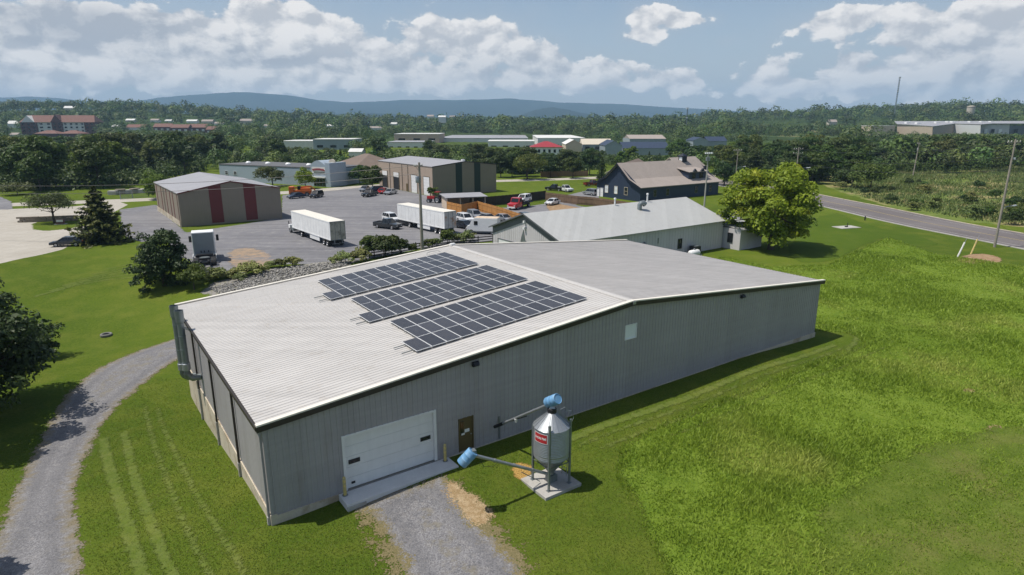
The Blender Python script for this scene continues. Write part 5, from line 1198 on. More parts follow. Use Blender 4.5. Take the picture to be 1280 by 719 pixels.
# sleeper tractor seen from behind
a=g(257,329); t=thing('semi_tractor','white sleeper truck cab seen from behind next to the round dark tree','truck',(*a,.02),2.0); t.scale=(1.05,1.18,1.08)
b=MB(); b.prism_y([(1.3,.9),(6.3,.9),(6.4,1.9),(5.0,2.1),(4.4,3.0),(3.4,3.95),(1.3,3.95)],-1.2,1.2); b.build('cab',M['white'],t,bevel=.1)
b=MB(); b.box(1.2,1.32,-1.1,1.1,1.2,3.85); b.box(1.17,1.2,-1.1,1.1,2.4,2.48); b.build('sleeper_rear_panel',mat('sleeper_grey',(.27,.285,.30),.5,0,.1,1),t,bevel=.02)
b=MB(); b.box(-2.9,1.3,-.5,-.3,.6,.9); b.box(-2.9,1.3,.3,.5,.6,.9); b.box(-2.9,-2.7,-1.1,1.1,.6,.75); b.box(-1.6,-.4,-.6,.6,.9,1.05); b.box(.4,1.1,-.9,.9,.7,1.15); b.build('chassis',M['black'],t)
b=MB(); b.lathe([(.01,1.12),(.5,1.1),(.5,1.02)],16,(-1.0,0)); b.build('fifth_wheel',M['galv_dull'],t)
b=MB(); b.bar((1.25,-1.22,.95),(-.2,-1.22,.8),.05,.6); b.bar((1.25,1.22,.95),(-.2,1.22,.8),.05,.6); b.build('side_fairing',M['white'],t)
b=MB()
for y,m_ in((-.45,0),(0,0),(.35,0)): b.obox((1.14,y,1.45),.06,.1,.25)
b.build('air_couplings',M['black'],t)
for s in(-1,1):
    b=MB(); b.box(4.6,4.75,s*1.5-.15,s*1.5+.15,2.2,3.0); b.build('mirror',M['black'],t)
    for x in(-.55,-1.85): wheel(t,x,s*.92,.5,.55)
    wheel(t,5.4,s*1.05,.5,.3)
# step van
a=g(592,296); t=thing('step_van','white step van with a square rear body parked at the rail fence','van',(*g(606,292),.02),math.pi+.03-.25)
b=MB(); b.box(-2.6,1.7,-1.1,1.1,.55,2.85); b.build('box_body',M['white'],t,bevel=.06)
b=MB(); b.prism_y([(1.7,.55),(3.0,.55),(3.0,1.35),(2.55,1.5),(2.0,2.6),(1.7,2.7)],-1.05,1.05); b.build('cab',M['white'],t,bevel=.05)
b=MB(); b.box(1.0,1.65,-1.13,-1.101,1.6,2.3); b.box(1.0,1.65,1.101,1.13,1.6,2.3); b.add([(2.6,-.9,1.55),(2.6,.9,1.55),(2.1,.85,2.5),(2.1,-.85,2.5)],[(0,1,2,3)]); b.build('windows',M['glass_dark'],t)
b=MB(); b.box(-2.55,1.6,-1.05,1.05,2.853,2.9); b.build('roof',mat('stained_cream_roof',(.60,.48,.36),.7,0,.15,1,alt=(.5,.35,.22),altscale=.8),t)
b=MB(); b.box(-2.65,3.08,-1.12,1.12,.45,.545); b.build('bumper_strip',M['galv_dull'],t)
for s in(-1,1):
    wheel(t,2.2,s*.95,.4,.28); wheel(t,-1.6,s*.95,.4,.28); MB().obox((3.0,s*.8,1.1),.08,.25,.2).build('headlight',M['lamp_clear'],t)
# orange machine, red tractor
M['orange']=mat('orange_machine_paint',(.60,.13,.02),.45,0,.1,2)
a=g(376,245.5); t=thing('orange_loader','orange construction machine with dark cab glass behind two dark cars','machine',(*a,.02),.15)
b=MB(); b.box(-2.8,-1.6,-1,1,.6,2.6); b.box(-1.5,2.9,-.9,.9,.7,1.7); b.box(.2,2.6,-.8,.8,1.7,2.2); b.build('body',M['orange'],t,bevel=.08)
b=MB(); b.box(-.6,.2,-.7,.7,1.71,2.7); b.build('cab',M['glass_dark'],t,bevel=.05); b=MB(); b.bar((-1.6,0,2.2),(2.8,0,2.6),.35,.35); b.bar((2.8,0,2.6),(4.3,0,1.0),.3,.3); b.build('boom',M['orange'],t)
b=MB(); b.box(4.0,4.7,-.7,.7,.2,1.0); b.build('bucket',M['galv_dull'],t)
for x in(-1.9,1.8):
    for s in(-1,1): wheel(t,x,s*.95,.6,.45)
a=g(545,253.5); t=thing('red_tractor','red farm machine with large wheels beside the grey roofed shed','tractor',(*a,.02),2.9)
b=MB(); b.box(.2,2.2,-.45,.45,.9,1.6); b.box(-1.0,.2,-.6,.6,.8,1.3); b.build('body',PAINT['red'],t,bevel=.08); b=MB(); b.box(-1.1,.1,-.8,.8,2.55,2.7); b.build('canopy',PAINT['red'],t,bevel=.04)
b=MB(); [b.bar((x,y,1.2),(x,y,2.55),.08,.08) for x in(-1.0,0) for y in(-.7,.7)]; b.build('posts',M['black'],t); b=MB(); b.tube((1.4,0,1.6),(1.4,0,2.3),.06); b.build('exhaust',M['black'],t)
for s in(-1,1): wheel(t,-.6,s*.85,.8,.45); wheel(t,1.7,s*.7,.5,.3)
# ================================================================== fences, shed, posts, poles
def fence(name,label,pts,h,m,kind='board',step=2.4,cat='fence'):
    pts=[np.array(p) for p in pts]; o=thing(name,label,cat,(*pts[0],0),0); P0=pts[0]; nb=0
    for a,b_ in zip(pts[:-1],pts[1:]):
        d=b_-a; L=np.hypot(*d); u=d/L; n=max(1,int(round(L/step))); hd=math.atan2(u[1],u[0])
        for i in range(n):
            p=a+d*i/n-P0; q=a+d*(i+1)/n-P0
            if kind=='board':
                b=MB(); nb_=max(4,int(L/n/.17))
                for k in range(nb_):
                    t0=(k+.5)/nb_; c=p+(q-p)*t0; hh=h*(1+.012*math.sin(k*7.3+i)); b.obox((c[0],c[1],hh/2+.04),L/n/nb_*.94,.025,hh,(0,0,hd))
                b.obox(((p+q)[0]/2+u[1]*.04,(p+q)[1]/2-u[0]*.04,h*.25),L/n,.05,.09,(0,0,hd)); b.obox(((p+q)[0]/2+u[1]*.04,(p+q)[1]/2-u[0]*.04,h*.8),L/n,.05,.09,(0,0,hd))
                b.build('panel',m,o)
            else:
                b=MB()
                for z in((.35,.75,1.15) if kind=='rail' else (.25,h-.1)): b.obox(((p+q)[0]/2,(p+q)[1]/2,z),L/n,.05,.14 if kind=='rail' else .05,(0,random.uniform(-.01,.01),hd))
                b.build('rail',m,o)
                if kind=='mesh':
                    b=MB(); [b.obox((*(p+(q-p)*(k+.5)/14),h/2),.03,.02,h,(0,0,hd)) for k in range(14)]; b.build('mesh',m,o)
            b=MB(); b.obox((p[0],p[1],(h+.08)/2),.12,.12,h+.08,(0,0,hd)); b.build('post',m,o)
    p=pts[-1]-P0; MB().obox((p[0],p[1],(h+.08)/2),.12,.12,h+.08).build('post',m,o); return o
fence('rail_fence','dark weathered rail fence between the lot and the solar panel warehouse',[g(441,326),g(520,314),g(560,309),g(616,304)],1.3,M['rail_wood'],'rail',2.6)
fence('board_fence','new orange board fence zigzagging beside the white trailer',[g(559,264),g(577,268.5),g(597,263.5),g(628,273),g(657,284)],2.1,M['fence_new'])
fence('board_fence','dark board fence along the back of the tow yard',[g(588,260),g(640,255),g(682,249.5)],2.2,M['fence_dark'])
fence('board_fence','old brown board fence in front of the navy barn',[g(682,250.5),g(722,256),g(742,257.5),g(797,266)],2.0,M['fence_old'])
fence('board_fence','brown board fence under the trees across the street',[g(676,222),g(702,221),g(735,220.5)],2.0,mat('pale_brown_fence',(.23,.15,.085),.9,0,.2,1.5,streak=.2))
fence('mesh_fence','blue grey mesh fence behind the spruce at the end of the yard',[g(151,249.5),g(166,248),g(186,246)],2.0,M['hedge_blue'],'mesh',3)
o=thing('lean_to_shed','open pale shed with a flat grey roof behind the orange fence','shed',(*g(559,262),0),.35)
b=MB(); b.box(0,.15,0,5,0,2.6); b.box(.15,9,4.85,5,0,2.6); b.build('wall',M['beige'],o); b=MB(); [b.box(x,x+.15,-.1,.05,0,2.6) for x in(3,6,8.9)]; b.build('post',M['beige'],o)
b=MB(); b.add([(-.4,-.5,2.55),(9.5,-.5,2.55),(9.5,5.4,2.9),(-.4,5.4,2.9),(-.4,-.5,2.68),(9.5,-.5,2.68),(9.5,5.4,3.03),(-.4,5.4,3.03)],[(0,3,2,1),(4,5,6,7),(0,1,5,4),(1,2,6,5),(2,3,7,6),(3,0,4,7)]); b.build('roof',M['roof_galv'],o)
def upole(label,px,py,pyt,r0=.17,cross=1,lamp=None,trans=0,side=0,hd=.4,loc=None,top=None):
    p=g(px,py) if loc is None else np.array(loc); z0=hz(*p); H=(at(px,pyt,p[1])[2]-z0) if top is None else top
    o=thing('utility_pole',label,'utility pole',(p[0],p[1],z0),hd)
    b=MB(); b.tube((0,0,-.5),(0,0,H),r0,r0*.6,12); b.build('pole',M['wood_pole'],o,smooth=True)
    for k in range(cross):
        z=H-.5-k*1.0; b=MB(); b.box(-1.2,1.2,.1,.22,z-.07,z+.07); b.bar((-.7,.16,z-.05),(0,.1,z-.7),.04,.04); b.bar((.7,.16,z-.05),(0,.1,z-.7),.04,.04); ca=b.build('crossarm',M['wood_pole'],o)
        for x in(-1.1,-.5,.5,1.1): MB().lathe([(.03,z+.07),(.07,z+.12),(.05,z+.2),(.08,z+.25),(.01,z+.3)],8,(x,.16)).build('insulator',M['offwhite'],ca)
    for k in range(trans):
        a=2.1*k+.6; b=MB(); b.lathe([(.01,H-2.9),(.24,H-2.88),(.26,H-2.8),(.26,H-2.05),(.2,H-1.95),(.01,H-1.93)],14,(.42*math.cos(a),.42*math.sin(a))); b.build('transformer',M['galv'],o,smooth=True)
    if lamp:
        z,dx=lamp; b=MB(); b.path([(0,0,z),(dx*.4,0,z+.45),(dx,0,z+.6)],.05,8); la=b.build('lamp_arm',M['galv'],o); MB().obox((dx*1.15,0,z+.58),abs(dx)*.35+.1,.3,.16,(0,-.1,0)).build('lamp_head',M['white'],la,bevel=.04)
    return o,p,z0+H
P1=upole('tall grey utility pole with transformers in front of the white trailer',528,318,203,.26,1,None,2,hd=1.2)
P2=upole('weathered utility pole with a street lamp at the near edge of the road',1243,309,174,.2,1,(5.9,1.9),0,hd=.2)
b=MB(); b.lathe([(.01,-.2),(.2,-.15),(.2,.15),(.01,.2)],10,(.3,0)); b.build('round_lamp',M['white'],P2[0],loc=(.1,0,P2[2]-P2[1][1]*0-2.9))
P3=upole('utility pole with a street lamp behind the yellow green tree',991,253,184,.17,2,(7.8,2.6),0,hd=.1)
P4=upole('leaning utility pole with a dark transformer in the meadow',1141,221,178,.2,1,None,1,hd=.6); P4[0].rotation_euler=(0,.07,.6)
P5=upole('thin utility pole in the dark trees left of the street lamp',918,240,186,.15,1,(6.5,2.0),0,hd=.1)
P6=upole('short utility pole beside the road bushes',1065,231,208,.14,1,None,0,hd=.6)
o=thing('light_pole','tall pale light pole between the navy barn and the grey garage','light pole',(*g(880,262),0),.5); pl=g(880,262); Hl=at(884,192,pl[1])[2]
b=MB(); b.tube((0,0,-.3),(0,0,Hl),.2,.11,12); b.build('pole',M['conc'],o,smooth=True); b=MB(); b.box(-1.0,1.0,-.06,.06,Hl-.15,Hl); b.build('crossbar',M['galv_dull'],o)
for x in(-.9,-.3,.3,.9): MB().obox((x,-.2,Hl+.1),.4,.3,.3).build('floodlight',M['dirty_white'],o)
for x in(-.35,.35): MB().lathe([(.01,Hl-1.6),(.22,Hl-1.6),(.22,Hl-.8),(.01,Hl-.75)],10,(x,0)).build('transformer',M['galv'],o)
def wire(label,p,q,sag=.8,r=.018):
    p=np.array(p,float);q=np.array(q,float); b=MB(); pts=[]
    for i in range(17):
        t=i/16; v=p+(q-p)*t; v[2]-=sag*4*t*(1-t); pts.append(v-p)
    b.path(pts,r,4); o=b.build('power_line',M['black'],None,loc=tuple(p)); tag(o,label,'power line',group='power lines'); return o
t1=(P1[1][0],P1[1][1],P1[2]-.4)
lw_=at(0,292,88)
for k,(dz,lab) in enumerate([(0,'upper power line running left from the tall pole past the striped shop'),(-1.2,'lower power line running left from the tall pole past the striped shop')]): wire(lab,(t1[0],t1[1],t1[2]+dz),(-92,103,9.2+dz),1.2,.03)
t2=(P2[1][0],P2[1][1],P2[2]); t3=(P3[1][0],P3[1][1],P3[2]); t4=(P4[1][0],P4[1][1],P4[2])
for k,(dz,lab) in enumerate([(-.4,'topmost power line between the two lamp poles along the road'),(-2.6,'middle power line between the two lamp poles along the road'),(-4.5,'lowest power line between the two lamp poles along the road')]): wire(lab,(t2[0],t2[1],t2[2]+dz),(t3[0],t3[1],t3[2]+dz*.8),1.4,.035)
for dz,lab in((-.4,'power line from the leaning pole to the lamp pole at the road'),): wire(lab,(t4[0],t4[1],t4[2]+dz),(t2[0],t2[1],t2[2]-1.5),1.6,.03)
for dz,lab in((-3.0,'power line leaving the roadside lamp pole to the right, upper'),(-6.2,'power line leaving the roadside lamp pole to the right, lower')): wire(lab,(t2[0],t2[1],t2[2]+dz),(t2[0]+30,t2[1]-22,t2[2]+dz-.2),.8,.03)
# yellow and white marker posts
for (pxx,py,px2,py2,m,lab) in((1196,322,1206,303,M['offwhite'],'pale leaning guy wire guard at the bare dirt by the road'),(1213,318,1222,299,M['yellow'],'yellow leaning guy wire guard nearer the utility pole')):
    p=g(pxx,py); q=at(px2,py2,p[1]+.3); o=thing('marker_post',lab,'post',(*p,0),0,'guy wire guards'); b=MB(); b.tube((0,0,-.2),(q[0]-p[0],.3,q[2]),.11,.11,10); b.build('guard',m,o); b=MB(); b.tube((0,0,0),((q[0]-p[0])*1.25,.38,q[2]*1.25),.03,.03,6); b.build('wire',M['galv'],o)
p=g(1058,284.5); o=thing('concrete_cover','pale concrete cover plate in the mown grass near the road','concrete cover',(*p,0),.3); MB().box(-2.2,2.2,-1.3,1.3,-.1,.12).build('plate',M['conc'],o,bevel=.02); b=MB(); b.tube((.2,0,.12),(.2,0,.9),.07); b.box(-.3,.1,-.25,.15,.12,.3); b.build('standpipe',M['black'],o)
def hydrant(p,lab,m):
    o=thing('fire_hydrant',lab,'fire hydrant',(*p,0),0); b=MB(); b.lathe([(.16,0),(.16,.06),(.11,.07),(.11,.6),(.15,.62),(.15,.68),(.1,.8),(.03,.86),(.001,.9)],14); b.build('barrel',m,o,smooth=True); b=MB(); b.tube((-.2,0,.48),(.2,0,.48),.06); b.tube((0,-.19,.45),(0,0,.45),.07); b.build('nozzles',m,o)
hydrant(g(1081,275.5),'dark fire hydrant on the verge of the road',M['black'])
# tyre on the lawn
p=g(133,420); o=thing('old_tyre','old dusty grey tyre lying flat on the left lawn','tyre',(*p,hz(*p)+.12),0); b=MB(); n=28
pr=[(.36,-.12),(.5,-.14),(.56,-.08),(.56,.08),(.5,.14),(.36,.12),(.34,0),(.36,-.12)]; b.lathe(pr,n); b.build('tread',mat('dusty_tyre',(.17,.165,.15),.9,0,.2,4),o,smooth=True); MB().lathe([(.355,-.1),(.3,-.05),(.3,.02),(.01,.02)],n).build('inner_wall',M['rubber'],o)
# island wall and sign, small rubble by the mesh fence
p=g(62,277); o=thing('stone_wall','low brown stone wall behind the small spreading tree','wall',(*p,0),.25); b=MB()
for r_ in range(3):
    for k in range(11): b.obox((-5+k*.95+.4*(r_%2)+random.uniform(-.05,.05),random.uniform(-.06,.06),.2+r_*.36),.9+random.uniform(-.12,.08),.5,.33+random.uniform(-.03,.03),(0,0,random.uniform(-.04,.04)))
b.build('courses',M['stone'],o,bevel=.04)
p=g(76,280.5); o=thing('brick_sign','small brick sign box on the grass island','sign',(*p,0),.3); MB().box(-.7,.7,-.3,.3,0,1.0).build('base',M['brick'],o,bevel=.03); MB().box(-.55,.55,-.36,-.302,.5,.92).build('panel',M['offwhite'],o); MB().box(-1.0,1.0,-.5,.5,-.05,.1).build('plinth',M['conc'],o)
p=g(152,244); 
for k in range(5): 
    q=g(142+k*9,243.5-k*.6); o=thing('stone_block',['pale stone block, first from the left behind the mesh fence','tan stone block second from the left behind the mesh fence','stone block in the middle behind the mesh fence','stone block fourth from the left behind the mesh fence','pale stone block nearest the round bush behind the mesh fence'][k],'stone block',(*q,0),.4*k,'stone blocks behind the mesh fence'); MB().box(-1.2,1.2,-.7,.7,-.1,1.1+.3*(k%2)).build('block',M['stone'] if k%2 else M['conc'],o,bevel=.12)
# ================================================================== vegetation
M['leaf_mid']=leafmat('mid_green_leaves',(.034,.064,.012),(.095,.140,.022),(.12,.145,.026))
M['leaf_dark']=leafmat('dark_green_leaves',(.022,.044,.012),(.070,.108,.022),trans=.22)
M['leaf_olive']=leafmat('olive_leaves',(.045,.066,.018),(.11,.135,.04),trans=.25)
M['leaf_gold']=leafmat('yellow_green_leaves',(.10,.155,.010),(.31,.38,.028),(.50,.46,.035),trans=.35,nscale=.22,objvar=.02)
M['leaf_bright']=leafmat('bright_green_leaves',(.055,.10,.012),(.145,.20,.025),trans=.3)
M['needle']=leafmat('spruce_needles',(.014,.028,.009),(.045,.070,.016),trans=.1,nscale=.6)
M['needle_tip']=leafmat('spruce_tips',(.05,.065,.015),(.14,.14,.03),trans=.15,nscale=.6)
M['leaf_grey']=leafmat('dark_grey_green_leaves',(.018,.038,.011),(.060,.095,.024),trans=.15,objvar=.05)
M['leaf_wood']=leafmat('far_wood_leaves',(.032,.060,.015),(.095,.138,.030),(.125,.155,.042),trans=.2,nscale=.085,objvar=.02,tint=True)
M['leaf_under']=leafmat('undergrowth_leaves',(.028,.052,.012),(.085,.125,.024),(.11,.135,.032),trans=.2,nscale=.05,objvar=.02)
M['weed']=leafmat('dry_weed_leaves',(.09,.13,.028),(.25,.27,.09),(.42,.34,.18),trans=.25,nscale=.25)
M['blade']=leafmat('tall_grass_blades',(.135,.215,.018),(.33,.435,.05),(.42,.46,.10),trans=.42,nscale=.12,objvar=.01)
M['blade_short']=leafmat('lawn_blades',(.068,.108,.010),(.170,.205,.027),(.17,.175,.04),trans=.3,nscale=.4,objvar=.01)
def unit(v): return v/(np.linalg.norm(v,axis=-1,keepdims=True)+1e-9)
def quads(P,Nn,S,asp=1.5,r=None):
    r=r or rng
    a=unit(r.normal(size=P.shape)); t=unit(np.cross(Nn,a)); b=np.cross(Nn,t)
    s=S[:,None]; t=t*s*.5*asp; b=b*s*.5
    V=np.stack([P-t*.9-b*.45,P+b*-.75+t*.1,P+t,P+b*.75+t*.05],1)
    return V.reshape(-1,3)
def crown(seed,n,rx,rz,zc,nclump,leaf,cr=(.26,.42),flat=.75,low=-.75,ry=None,asp=1.4,inner=.25,cone=0):
    r=np.random.default_rng(seed); ry=ry or rx
    D=unit(r.normal(size=(nclump*3,3))); D=D[D[:,2]>low][:nclump]
    rad=r.uniform(.45,.88,len(D)); lump=1+.22*np.sin(3*np.arctan2(D[:,1],D[:,0])+seed)
    C=D*rad[:,None]*lump[:,None]*np.array([rx,ry,rz])
    if cone: C[:,:2]*=(1-cone*np.clip(C[:,2]/rz,-.5,1))[:,None]
    C[:,2]+=zc
    R=r.uniform(*cr,len(D))*rx
    k=r.integers(0,len(D),n); d=unit(r.normal(size=(n,3))); d[:,2]=np.where(d[:,2]<-.35,-d[:,2]*.6,d[:,2]); d=unit(d)
    q=np.where(r.random(n)<inner,r.uniform(.2,.8,n),r.uniform(.8,1.08,n))
    P=C[k]+d*(R[k]*q)[:,None]*np.array([1,1,flat])
    Nn=unit(d+r.normal(size=(n,3))*.55+np.array([0,0,.35]))
    return quads(P,Nn,leaf*r.uniform(.6,1.3,n),asp,r),C
def limbs(b,C,zt,r0,seed,nl=9,zb=0):
    r=np.random.default_rng(seed)
    b.path([(0,0,zb-.4),(.05*r0,0,zt*.35),(.1*r0,.1*r0,zt)],[r0*1.25,r0*.95,r0*.6],8)
    for c in C[r.permutation(len(C))[:nl]]:
        s=Vector((0,0,zt*r.uniform(.45,1))); c=Vector(c); m=s.lerp(c,.5)+Vector((0,0,-.05*c.length))
        b.path([s,m,c],[r0*.4,r0*.25,r0*.08],5)
def tree_proto(name,seed,H,rx,rz,n,leaf,mat_,nclump=34,trunk=.22,**kw):
    o=bpy.data.objects.new(name,None); o.empty_display_size=.3; link(o)
    zc=H-rz*.95
    V,C=crown(seed,n,rx,rz,zc,nclump,leaf,**kw)
    npmesh('crown',V,4,mat_,o)
    b=MB(); limbs(b,C,zc,trunk,seed+5); b.build('trunk',M['bark'],o,smooth=True)
    return o
def conifer_proto(name,seed,H,R,n,leaf,mat_,tip=None,whorls=16,droop=.25):
    r=np.random.default_rng(seed); o=bpy.data.objects.new(name,None); o.empty_display_size=.3; link(o)
    Ps=[];Ns=[];Pt=[];Nt=[]; b=MB(); b.path([(0,0,-.3),(0,0,H*.5),(0,0,H*.97)],[R*.06+.08,R*.04+.05,.02],7)
    per=n//(whorls*8)
    for w in range(whorls):
        t=w/(whorls-1); z=H*(.09+.87*t); L=R*(1-t)**.8*1.0+.12
        for k in range(max(4,int(9-4*t))):
            a=2*PI*(k+r.random()*.6)/max(4,int(9-4*t))+w*.7; Lk=L*r.uniform(.72,1.18)
            s=np.linspace(.12,1,6); bx=np.cos(a)*Lk*s; by=np.sin(a)*Lk*s; bz=z-droop*Lk*s+.22*Lk*s**3
            b.path([(bx[i],by[i],bz[i]) for i in (0,2,5)],[.05,.03,.01],4)
            q=r.random(per)**.7; px_=np.cos(a)*Lk*q; py_=np.sin(a)*Lk*q; pz_=z-droop*Lk*q+.22*Lk*q**3
            wd=.28*Lk*(1-q*.75)+.06
            off=r.normal(size=(per,3))*np.stack([wd*.5,wd*.5,wd*.22],1); off[:,2]-=.1*wd
            P=np.stack([px_,py_,pz_],1)+off
            Nn=unit(np.array([np.cos(a)*.3,np.sin(a)*.3,.9])+r.normal(size=(per,3))*.5)
            tipm=(q>.72) if tip is not None else np.zeros(per,bool)
            Ps.append(P[~tipm]);Ns.append(Nn[~tipm]);Pt.append(P[tipm]);Nt.append(Nn[tipm])
    P=np.concatenate(Ps);Nn=np.concatenate(Ns); npmesh('crown',quads(P,Nn,leaf*r.uniform(.6,1.3,len(P)),1.9,r),4,mat_,o)
    if tip is not None:
        P=np.concatenate(Pt);Nn=np.concatenate(Nt)
        if len(P): npmesh('branch_tips',quads(P,Nn,leaf*r.uniform(.6,1.2,len(P)),1.9,r),4,tip,o)
    b.build('trunk',M['bark'],o,smooth=True); return o
# prototypes for the woods (each is moved to its first place, later ones are copies)
PROTO={}
def proto(kind):
    if kind not in PROTO:
        k=kind
        if k=='broad_a': o=tree_proto('broadleaf_tree',11,12,5.4,5.7,6000,.62,M['leaf_mid'],40,.25)
        if k=='broad_b': o=tree_proto('broadleaf_tree',12,13,4.9,6.2,6000,.6,M['leaf_dark'],38,.25)
        if k=='broad_c': o=tree_proto('broadleaf_tree',13,11,5.7,5.2,6000,.62,M['leaf_olive'],44,.25,cr=(.2,.34))
        if k=='broad_d': o=tree_proto('broadleaf_tree',14,12,4.6,5.7,6000,.58,M['leaf_bright'],36,.22)
        if k=='pine': o=conifer_proto('conifer_tree',15,13,3.2,3800,.55,M['leaf_dark'],None,15,.2)
        if k=='shrub': o=tree_proto('shrub',16,2.6,1.7,1.4,1100,.3,M['leaf_mid'],16,.06,low=-.3)
        if k=='shrub_dry': o=tree_proto('shrub',17,1.8,1.5,1.0,900,.26,M['weed'],16,.04,low=-.2)
        if k=='shrub_dark': o=tree_proto('shrub',18,3.2,2.0,1.7,1300,.32,M['leaf_dark'],18,.07,low=-.3)
        PROTO[kind]=[o,False]
    return PROTO[kind]
TREES=[]
def cap(x,y,H):
    """trees in front of a far building that the photo shows stay below its walls"""
    d=y*CP+8; px=640+F*x/max(d,1); z=hz(x,y)
    for p0,p1,pb,Yb in VIS:
        if p0<px<p1 and 150<y<Yb: H=min(H,CH-(pb-153.7)/F*1.034*y-z)
    return H
def plant(kind,x,y,H,label,cat='tree',group=None,wscale=1.0,name=None):
    pr=proto(kind)
    if not pr[1]: o=pr[0]; pr[1]=True
    else: o=copy_tree(pr[0])
    base={'broad_a':12,'broad_b':13,'broad_c':11,'broad_d':12,'pine':13,'shrub':2.6,'shrub_dry':1.8,'shrub_dark':3.2}[kind]
    s=H/base; o.location=(x,y,hz(x,y)-.05); o.rotation_euler=(0,0,random.uniform(0,6.28)); o.scale=(s*wscale,s*wscale*random.uniform(.92,1.08),s)
    for k in('group',):
        if k in o: del o[k]
    tag(o,label,cat,group); TREES.append((x,y,H)); return o
# --- trees with a place of their own
def own(name,label,px,py,pyt,rx,rzf,n,leaf,m,seed,nclump=60,trunk=.3,cat='tree',loc=None,H=None,**kw):
    p=g(px,py) if loc is None else np.array(loc); z=hz(*p)
    H=(at(px,pyt,p[1])[2]-z) if H is None else H
    o=tree_proto(name,seed,H,rx,H*rzf,n,leaf,m,nclump,trunk,**kw); o.location=(p[0],p[1],z); tag(o,label,cat); return o
own('broadleaf_tree','large yellow green tree with golden top branches right of the grey garage',963,312,197,7.2,.57,24000,.4,M['leaf_gold'],31,105,.45,cr=(.12,.30),low=-.98)
o=conifer_proto('conifer_tree',32,(at(124,232,g(128,303)[1])[2]),4.8,9000,.42,M['needle'],M['needle_tip'],15,.32); o.location=(*g(128,303),0); tag(o,'dark spruce with yellowish drooping branch tips beside the concrete yard','tree')
own('round_tree','dense dark round tree at the corner of the lawn left of the truck cab',206,357,283,3.5,.56,17000,.25,M['leaf_grey'],33,140,.28,cr=(.16,.30),low=-1,cone=.5)
own('shrub','loose green bush leaning on the right of the dense round tree',243,362,333,1.9,.55,3200,.2,M['leaf_mid'],34,24,.08,cat='bush',low=-.4)
own('spreading_tree','small wide spreading tree on the grass island',68,279,246,4.3,.36,5200,.25,M['leaf_olive'],35,40,.2,low=-.1)
own('broadleaf_tree','loose grey green tree in front of the long blue shop',341,233,206,4.3,.48,4200,.34,M['leaf_olive'],36,36,.18,cr=(.2,.32))
own('broadleaf_tree','bright yellow green tree in front of the blue entrance tower',382,236,209,3.0,.5,3600,.32,M['leaf_gold'],37,30,.15)
own('round_tree','round green bush tree left of the red-striped shop',197,249,214,3.6,.55,5000,.34,M['leaf_bright'],38,40,.2,low=-.9)
own('broadleaf_tree','small shrub growing beside the white bay door of the tan workshop',541,248,232,1.6,.5,1500,.26,M['leaf_bright'],39,16,.08,cat='shrub')
own('broadleaf_tree','lone tree with a bare trunk on the lawn beyond the tan workshop',659,224.5,193,5.6,.36,6000,.4,M['leaf_mid'],40,44,.22)
own('broadleaf_tree','dark bushy tree at the left edge of the picture over the drive',0,0,0,4.9,.5,13000,.3,M['leaf_grey'],41,70,.3,loc=(-39.6,44.2),H=9.4,cr=(.2,.33),low=-.95)
own('broadleaf_tree','tall dark tree left of the picture edge shading the drive',0,0,0,4.2,.5,9000,.34,M['leaf_grey'],42,50,.3,loc=(-37.6,37.4),H=11.5,cr=(.2,.33))
own('broadleaf_tree','tree left of the picture whose shadow falls on the lower drive',0,0,0,2.5,.45,4500,.28,M['leaf_mid'],43,30,.2,loc=(-25.6,22.2),H=9.5,cr=(.2,.33))
own('shrub','low pale green bush under the dark tree at the left edge',22,462,438,1.7,.55,2600,.17,M['leaf_olive'],44,22,.05,cat='bush',low=-.2)
own('shrub','dense dark bush below the dark tree at the left edge',50,447,403,2.0,.55,3000,.2,M['leaf_grey'],45,24,.06,cat='bush',low=-.4)
own('broadleaf_tree','dark round tree behind the right corner of the navy barn',905,232,203,4.0,.5,4200,.4,M['leaf_dark'],46,36,.2,low=-.9)
own('shrub','large rounded dark bush at the bend of the road',1088,236,205,6.2,.5,6500,.45,M['leaf_mid'],47,46,.2,cat='bush',low=-.4)
own('shrub','dark bush left of the large rounded bush by the road',1058,234,214,4.2,.5,3600,.42,M['leaf_dark'],48,30,.14,cat='bush',low=-.4)
own('shrub','pale bush at the wood edge behind the spreading tree',22,244,232,4.2,.5,3000,.36,M['leaf_olive'],49,26,.12,cat='bush',low=-.3)
# --- woods: poisson scatter inside ground polygons
def inside(poly,x,y): return float(sdist(poly,np.array([x]),np.array([y]))[0])>0
BLD=[];OBB=[]
for o in list(bpy.data.objects):
    if o.type=='EMPTY' and o.get('category') in('building','house','shop','warehouse','apartment block','shed'):
        pts=[(c.matrix_basis@Vector(v)) for c in o.children if c.type=='MESH' for v in c.bound_box]
        if not pts: continue
        lo=(min(v.x for v in pts),min(v.y for v in pts)); hi=(max(v.x for v in pts),max(v.y for v in pts)); OBB.append((o.location.x,o.location.y,math.cos(o.rotation_euler.z),math.sin(o.rotation_euler.z),*lo,*hi))
        W_=[o.matrix_basis@v for v in pts]; BLD.append((min(v.x for v in W_)-3,max(v.x for v in W_)+3,min(v.y for v in W_)-3,max(v.y for v in W_)+3))
def clear(x,y,m=3.2):
    for ox,oy,c,s_,x0,y0,x1,y1 in OBB:
        u=(x-ox)*c+(y-oy)*s_; v=-(x-ox)*s_+(y-oy)*c
        if x0-m<u<x1+m and y0-m<v<y1+m: return False
    return True
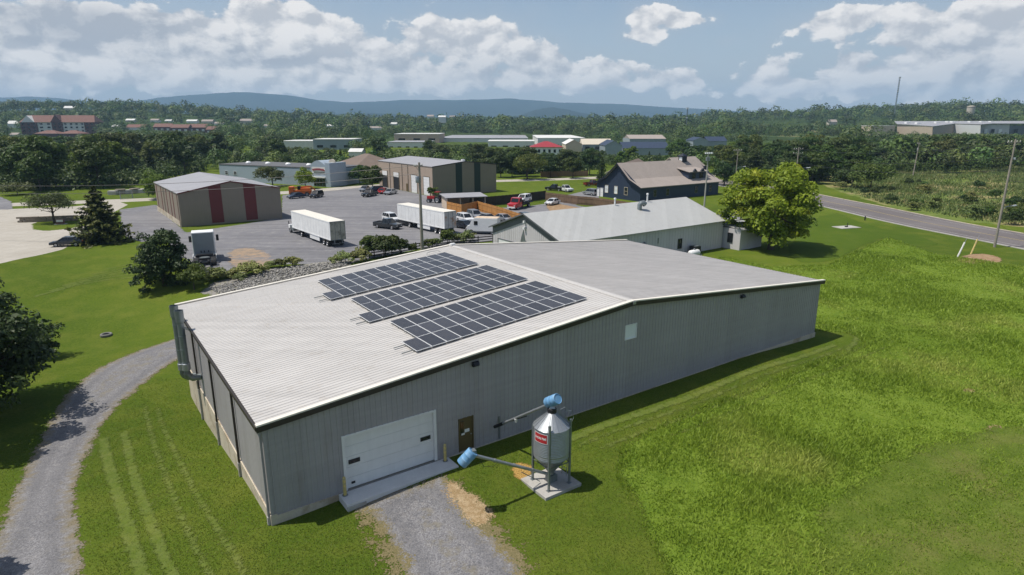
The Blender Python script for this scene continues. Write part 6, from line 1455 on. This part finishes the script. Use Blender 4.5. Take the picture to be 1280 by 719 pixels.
def wood(poly,n,sp,mix,hr,label,group,kinds,seed):
    r=np.random.default_rng(seed); P=np.array(poly); pts=[]; tries=0
    lo=P.min(0);hi=P.max(0)
    while len(pts)<n and tries<n*60:
        tries+=1; x,y=r.uniform(lo,hi)
        if not inside(P,x,y) or not clear(x,y): continue
        if any((x-a)**2+(y-b)**2<sp*sp for a,b in pts): continue
        pts.append((x,y))
    for x,y in pts:
        k=kinds[r.choice(len(kinds),p=mix)]; H=cap(x,y,r.uniform(*hr))
        if H<4.5: continue
        kindname={'broad_a':'green leafy tree','broad_b':'dark leafy tree','broad_c':'olive leafy tree','broad_d':'bright green leafy tree','pine':'dark conifer'}[k]
        plant(k,x,y,H,kindname+' '+label,'tree',group+', '+kindname.rsplit(' ',1)[0],r.uniform(.9,1.15))
    return pts
LW=G((-60,240),(60,239),(130,237),(165,233),(190,230),(252,215),(256,204),(415,202),(428,222),(436,220),(440,208),(380,199),(-120,199))
K=['broad_a','broad_b','broad_c','broad_d','pine']
wood(LW,92,6.8,[.34,.26,.14,.14,.12],(10,15),'in the wood left of and behind the long blue shop','trees in the left wood',K,3)
wood([g(440,200),g(530,193),g(640,197),g(650,205),g(640,216),g(625,214),g(622,205),g(540,200)]+[g(470,207)],24,7.5,[.4,.25,.1,.15,.1],(8,11.5),'in the belt behind the tan workshop','trees behind the tan workshop',K,4)
wood(G((835,208),(880,206),(940,228),(985,232),(1010,224),(1010,203),(960,198),(830,199)),36,7.5,[.3,.4,.1,.05,.15],(9,13),'in the dark wood right of the navy barn','trees right of the navy barn',K,5)
wood(G((985,232),(1040,229),(1110,216),(1200,214),(1240,212),(1310,206),(1310,199),(1120,199),(1000,200)),54,7.0,[.42,.26,.18,.08,.06],(8,13),'in the wood on the slope beyond the meadow','trees beyond the meadow',K,6)
wood(G((596,214),(642,222),(700,219),(745,214),(745,203),(700,204),(640,203),(596,205)),20,7.0,[.35,.4,.1,.05,.1],(7,10.5),'across the street behind the brown board fence','trees across the street',K,9)
wood(G((745,206),(835,204),(850,199),(800,198),(740,200)),8,7.5,[.4,.4,.1,.1,0],(8,11),'between the navy barn and the navy roofed hall','trees behind the navy barn',K,8)
for px,py,pt,k,lab in[(688,222,196,'broad_b','dark tree behind the street, left of the two dark trees'),(705,220,188,'broad_b','tallest dark tree behind the street, left of the navy barn'),(716,223,197,'broad_a','mid green tree in front of the tallest dark tree by the street'),(737,219,187,'broad_b','dark tree right of the gap across the street from the barn'),(752,226,196,'pine','dark conifer touching the gable of the navy barn'),(788,206,182,'broad_d','bright green tree rising above the roof of the navy barn'),(776,207,188,'broad_d','second bright green tree above the roof of the navy barn'),(796,206,194,'broad_c','small pale tree at the ridge of the navy barn'),(811,205,189,'pine','narrow conifer above the ridge of the navy barn'),(824,206,191,'pine','second narrow conifer above the ridge of the navy barn'),(837,206,191,'broad_b','small dark tree left of the cupola'),(626,222,190,'broad_b','dark tree at the right corner of the tan workshop'),(640,221,194,'broad_b','dark tree between the workshop and the lone tree'),(668,212,189,'broad_b','dark tree below the red roofed building'),(450,231,207,'broad_a','leafy tree at the corner of the hip roofed house'),(466,240,208,'broad_a','tree growing against the left end of the tan workshop'),(420,224,205,'broad_c','olive tree right of the blue entrance tower'),(432,221,204,'broad_a','leafy tree between the blue tower and the hip roofed house')]:
    p=g(px,py); H=at(px,pt,p[1])[2]; plant(k,p[0],p[1],H,lab,'tree','trees around the street')
# shrubs along the rail fence, lot edge and meadow
for i,(px,py,h_,k) in enumerate([(452,327,1.9,'shrub_dry'),(468,322,3.4,'shrub'),(480,322,3.0,'shrub_dark'),(490,320,3.2,'shrub'),(500,318,2.4,'shrub_dark'),(518,316,1.5,'shrub'),(537,311,1.7,'shrub'),(546,307,1.2,'shrub_dry'),(562,306,2.6,'shrub'),(572,303,1.0,'shrub_dry'),(583,304,1.9,'shrub_dry'),(588,301,1.3,'shrub_dry'),(432,329,1.6,'shrub_dry'),(420,330,1.2,'shrub_dry'),(366,333,1.4,'shrub_dry'),(350,334,1.2,'shrub_dry'),(338,335,1.0,'shrub_dry')]):
    p=g(px,py); plant(k,p[0],p[1],h_,['pale dry weed clump by the rail fence','leafy green shrub by the rail fence','dark shrub by the rail fence'][['shrub_dry','shrub','shrub_dark'].index(k)],'shrub',['dry clumps by the rail fence','green shrubs by the rail fence','dark shrubs by the rail fence'][['shrub_dry','shrub','shrub_dark'].index(k)],1.1)
for px,py in((262,352),(272,349),(283,348),(292,346),(305,345),(318,343),(300,351),(330,340)):
    p=g(px,py); plant('shrub_dry',p[0],p[1],random.uniform(.8,1.6),'dry weed clump beside the stone heap behind the truck cab','shrub','weed clumps at the stone heap',1.3)
r=np.random.default_rng(21)
for i in range(46):
    px=r.uniform(1050,1290); py=r.uniform(236,292) if px>1180 else r.uniform(228,262+ (px-1050)*.12)
    p=g(px,py)
    if float(sdist(strip_poly(RC,RWID+5),np.array([p[0]]),np.array([p[1]]))[0])>0: continue
    k='shrub_dark' if r.random()<.3 else ('shrub' if r.random()<.55 else 'shrub_dry'); plant(k,p[0],p[1],r.uniform(1.3,2.9),['leafy shrub in the weedy meadow beyond the road','dark shrub in the weedy meadow beyond the road','dry clump in the weedy meadow beyond the road'][['shrub','shrub_dark','shrub_dry'].index(k)],'shrub','meadow '+k.replace('_',' ')+'s',1.1)
# remove prototypes that found no place
for k,(o,used) in PROTO.items():
    if not used:
        for c in list(o.children): bpy.data.objects.remove(c)
        bpy.data.objects.remove(o)
# stone heap (stuff)
def rocks(name,poly,n,s,m,seed,label):
    r=np.random.default_rng(seed); P=np.array(poly); V=[]
    lo=P.min(0);hi=P.max(0); X=r.uniform(lo,hi,(n*4,2)); X=X[sdist(P,X[:,0],X[:,1])>0][:n]
    b=MB()
    for x,y in X:
        ss=s*r.uniform(.4,1.5); b.obox((x,y,hz(x,y)+ss*.2+r.uniform(0,.25)),ss,ss*r.uniform(.5,.9),ss*r.uniform(.3,.6),tuple(r.uniform(-.6,.6,3)+np.array([0,0,r.uniform(0,3)])))
    o=b.build(name,m); tag(o,label,'rubble',kind='stuff')
rocks('rubble',G((262,362),(300,352),(345,338),(400,331),(440,328),(432,333),(395,342),(340,358),(280,372)),2600,.17,mat('grey_rubble',(.30,.285,.26),.95,0,.3,3),5,'grey broken stone heap behind the warehouse roof')
# grass blades (stuff)
def blades(name,P,h,w,m,label,r,lean=.45):
    n=len(P); a=r.uniform(0,2*PI,n); hh=h*r.uniform(.5,1.3,n); ww=w*r.uniform(.6,1.3,n)
    dx=np.stack([np.cos(a),np.sin(a),np.zeros(n)],1); z=hgt(P[:,0],P[:,1]); B=np.stack([P[:,0],P[:,1],z],1)
    ln=r.normal(size=(n,2))*lean*hh[:,None]; T=B+np.stack([ln[:,0],ln[:,1],hh],1)
    V=np.stack([B-dx*ww[:,None]*.5,B+dx*ww[:,None]*.5,T],1).reshape(-1,3)
    o=npmesh(name,V,3,m); tag(o,label,'grass',kind='stuff'); return o
def vnoise(x,y,s,seed=0):
    r=np.random.default_rng(seed); out=0
    for k in range(4): 
        a=r.uniform(0,6.28); f=s*(1.7**k); out=out+np.sin((x*math.cos(a)+y*math.sin(a))*f+r.uniform(0,6))*np.sin((-x*math.sin(a)+y*math.cos(a))*f*.83+r.uniform(0,6))/(1.4**k)
    return out
r=np.random.default_rng(50)
FP=np.array(FIELD); lo=FP.min(0); hi=FP.max(0)
N=1150000; X=r.uniform(lo,hi,(N,2)); dist=np.hypot(X[:,0],X[:,1])
pr=np.clip((38/np.maximum(dist,20))**1.3,0,1)*.95; vis=(np.abs(X[:,0])<X[:,1]*.9+3)&(X[:,1]>12); X=X[(r.random(N)<pr)&vis]
X=X[sdist(FP,X[:,0],X[:,1])>-.4]; nz=vnoise(X[:,0],X[:,1],.22,3)+.6*vnoise(X[:,0],X[:,1],.9,4); keep=r.random(len(X))<np.clip(.75+.2*nz,.45,1); X=X[keep]; nz=nz[keep]
dist=np.hypot(X[:,0],X[:,1]); hsc=np.clip(.20+.08*nz,.08,.42); MOW=np.array(G((1010,650),(1120,570),(1300,530),(1500,560),(1500,760),(1040,760))); mw=sdist(MOW,X[:,0],X[:,1])+.8*nz>0; sel=~mw|(r.random(len(X))<.75); hsc=np.where(mw,hsc*.6,hsc)[sel]; X=X[sel]; dist=dist[sel]
blades('tall_grass',X,hsc,.045+.0010*dist,M['blade'],'bright green tall grass over the field right of the warehouse',r)
N=520000; X=np.stack([r.uniform(-34,22,N),r.uniform(15.5,50,N)],1); d=np.hypot(X[:,0],X[:,1]); ok=np.abs(X[:,0])<X[:,1]*.9+3
for poly in (LE[:1]+LE+[LE[-1]+BV*4+BU*6,RE[-1]+BV*4+BU*6]+RE[::-1]+RE[:1],):
    ok&=sdist(smooth_poly(poly,2),X[:,0],X[:,1])<r.normal(size=N)*.35-.25
gd_=[uvp(3.3,-.9)]+G((455,640),(478,668),(503,719),(560,900),(720,900),(662,719),(640,690),(604,652),(575,618),(556,594)); ok&=sdist(gd_,X[:,0],X[:,1])<r.normal(size=N)*.35-.2
U_=(X-BA)@BU; V_=(X-BA)@BV; ok&=~((U_>-.1)&(U_<BW+.1)&(V_>-.1)&(V_<BL)); ok&=~((U_>3.2)&(U_<9.8)&(V_>-1.4)&(V_<0)); ok&=~((np.abs(U_-13.3)<1.25)&(np.abs(V_+5)<1.2))
ok&=sdist(FP,X[:,0],X[:,1])<.2; ok&=(r.random(N)<np.clip((26/d)**1.2,0,1)); X=X[ok]
blades('lawn_grass',X,.05,.04,M['blade_short'],'short mown grass around the warehouse',r,.6)
# meadow weeds
MP=np.array(G((1050,238),(1110,212),(1290,207),(1310,284),(1190,274),(1110,256))); lo=MP.min(0);hi=MP.max(0); X=r.uniform(lo,hi,(160000,2)); X=X[sdist(MP,X[:,0],X[:,1])>0]
X=X[float(0)<-sdist(strip_poly(RC,RWID+9),X[:,0],X[:,1])]; nz=vnoise(X[:,0],X[:,1],.1,8); X=X[r.random(len(X))<np.clip(.5+.3*nz,.1,1)]
blades('meadow_weeds',X,.75,.28,M['weed'],'dry and green weeds over the meadow beyond the road',r)
# low thicket under the trees of the woods
def thicket():
    r=np.random.default_rng(66); Vs=[]
    for poly,n,S0 in((LW,1500,5.0),(G((835,208),(880,206),(940,228),(985,232),(1010,224),(1010,203),(960,198),(830,199)),420,4.2),(G((985,232),(1040,229),(1110,216),(1200,214),(1240,212),(1310,206),(1310,199),(1120,199),(1000,200)),800,4.2),([g(440,200),g(530,193),g(640,197),g(650,205),g(640,216),g(625,214),g(622,205),g(540,200),g(470,207)],260,3.6),(G((745,206),(835,204),(850,199),(800,198),(740,200)),120,3.6),(G((598,216),(650,218.5),(700,216),(752,212),(752,203),(700,203),(640,203),(598,205)),330,4.0)):
        P=np.array(poly); X=r.uniform(P.min(0),P.max(0),(n*5,2)); X=X[sdist(P,X[:,0],X[:,1])>.5][:n]
        X=np.array([q for q in X if clear(*q)]); m=len(X); S=S0*r.uniform(.45,1.2,m); S=np.array([min(a,max(cap(q[0],q[1],a),.5)) for a,q in zip(S,X)]); nq=60; k=np.repeat(np.arange(m),nq)
        d=unit(r.normal(size=(m*nq,3))); d[:,2]=np.abs(d[:,2])*1.15-.1; C=np.stack([X[:,0],X[:,1],hgt(X[:,0],X[:,1])+.1*S],1)[k]
        Pp=C+d*(S[k]*.62*r.uniform(.7,1.08,m*nq))[:,None]*np.array([1,1,1.25]); Vs.append(quads(Pp,unit(d+r.normal(size=d.shape)*.5+np.array([0,0,.3])),.85*r.uniform(.6,1.3,m*nq),1.3,r))
    o=npmesh('undergrowth',np.concatenate(Vs),4,M['leaf_under']); tag(o,'tangled green undergrowth between the trees of the woods','undergrowth',kind='stuff')
thicket()
# far woods: one mass
def farwood():
    r=np.random.default_rng(77); Vs=[]
    OPEN=[(gz(452,168,500)[0],gz(505,168,500)[0],505,790),(gz(930,168,400)[0]-6,gz(995,168,500)[0]+4,372,540),(gz(968,168,850)[0]-10,gz(1042,168,1000)[0]+20,820,1030),(gz(1026,168,470)[0],gz(1078,168,560)[0],462,570)]
    Ts=[]
    def zone(y0,y1,n,size,nq,leaf):
        y=np.sqrt(r.uniform(y0*y0,y1*y1,n)); x=y*r.uniform(-.92,.92,n); ok=np.ones(n,bool)
        for a,b,c,d in BLD:
            if c>280: ok&=~((x>a-4)&(x<b+4)&(y>c-(8 if y0<700 else 20))&(y<d+4))
        ok&=np.array([clear(p_,q_,5) for p_,q_ in zip(x,y)]) if y0<600 else True
        for a,b,c,d in OPEN: ok&=~((x>a)&(x<b)&(y>c)&(y<d))
        # thin out in front of the factories so that their roofs show
        low=(x>-150)&(x<130)&(y>280)&(y<640)&(x<y*.26); ok&=~(low&(r.random(n)<.35))
        ok&=(vnoise(x,y,.012,5)+r.normal(size=n)*.25>-.75)
        x=x[ok];y=y[ok]; m=len(x); z=hgt(x,y); S=size*(r.uniform(.55,1.2,m)+.45*(r.random(m)<.08))
        low=(x>-260)&(x<150)&(y<700); S=np.where(low,S*.72,S)
        S=np.where((r.random(m)<.5),S*.8,S); S=np.array([min(a,cap(p_,q_,a)) for a,p_,q_ in zip(S,x,y)]) if y0<1000 else S
        gd=S>2.2; x=x[gd];y=y[gd];z=z[gd];S=S[gd];m=len(x)
        k=np.repeat(np.arange(m),nq); d=unit(r.normal(size=(m*nq,3))); d[:,2]=np.abs(d[:,2])*1.0-.15
        C=np.stack([x,y,z+S*.55],1)[k]; Rr=S[k][:,None]*np.array([.46,.46,.5]); lump=(1+.25*np.sin(d[:,0]*5+k)*np.cos(d[:,1]*5+k*1.3))[:,None]
        P=C+d*Rr*lump*r.uniform(.82,1.04,(m*nq,1)); Nn=unit(d+r.normal(size=d.shape)*.3+np.array([0,0,.2]))
        Vs.append(quads(P,Nn,leaf*S[k]/size*r.uniform(.6,1.3,m*nq),1.2,r)); Ts.append(np.repeat(r.random(m)[k],4))
    zone(245,330,1100,9,170,1.0); zone(330,520,2100,11.5,170,1.15); zone(520,850,3000,16,230,1.25); zone(850,1400,5200,18,85,2.3); zone(1400,2700,8000,18,24,4.5)
    V=np.concatenate(Vs); o=npmesh('far_wood',V,4,M['leaf_wood'],attrs={'tint':np.concatenate(Ts)}); tag(o,'continuous green wood rolling over the far hills','woodland',kind='stuff')
farwood()
# ================================================================== far ridges
def ridge(name,prof,Y,depth,m,seed):
    px=np.array([p[0] for p in prof],float); py=np.array([p[1] for p in prof],float)
    n=260; pxx=np.linspace(px[0],px[-1],n); pyy=np.interp(pxx,px,py)
    r=np.random.default_rng(seed); pyy=pyy-(1.8 if Y>7000 else 0)*np.clip((147-pyy)/10,0,1)+np.convolve(r.normal(size=n+8)*.9,np.ones(9)/9,'valid')*1.6
    rows=14; vs=[]
    for j in range(rows):
        t=j/(rows-1)
        for i in range(n):
            top=at(pxx[i],pyy[i],Y); h=top[2]-0; x=top[0]*(1-(1-t)*depth/Y*.6); y=Y-(1-t)*depth
            prof_=t**1.15*(1+.13*(1-t)*math.sin(i*.34+seed)+.09*(1-t)*math.sin(i*.83+j*.5))
            vs.append((x,y,-2+(h+2)*min(prof_,1.02)))
    for i in range(n):
        top=at(pxx[i],pyy[i],Y); vs.append((top[0],Y+depth*.4,0))
    fs=[(j*n+i,j*n+i+1,(j+1)*n+i+1,(j+1)*n+i) for j in range(rows) for i in range(n-1)]
    o=MB().add(vs,fs).build(name,m,smooth=True); o['kind']='structure'; return o
m,nt,out=newmat('forested_ridge'); b=nt.n('ShaderNodeBsdfPrincipled'); nt.lk(b.outputs[0],out.inputs[0]); b.inputs['Roughness'].default_value=1; b.inputs['Specular IOR Level'].default_value=0
P=nt.n('ShaderNodeNewGeometry').outputs['Position']; n1=nt.noise(P,.0025,6,.65); n2=nt.noise(P,.02,4,.7)
nt.lk(nt.mix(nt.math('MULTIPLY',n2,.6),nt.mix(nt.ramp(n1,.35,.65),(.014,.026,.024),(.032,.046,.034)),(.02,.032,.026)),b.inputs['Base Color']); M['ridge']=m
ridge('mountains',[(-260,128),(-60,126),(0,124),(40,122),(70,124.5),(100,128),(150,131),(180,127),(200,124),(250,119.5),(290,117),(310,117.5),(330,119.5),(360,121),(400,127),(430,129),(460,128.5),(520,127),(570,126),(610,125.5),(640,125),(700,130),(730,131),(760,132),(800,133.5),(830,135.5),(870,137),(900,138),(960,141.5),(1000,142),(1060,144.5),(1100,147),(1200,149),(1500,150)],7600,2200,M['ridge'],3)
ridge('hills',[(330,152),(380,146.5),(420,143),(445,141.5),(490,142.5),(540,148),(620,149),(650,143.5),(670,137),(690,134.5),(712,137.5),(740,143),(770,147),(830,147),(880,142),(905,139),(940,140.5),(985,144.5),(1010,141.5),(1040,142),(1075,146),(1130,151)],5000,1100,M['ridge'],9)
# ================================================================== air
b=MB(); b.box(-8700,8700,-950,8800,-6,440); hz_o=b.build('haze',[]) if False else None
hm=bpy.data.materials.new('pale_air'); hm.use_nodes=True; t=hm.node_tree; t.nodes.clear(); ou=t.nodes.new('ShaderNodeOutputMaterial'); pv_=t.nodes.new('ShaderNodeVolumePrincipled')
pv_.inputs['Density'].default_value=HAZE; pv_.inputs['Color'].default_value=(.47,.73,1.0,1); pv_.inputs['Anisotropy'].default_value=0.0
t.links.new(pv_.outputs[0],ou.inputs['Volume']); hm.cycles.homogeneous_volume=True
if HAZE>0:
    ho=b.build('haze',hm); ho['kind']='stuff'
# ================================================================== sky with clouds, sun
w=bpy.data.worlds.new('World'); scene.world=w; w.use_nodes=True; t=w.node_tree; t.nodes.clear(); nt=NT(t)
SUNV=Vector((-.465,-.05,1)).normalized(); elev=math.asin(SUNV.z); azim=math.atan2(SUNV.x,SUNV.y)
sky=nt.n('ShaderNodeTexSky'); sky.sky_type='NISHITA'; sky.sun_disc=False; sky.sun_elevation=elev; sky.sun_rotation=azim; sky.air_density=1.0; sky.dust_density=1.2; sky.ozone_density=1.5
bg=nt.n('ShaderNodeBackground'); bg.inputs[1].default_value=.1; wo=nt.n('ShaderNodeOutputWorld'); nt.lk(bg.outputs[0],wo.inputs[0])
D=nt.n('ShaderNodeTexCoord').outputs['Generated']; sp=nt.n('ShaderNodeSeparateXYZ'); nt.lk(D,sp.inputs[0])
az=nt.math('ARCTAN2',sp.outputs[0],sp.outputs[1]); el=nt.math('ARCSINE',sp.outputs[2])
def azel(px,py):
    d=ray(px,py); d=d/np.linalg.norm(d); return math.atan2(d[0],d[1]),math.asin(d[2])
# cloud banks: direction (azimuth, elevation), half widths, weight
BL_=[(90,40,150,42,.75),(240,70,150,50,.8),(360,30,80,42,.75),(20,100,90,34,.7),(330,95,130,26,.6),(475,78,60,22,.5),(580,50,88,38,.95),(685,78,50,26,.62),(540,102,110,18,.5),(760,86,48,22,.6),(845,97,50,20,.55),(700,110,150,15,.45),(818,20,42,21,.8),(872,24,30,9,.5),(808,45,28,8,.55),(905,53,14,8,.45),(1025,32,56,18,.75),(1090,10,60,14,.45),(955,88,32,22,.6),(1042,80,34,18,.5),(1010,110,110,16,.42),(1190,40,110,34,.85),(1260,60,110,60,.8),(1130,95,110,30,.62),(1240,115,140,24,.6),(1400,50,130,60,.7),(-140,50,150,60,.7),(900,122,120,12,.22)]
def blobsum():
    tot=None
    for px,py,rx,ry,wt in BL_:
        a0,e0=azel(px,py); a1,_=azel(px+rx,py); _,e1=azel(px,py-ry)
        dx=nt.math('MULTIPLY',nt.math('SUBTRACT',az,a0),1/abs(a1-a0)); dy=nt.math('MULTIPLY',nt.math('SUBTRACT',el,e0),1/abs(e1-e0))
        q=nt.math('ADD',nt.math('MULTIPLY',dx,dx),nt.math('MULTIPLY',dy,dy)); ex=nt.math('MULTIPLY',nt.math('EXPONENT',nt.math('MULTIPLY',q,-.9)),wt)
        tot=ex if tot is None else nt.math('ADD',tot,ex)
    return tot
bs=blobsum()
cx=nt.n('ShaderNodeCombineXYZ'); nt.lk(nt.math('MULTIPLY',az,1.0),cx.inputs[0]); nt.lk(nt.math('MULTIPLY',el,1.55),cx.inputs[1])
cv=cx.outputs[0]
def dens(vec):
    a=nt.noise(vec,9,2,.5); b2=nt.noise(vec,22,7,.62,.25)
    v=nt.n('ShaderNodeTexVoronoi',feature='SMOOTH_F1',i_Scale=24.0,i_Smoothness=.5); 
    nz=nt.noise(vec,30,3,.6); ad=nt.n('ShaderNodeVectorMath',operation='ADD'); nt.lk(vec,ad.inputs[0]); cb=nt.n('ShaderNodeCombineXYZ'); nt.lk(nt.math('MULTIPLY',nt.math('SUBTRACT',nz,.5),.05),cb.inputs[0]); nt.lk(nt.math('MULTIPLY',nt.math('SUBTRACT',a,.5),.05),cb.inputs[1]); nt.lk(cb.outputs[0],ad.inputs[1]); nt.lk(ad.outputs[0],v.inputs['Vector'])
    billow=nt.math('SUBTRACT',.55,v.outputs['Distance'])
    return nt.math('ADD',nt.math('ADD',nt.math('MULTIPLY',nt.math('SUBTRACT',a,.5),.9),nt.math('MULTIPLY',nt.math('SUBTRACT',b2,.5),1.05)),nt.math('MULTIPLY',billow,.6))
sh=nt.n('ShaderNodeVectorMath',operation='ADD'); nt.lk(cv,sh.inputs[0]); sh.inputs[1].default_value=(-.010,.016,0)
d0=dens(cv); d1=dens(sh.outputs[0])
# a general broken cover above the picture
up=nt.ramp(el,.19,.32); base=nt.math('MULTIPLY',up,.24)
cov=nt.math('ADD',nt.math('ADD',bs,base),d0)
mask=nt.ramp(cov,.49,.62,interp='S')
thick=nt.ramp(cov,.5,1.5)
lit=nt.ramp(nt.math('ADD',nt.math('MULTIPLY',nt.math('SUBTRACT',d0,d1),2.3),.5),.12,.85)
# grey flat bases in two banks
def blob(px,py,rx,ry):
    a0,e0=azel(px,py); a1,_=azel(px+rx,py); _,e1=azel(px,py-ry); dx=nt.math('MULTIPLY',nt.math('SUBTRACT',az,a0),1/abs(a1-a0)); dy=nt.math('MULTIPLY',nt.math('SUBTRACT',el,e0),1/abs(e1-e0))
    return nt.math('EXPONENT',nt.math('MULTIPLY',nt.math('ADD',nt.math('MULTIPLY',dx,dx),nt.math('MULTIPLY',dy,dy)),-1.0))
under=nt.math('ADD',nt.math('ADD',nt.math('MULTIPLY',blob(95,32,120,28),1.35),nt.math('MULTIPLY',blob(310,72,110,14),.55)),nt.math('ADD',nt.math('MULTIPLY',blob(600,85,130,22),.5),nt.math('MULTIPLY',blob(1180,80,160,40),.45)))
under=nt.math('MULTIPLY',under,nt.math('ADD',.6,nt.math('MULTIPLY',d0,.9)),True)
litv=nt.math('SUBTRACT',nt.math('ADD',nt.math('MULTIPLY',lit,.75),.22),nt.math('MULTIPLY',under,.8),True)
ccol=nt.mix(litv,(4.6,4.85,5.3),(10.2,9.8,9.4))
# soft, hazier clouds low down
low=nt.ramp(el,.075,.005); ccol=nt.mix(nt.math('MULTIPLY',low,.45),ccol,(7.0,7.2,7.5))
skyc=nt.mix(nt.math('ADD',.12,nt.math('MULTIPLY',nt.ramp(el,.20,.0),.6)),nt.mix(1.0,sky.outputs[0],(SKYG,SKYG,SKYG),'MULTIPLY'),(5.4,6.0,6.8))
veil=nt.math('MULTIPLY',nt.ramp(nt.math('ADD',bs,nt.math('MULTIPLY',d0,.5)),.05,.6),.35)
skyc=nt.mix(veil,skyc,(4.9,5.3,5.8))
nt.lk(nt.mix(nt.math('MULTIPLY',mask,.95),skyc,ccol),bg.inputs[0])
sl=bpy.data.lights.new('sun','SUN'); sl.energy=4.9; sl.angle=math.radians(.53); sl.color=(1.0,.95,.87); so=bpy.data.objects.new('sun',sl); COL.objects.link(so)
so.rotation_euler=SUNV.to_track_quat('Z','Y').to_euler(); so.location=(-40,0,90)
# ================================================================== camera and render settings
cd=bpy.data.cameras.new('camera'); co=bpy.data.objects.new('camera',cd); COL.objects.link(co); cd.sensor_width=36; cd.lens=F/1280*36; cd.clip_start=.5; cd.clip_end=30000
co.location=(0,0,CH); co.rotation_euler=(PI/2-PITCH,0,0); scene.camera=co
vs_=scene.view_settings; vs_.view_transform='Standard'; vs_.look='None'; vs_.exposure=0; vs_.gamma=1; vs_.use_curve_mapping=False
cy=scene.cycles; cy.use_denoising=DEN; cy.max_bounces=6; cy.diffuse_bounces=2; cy.glossy_bounces=2; cy.transmission_bounces=2; cy.volume_bounces=0; cy.transparent_max_bounces=12; cy.caustics_reflective=False; cy.caustics_refractive=False; cy.sample_clamp_indirect=4
scene.world.cycles.sampling_method='AUTOMATIC'
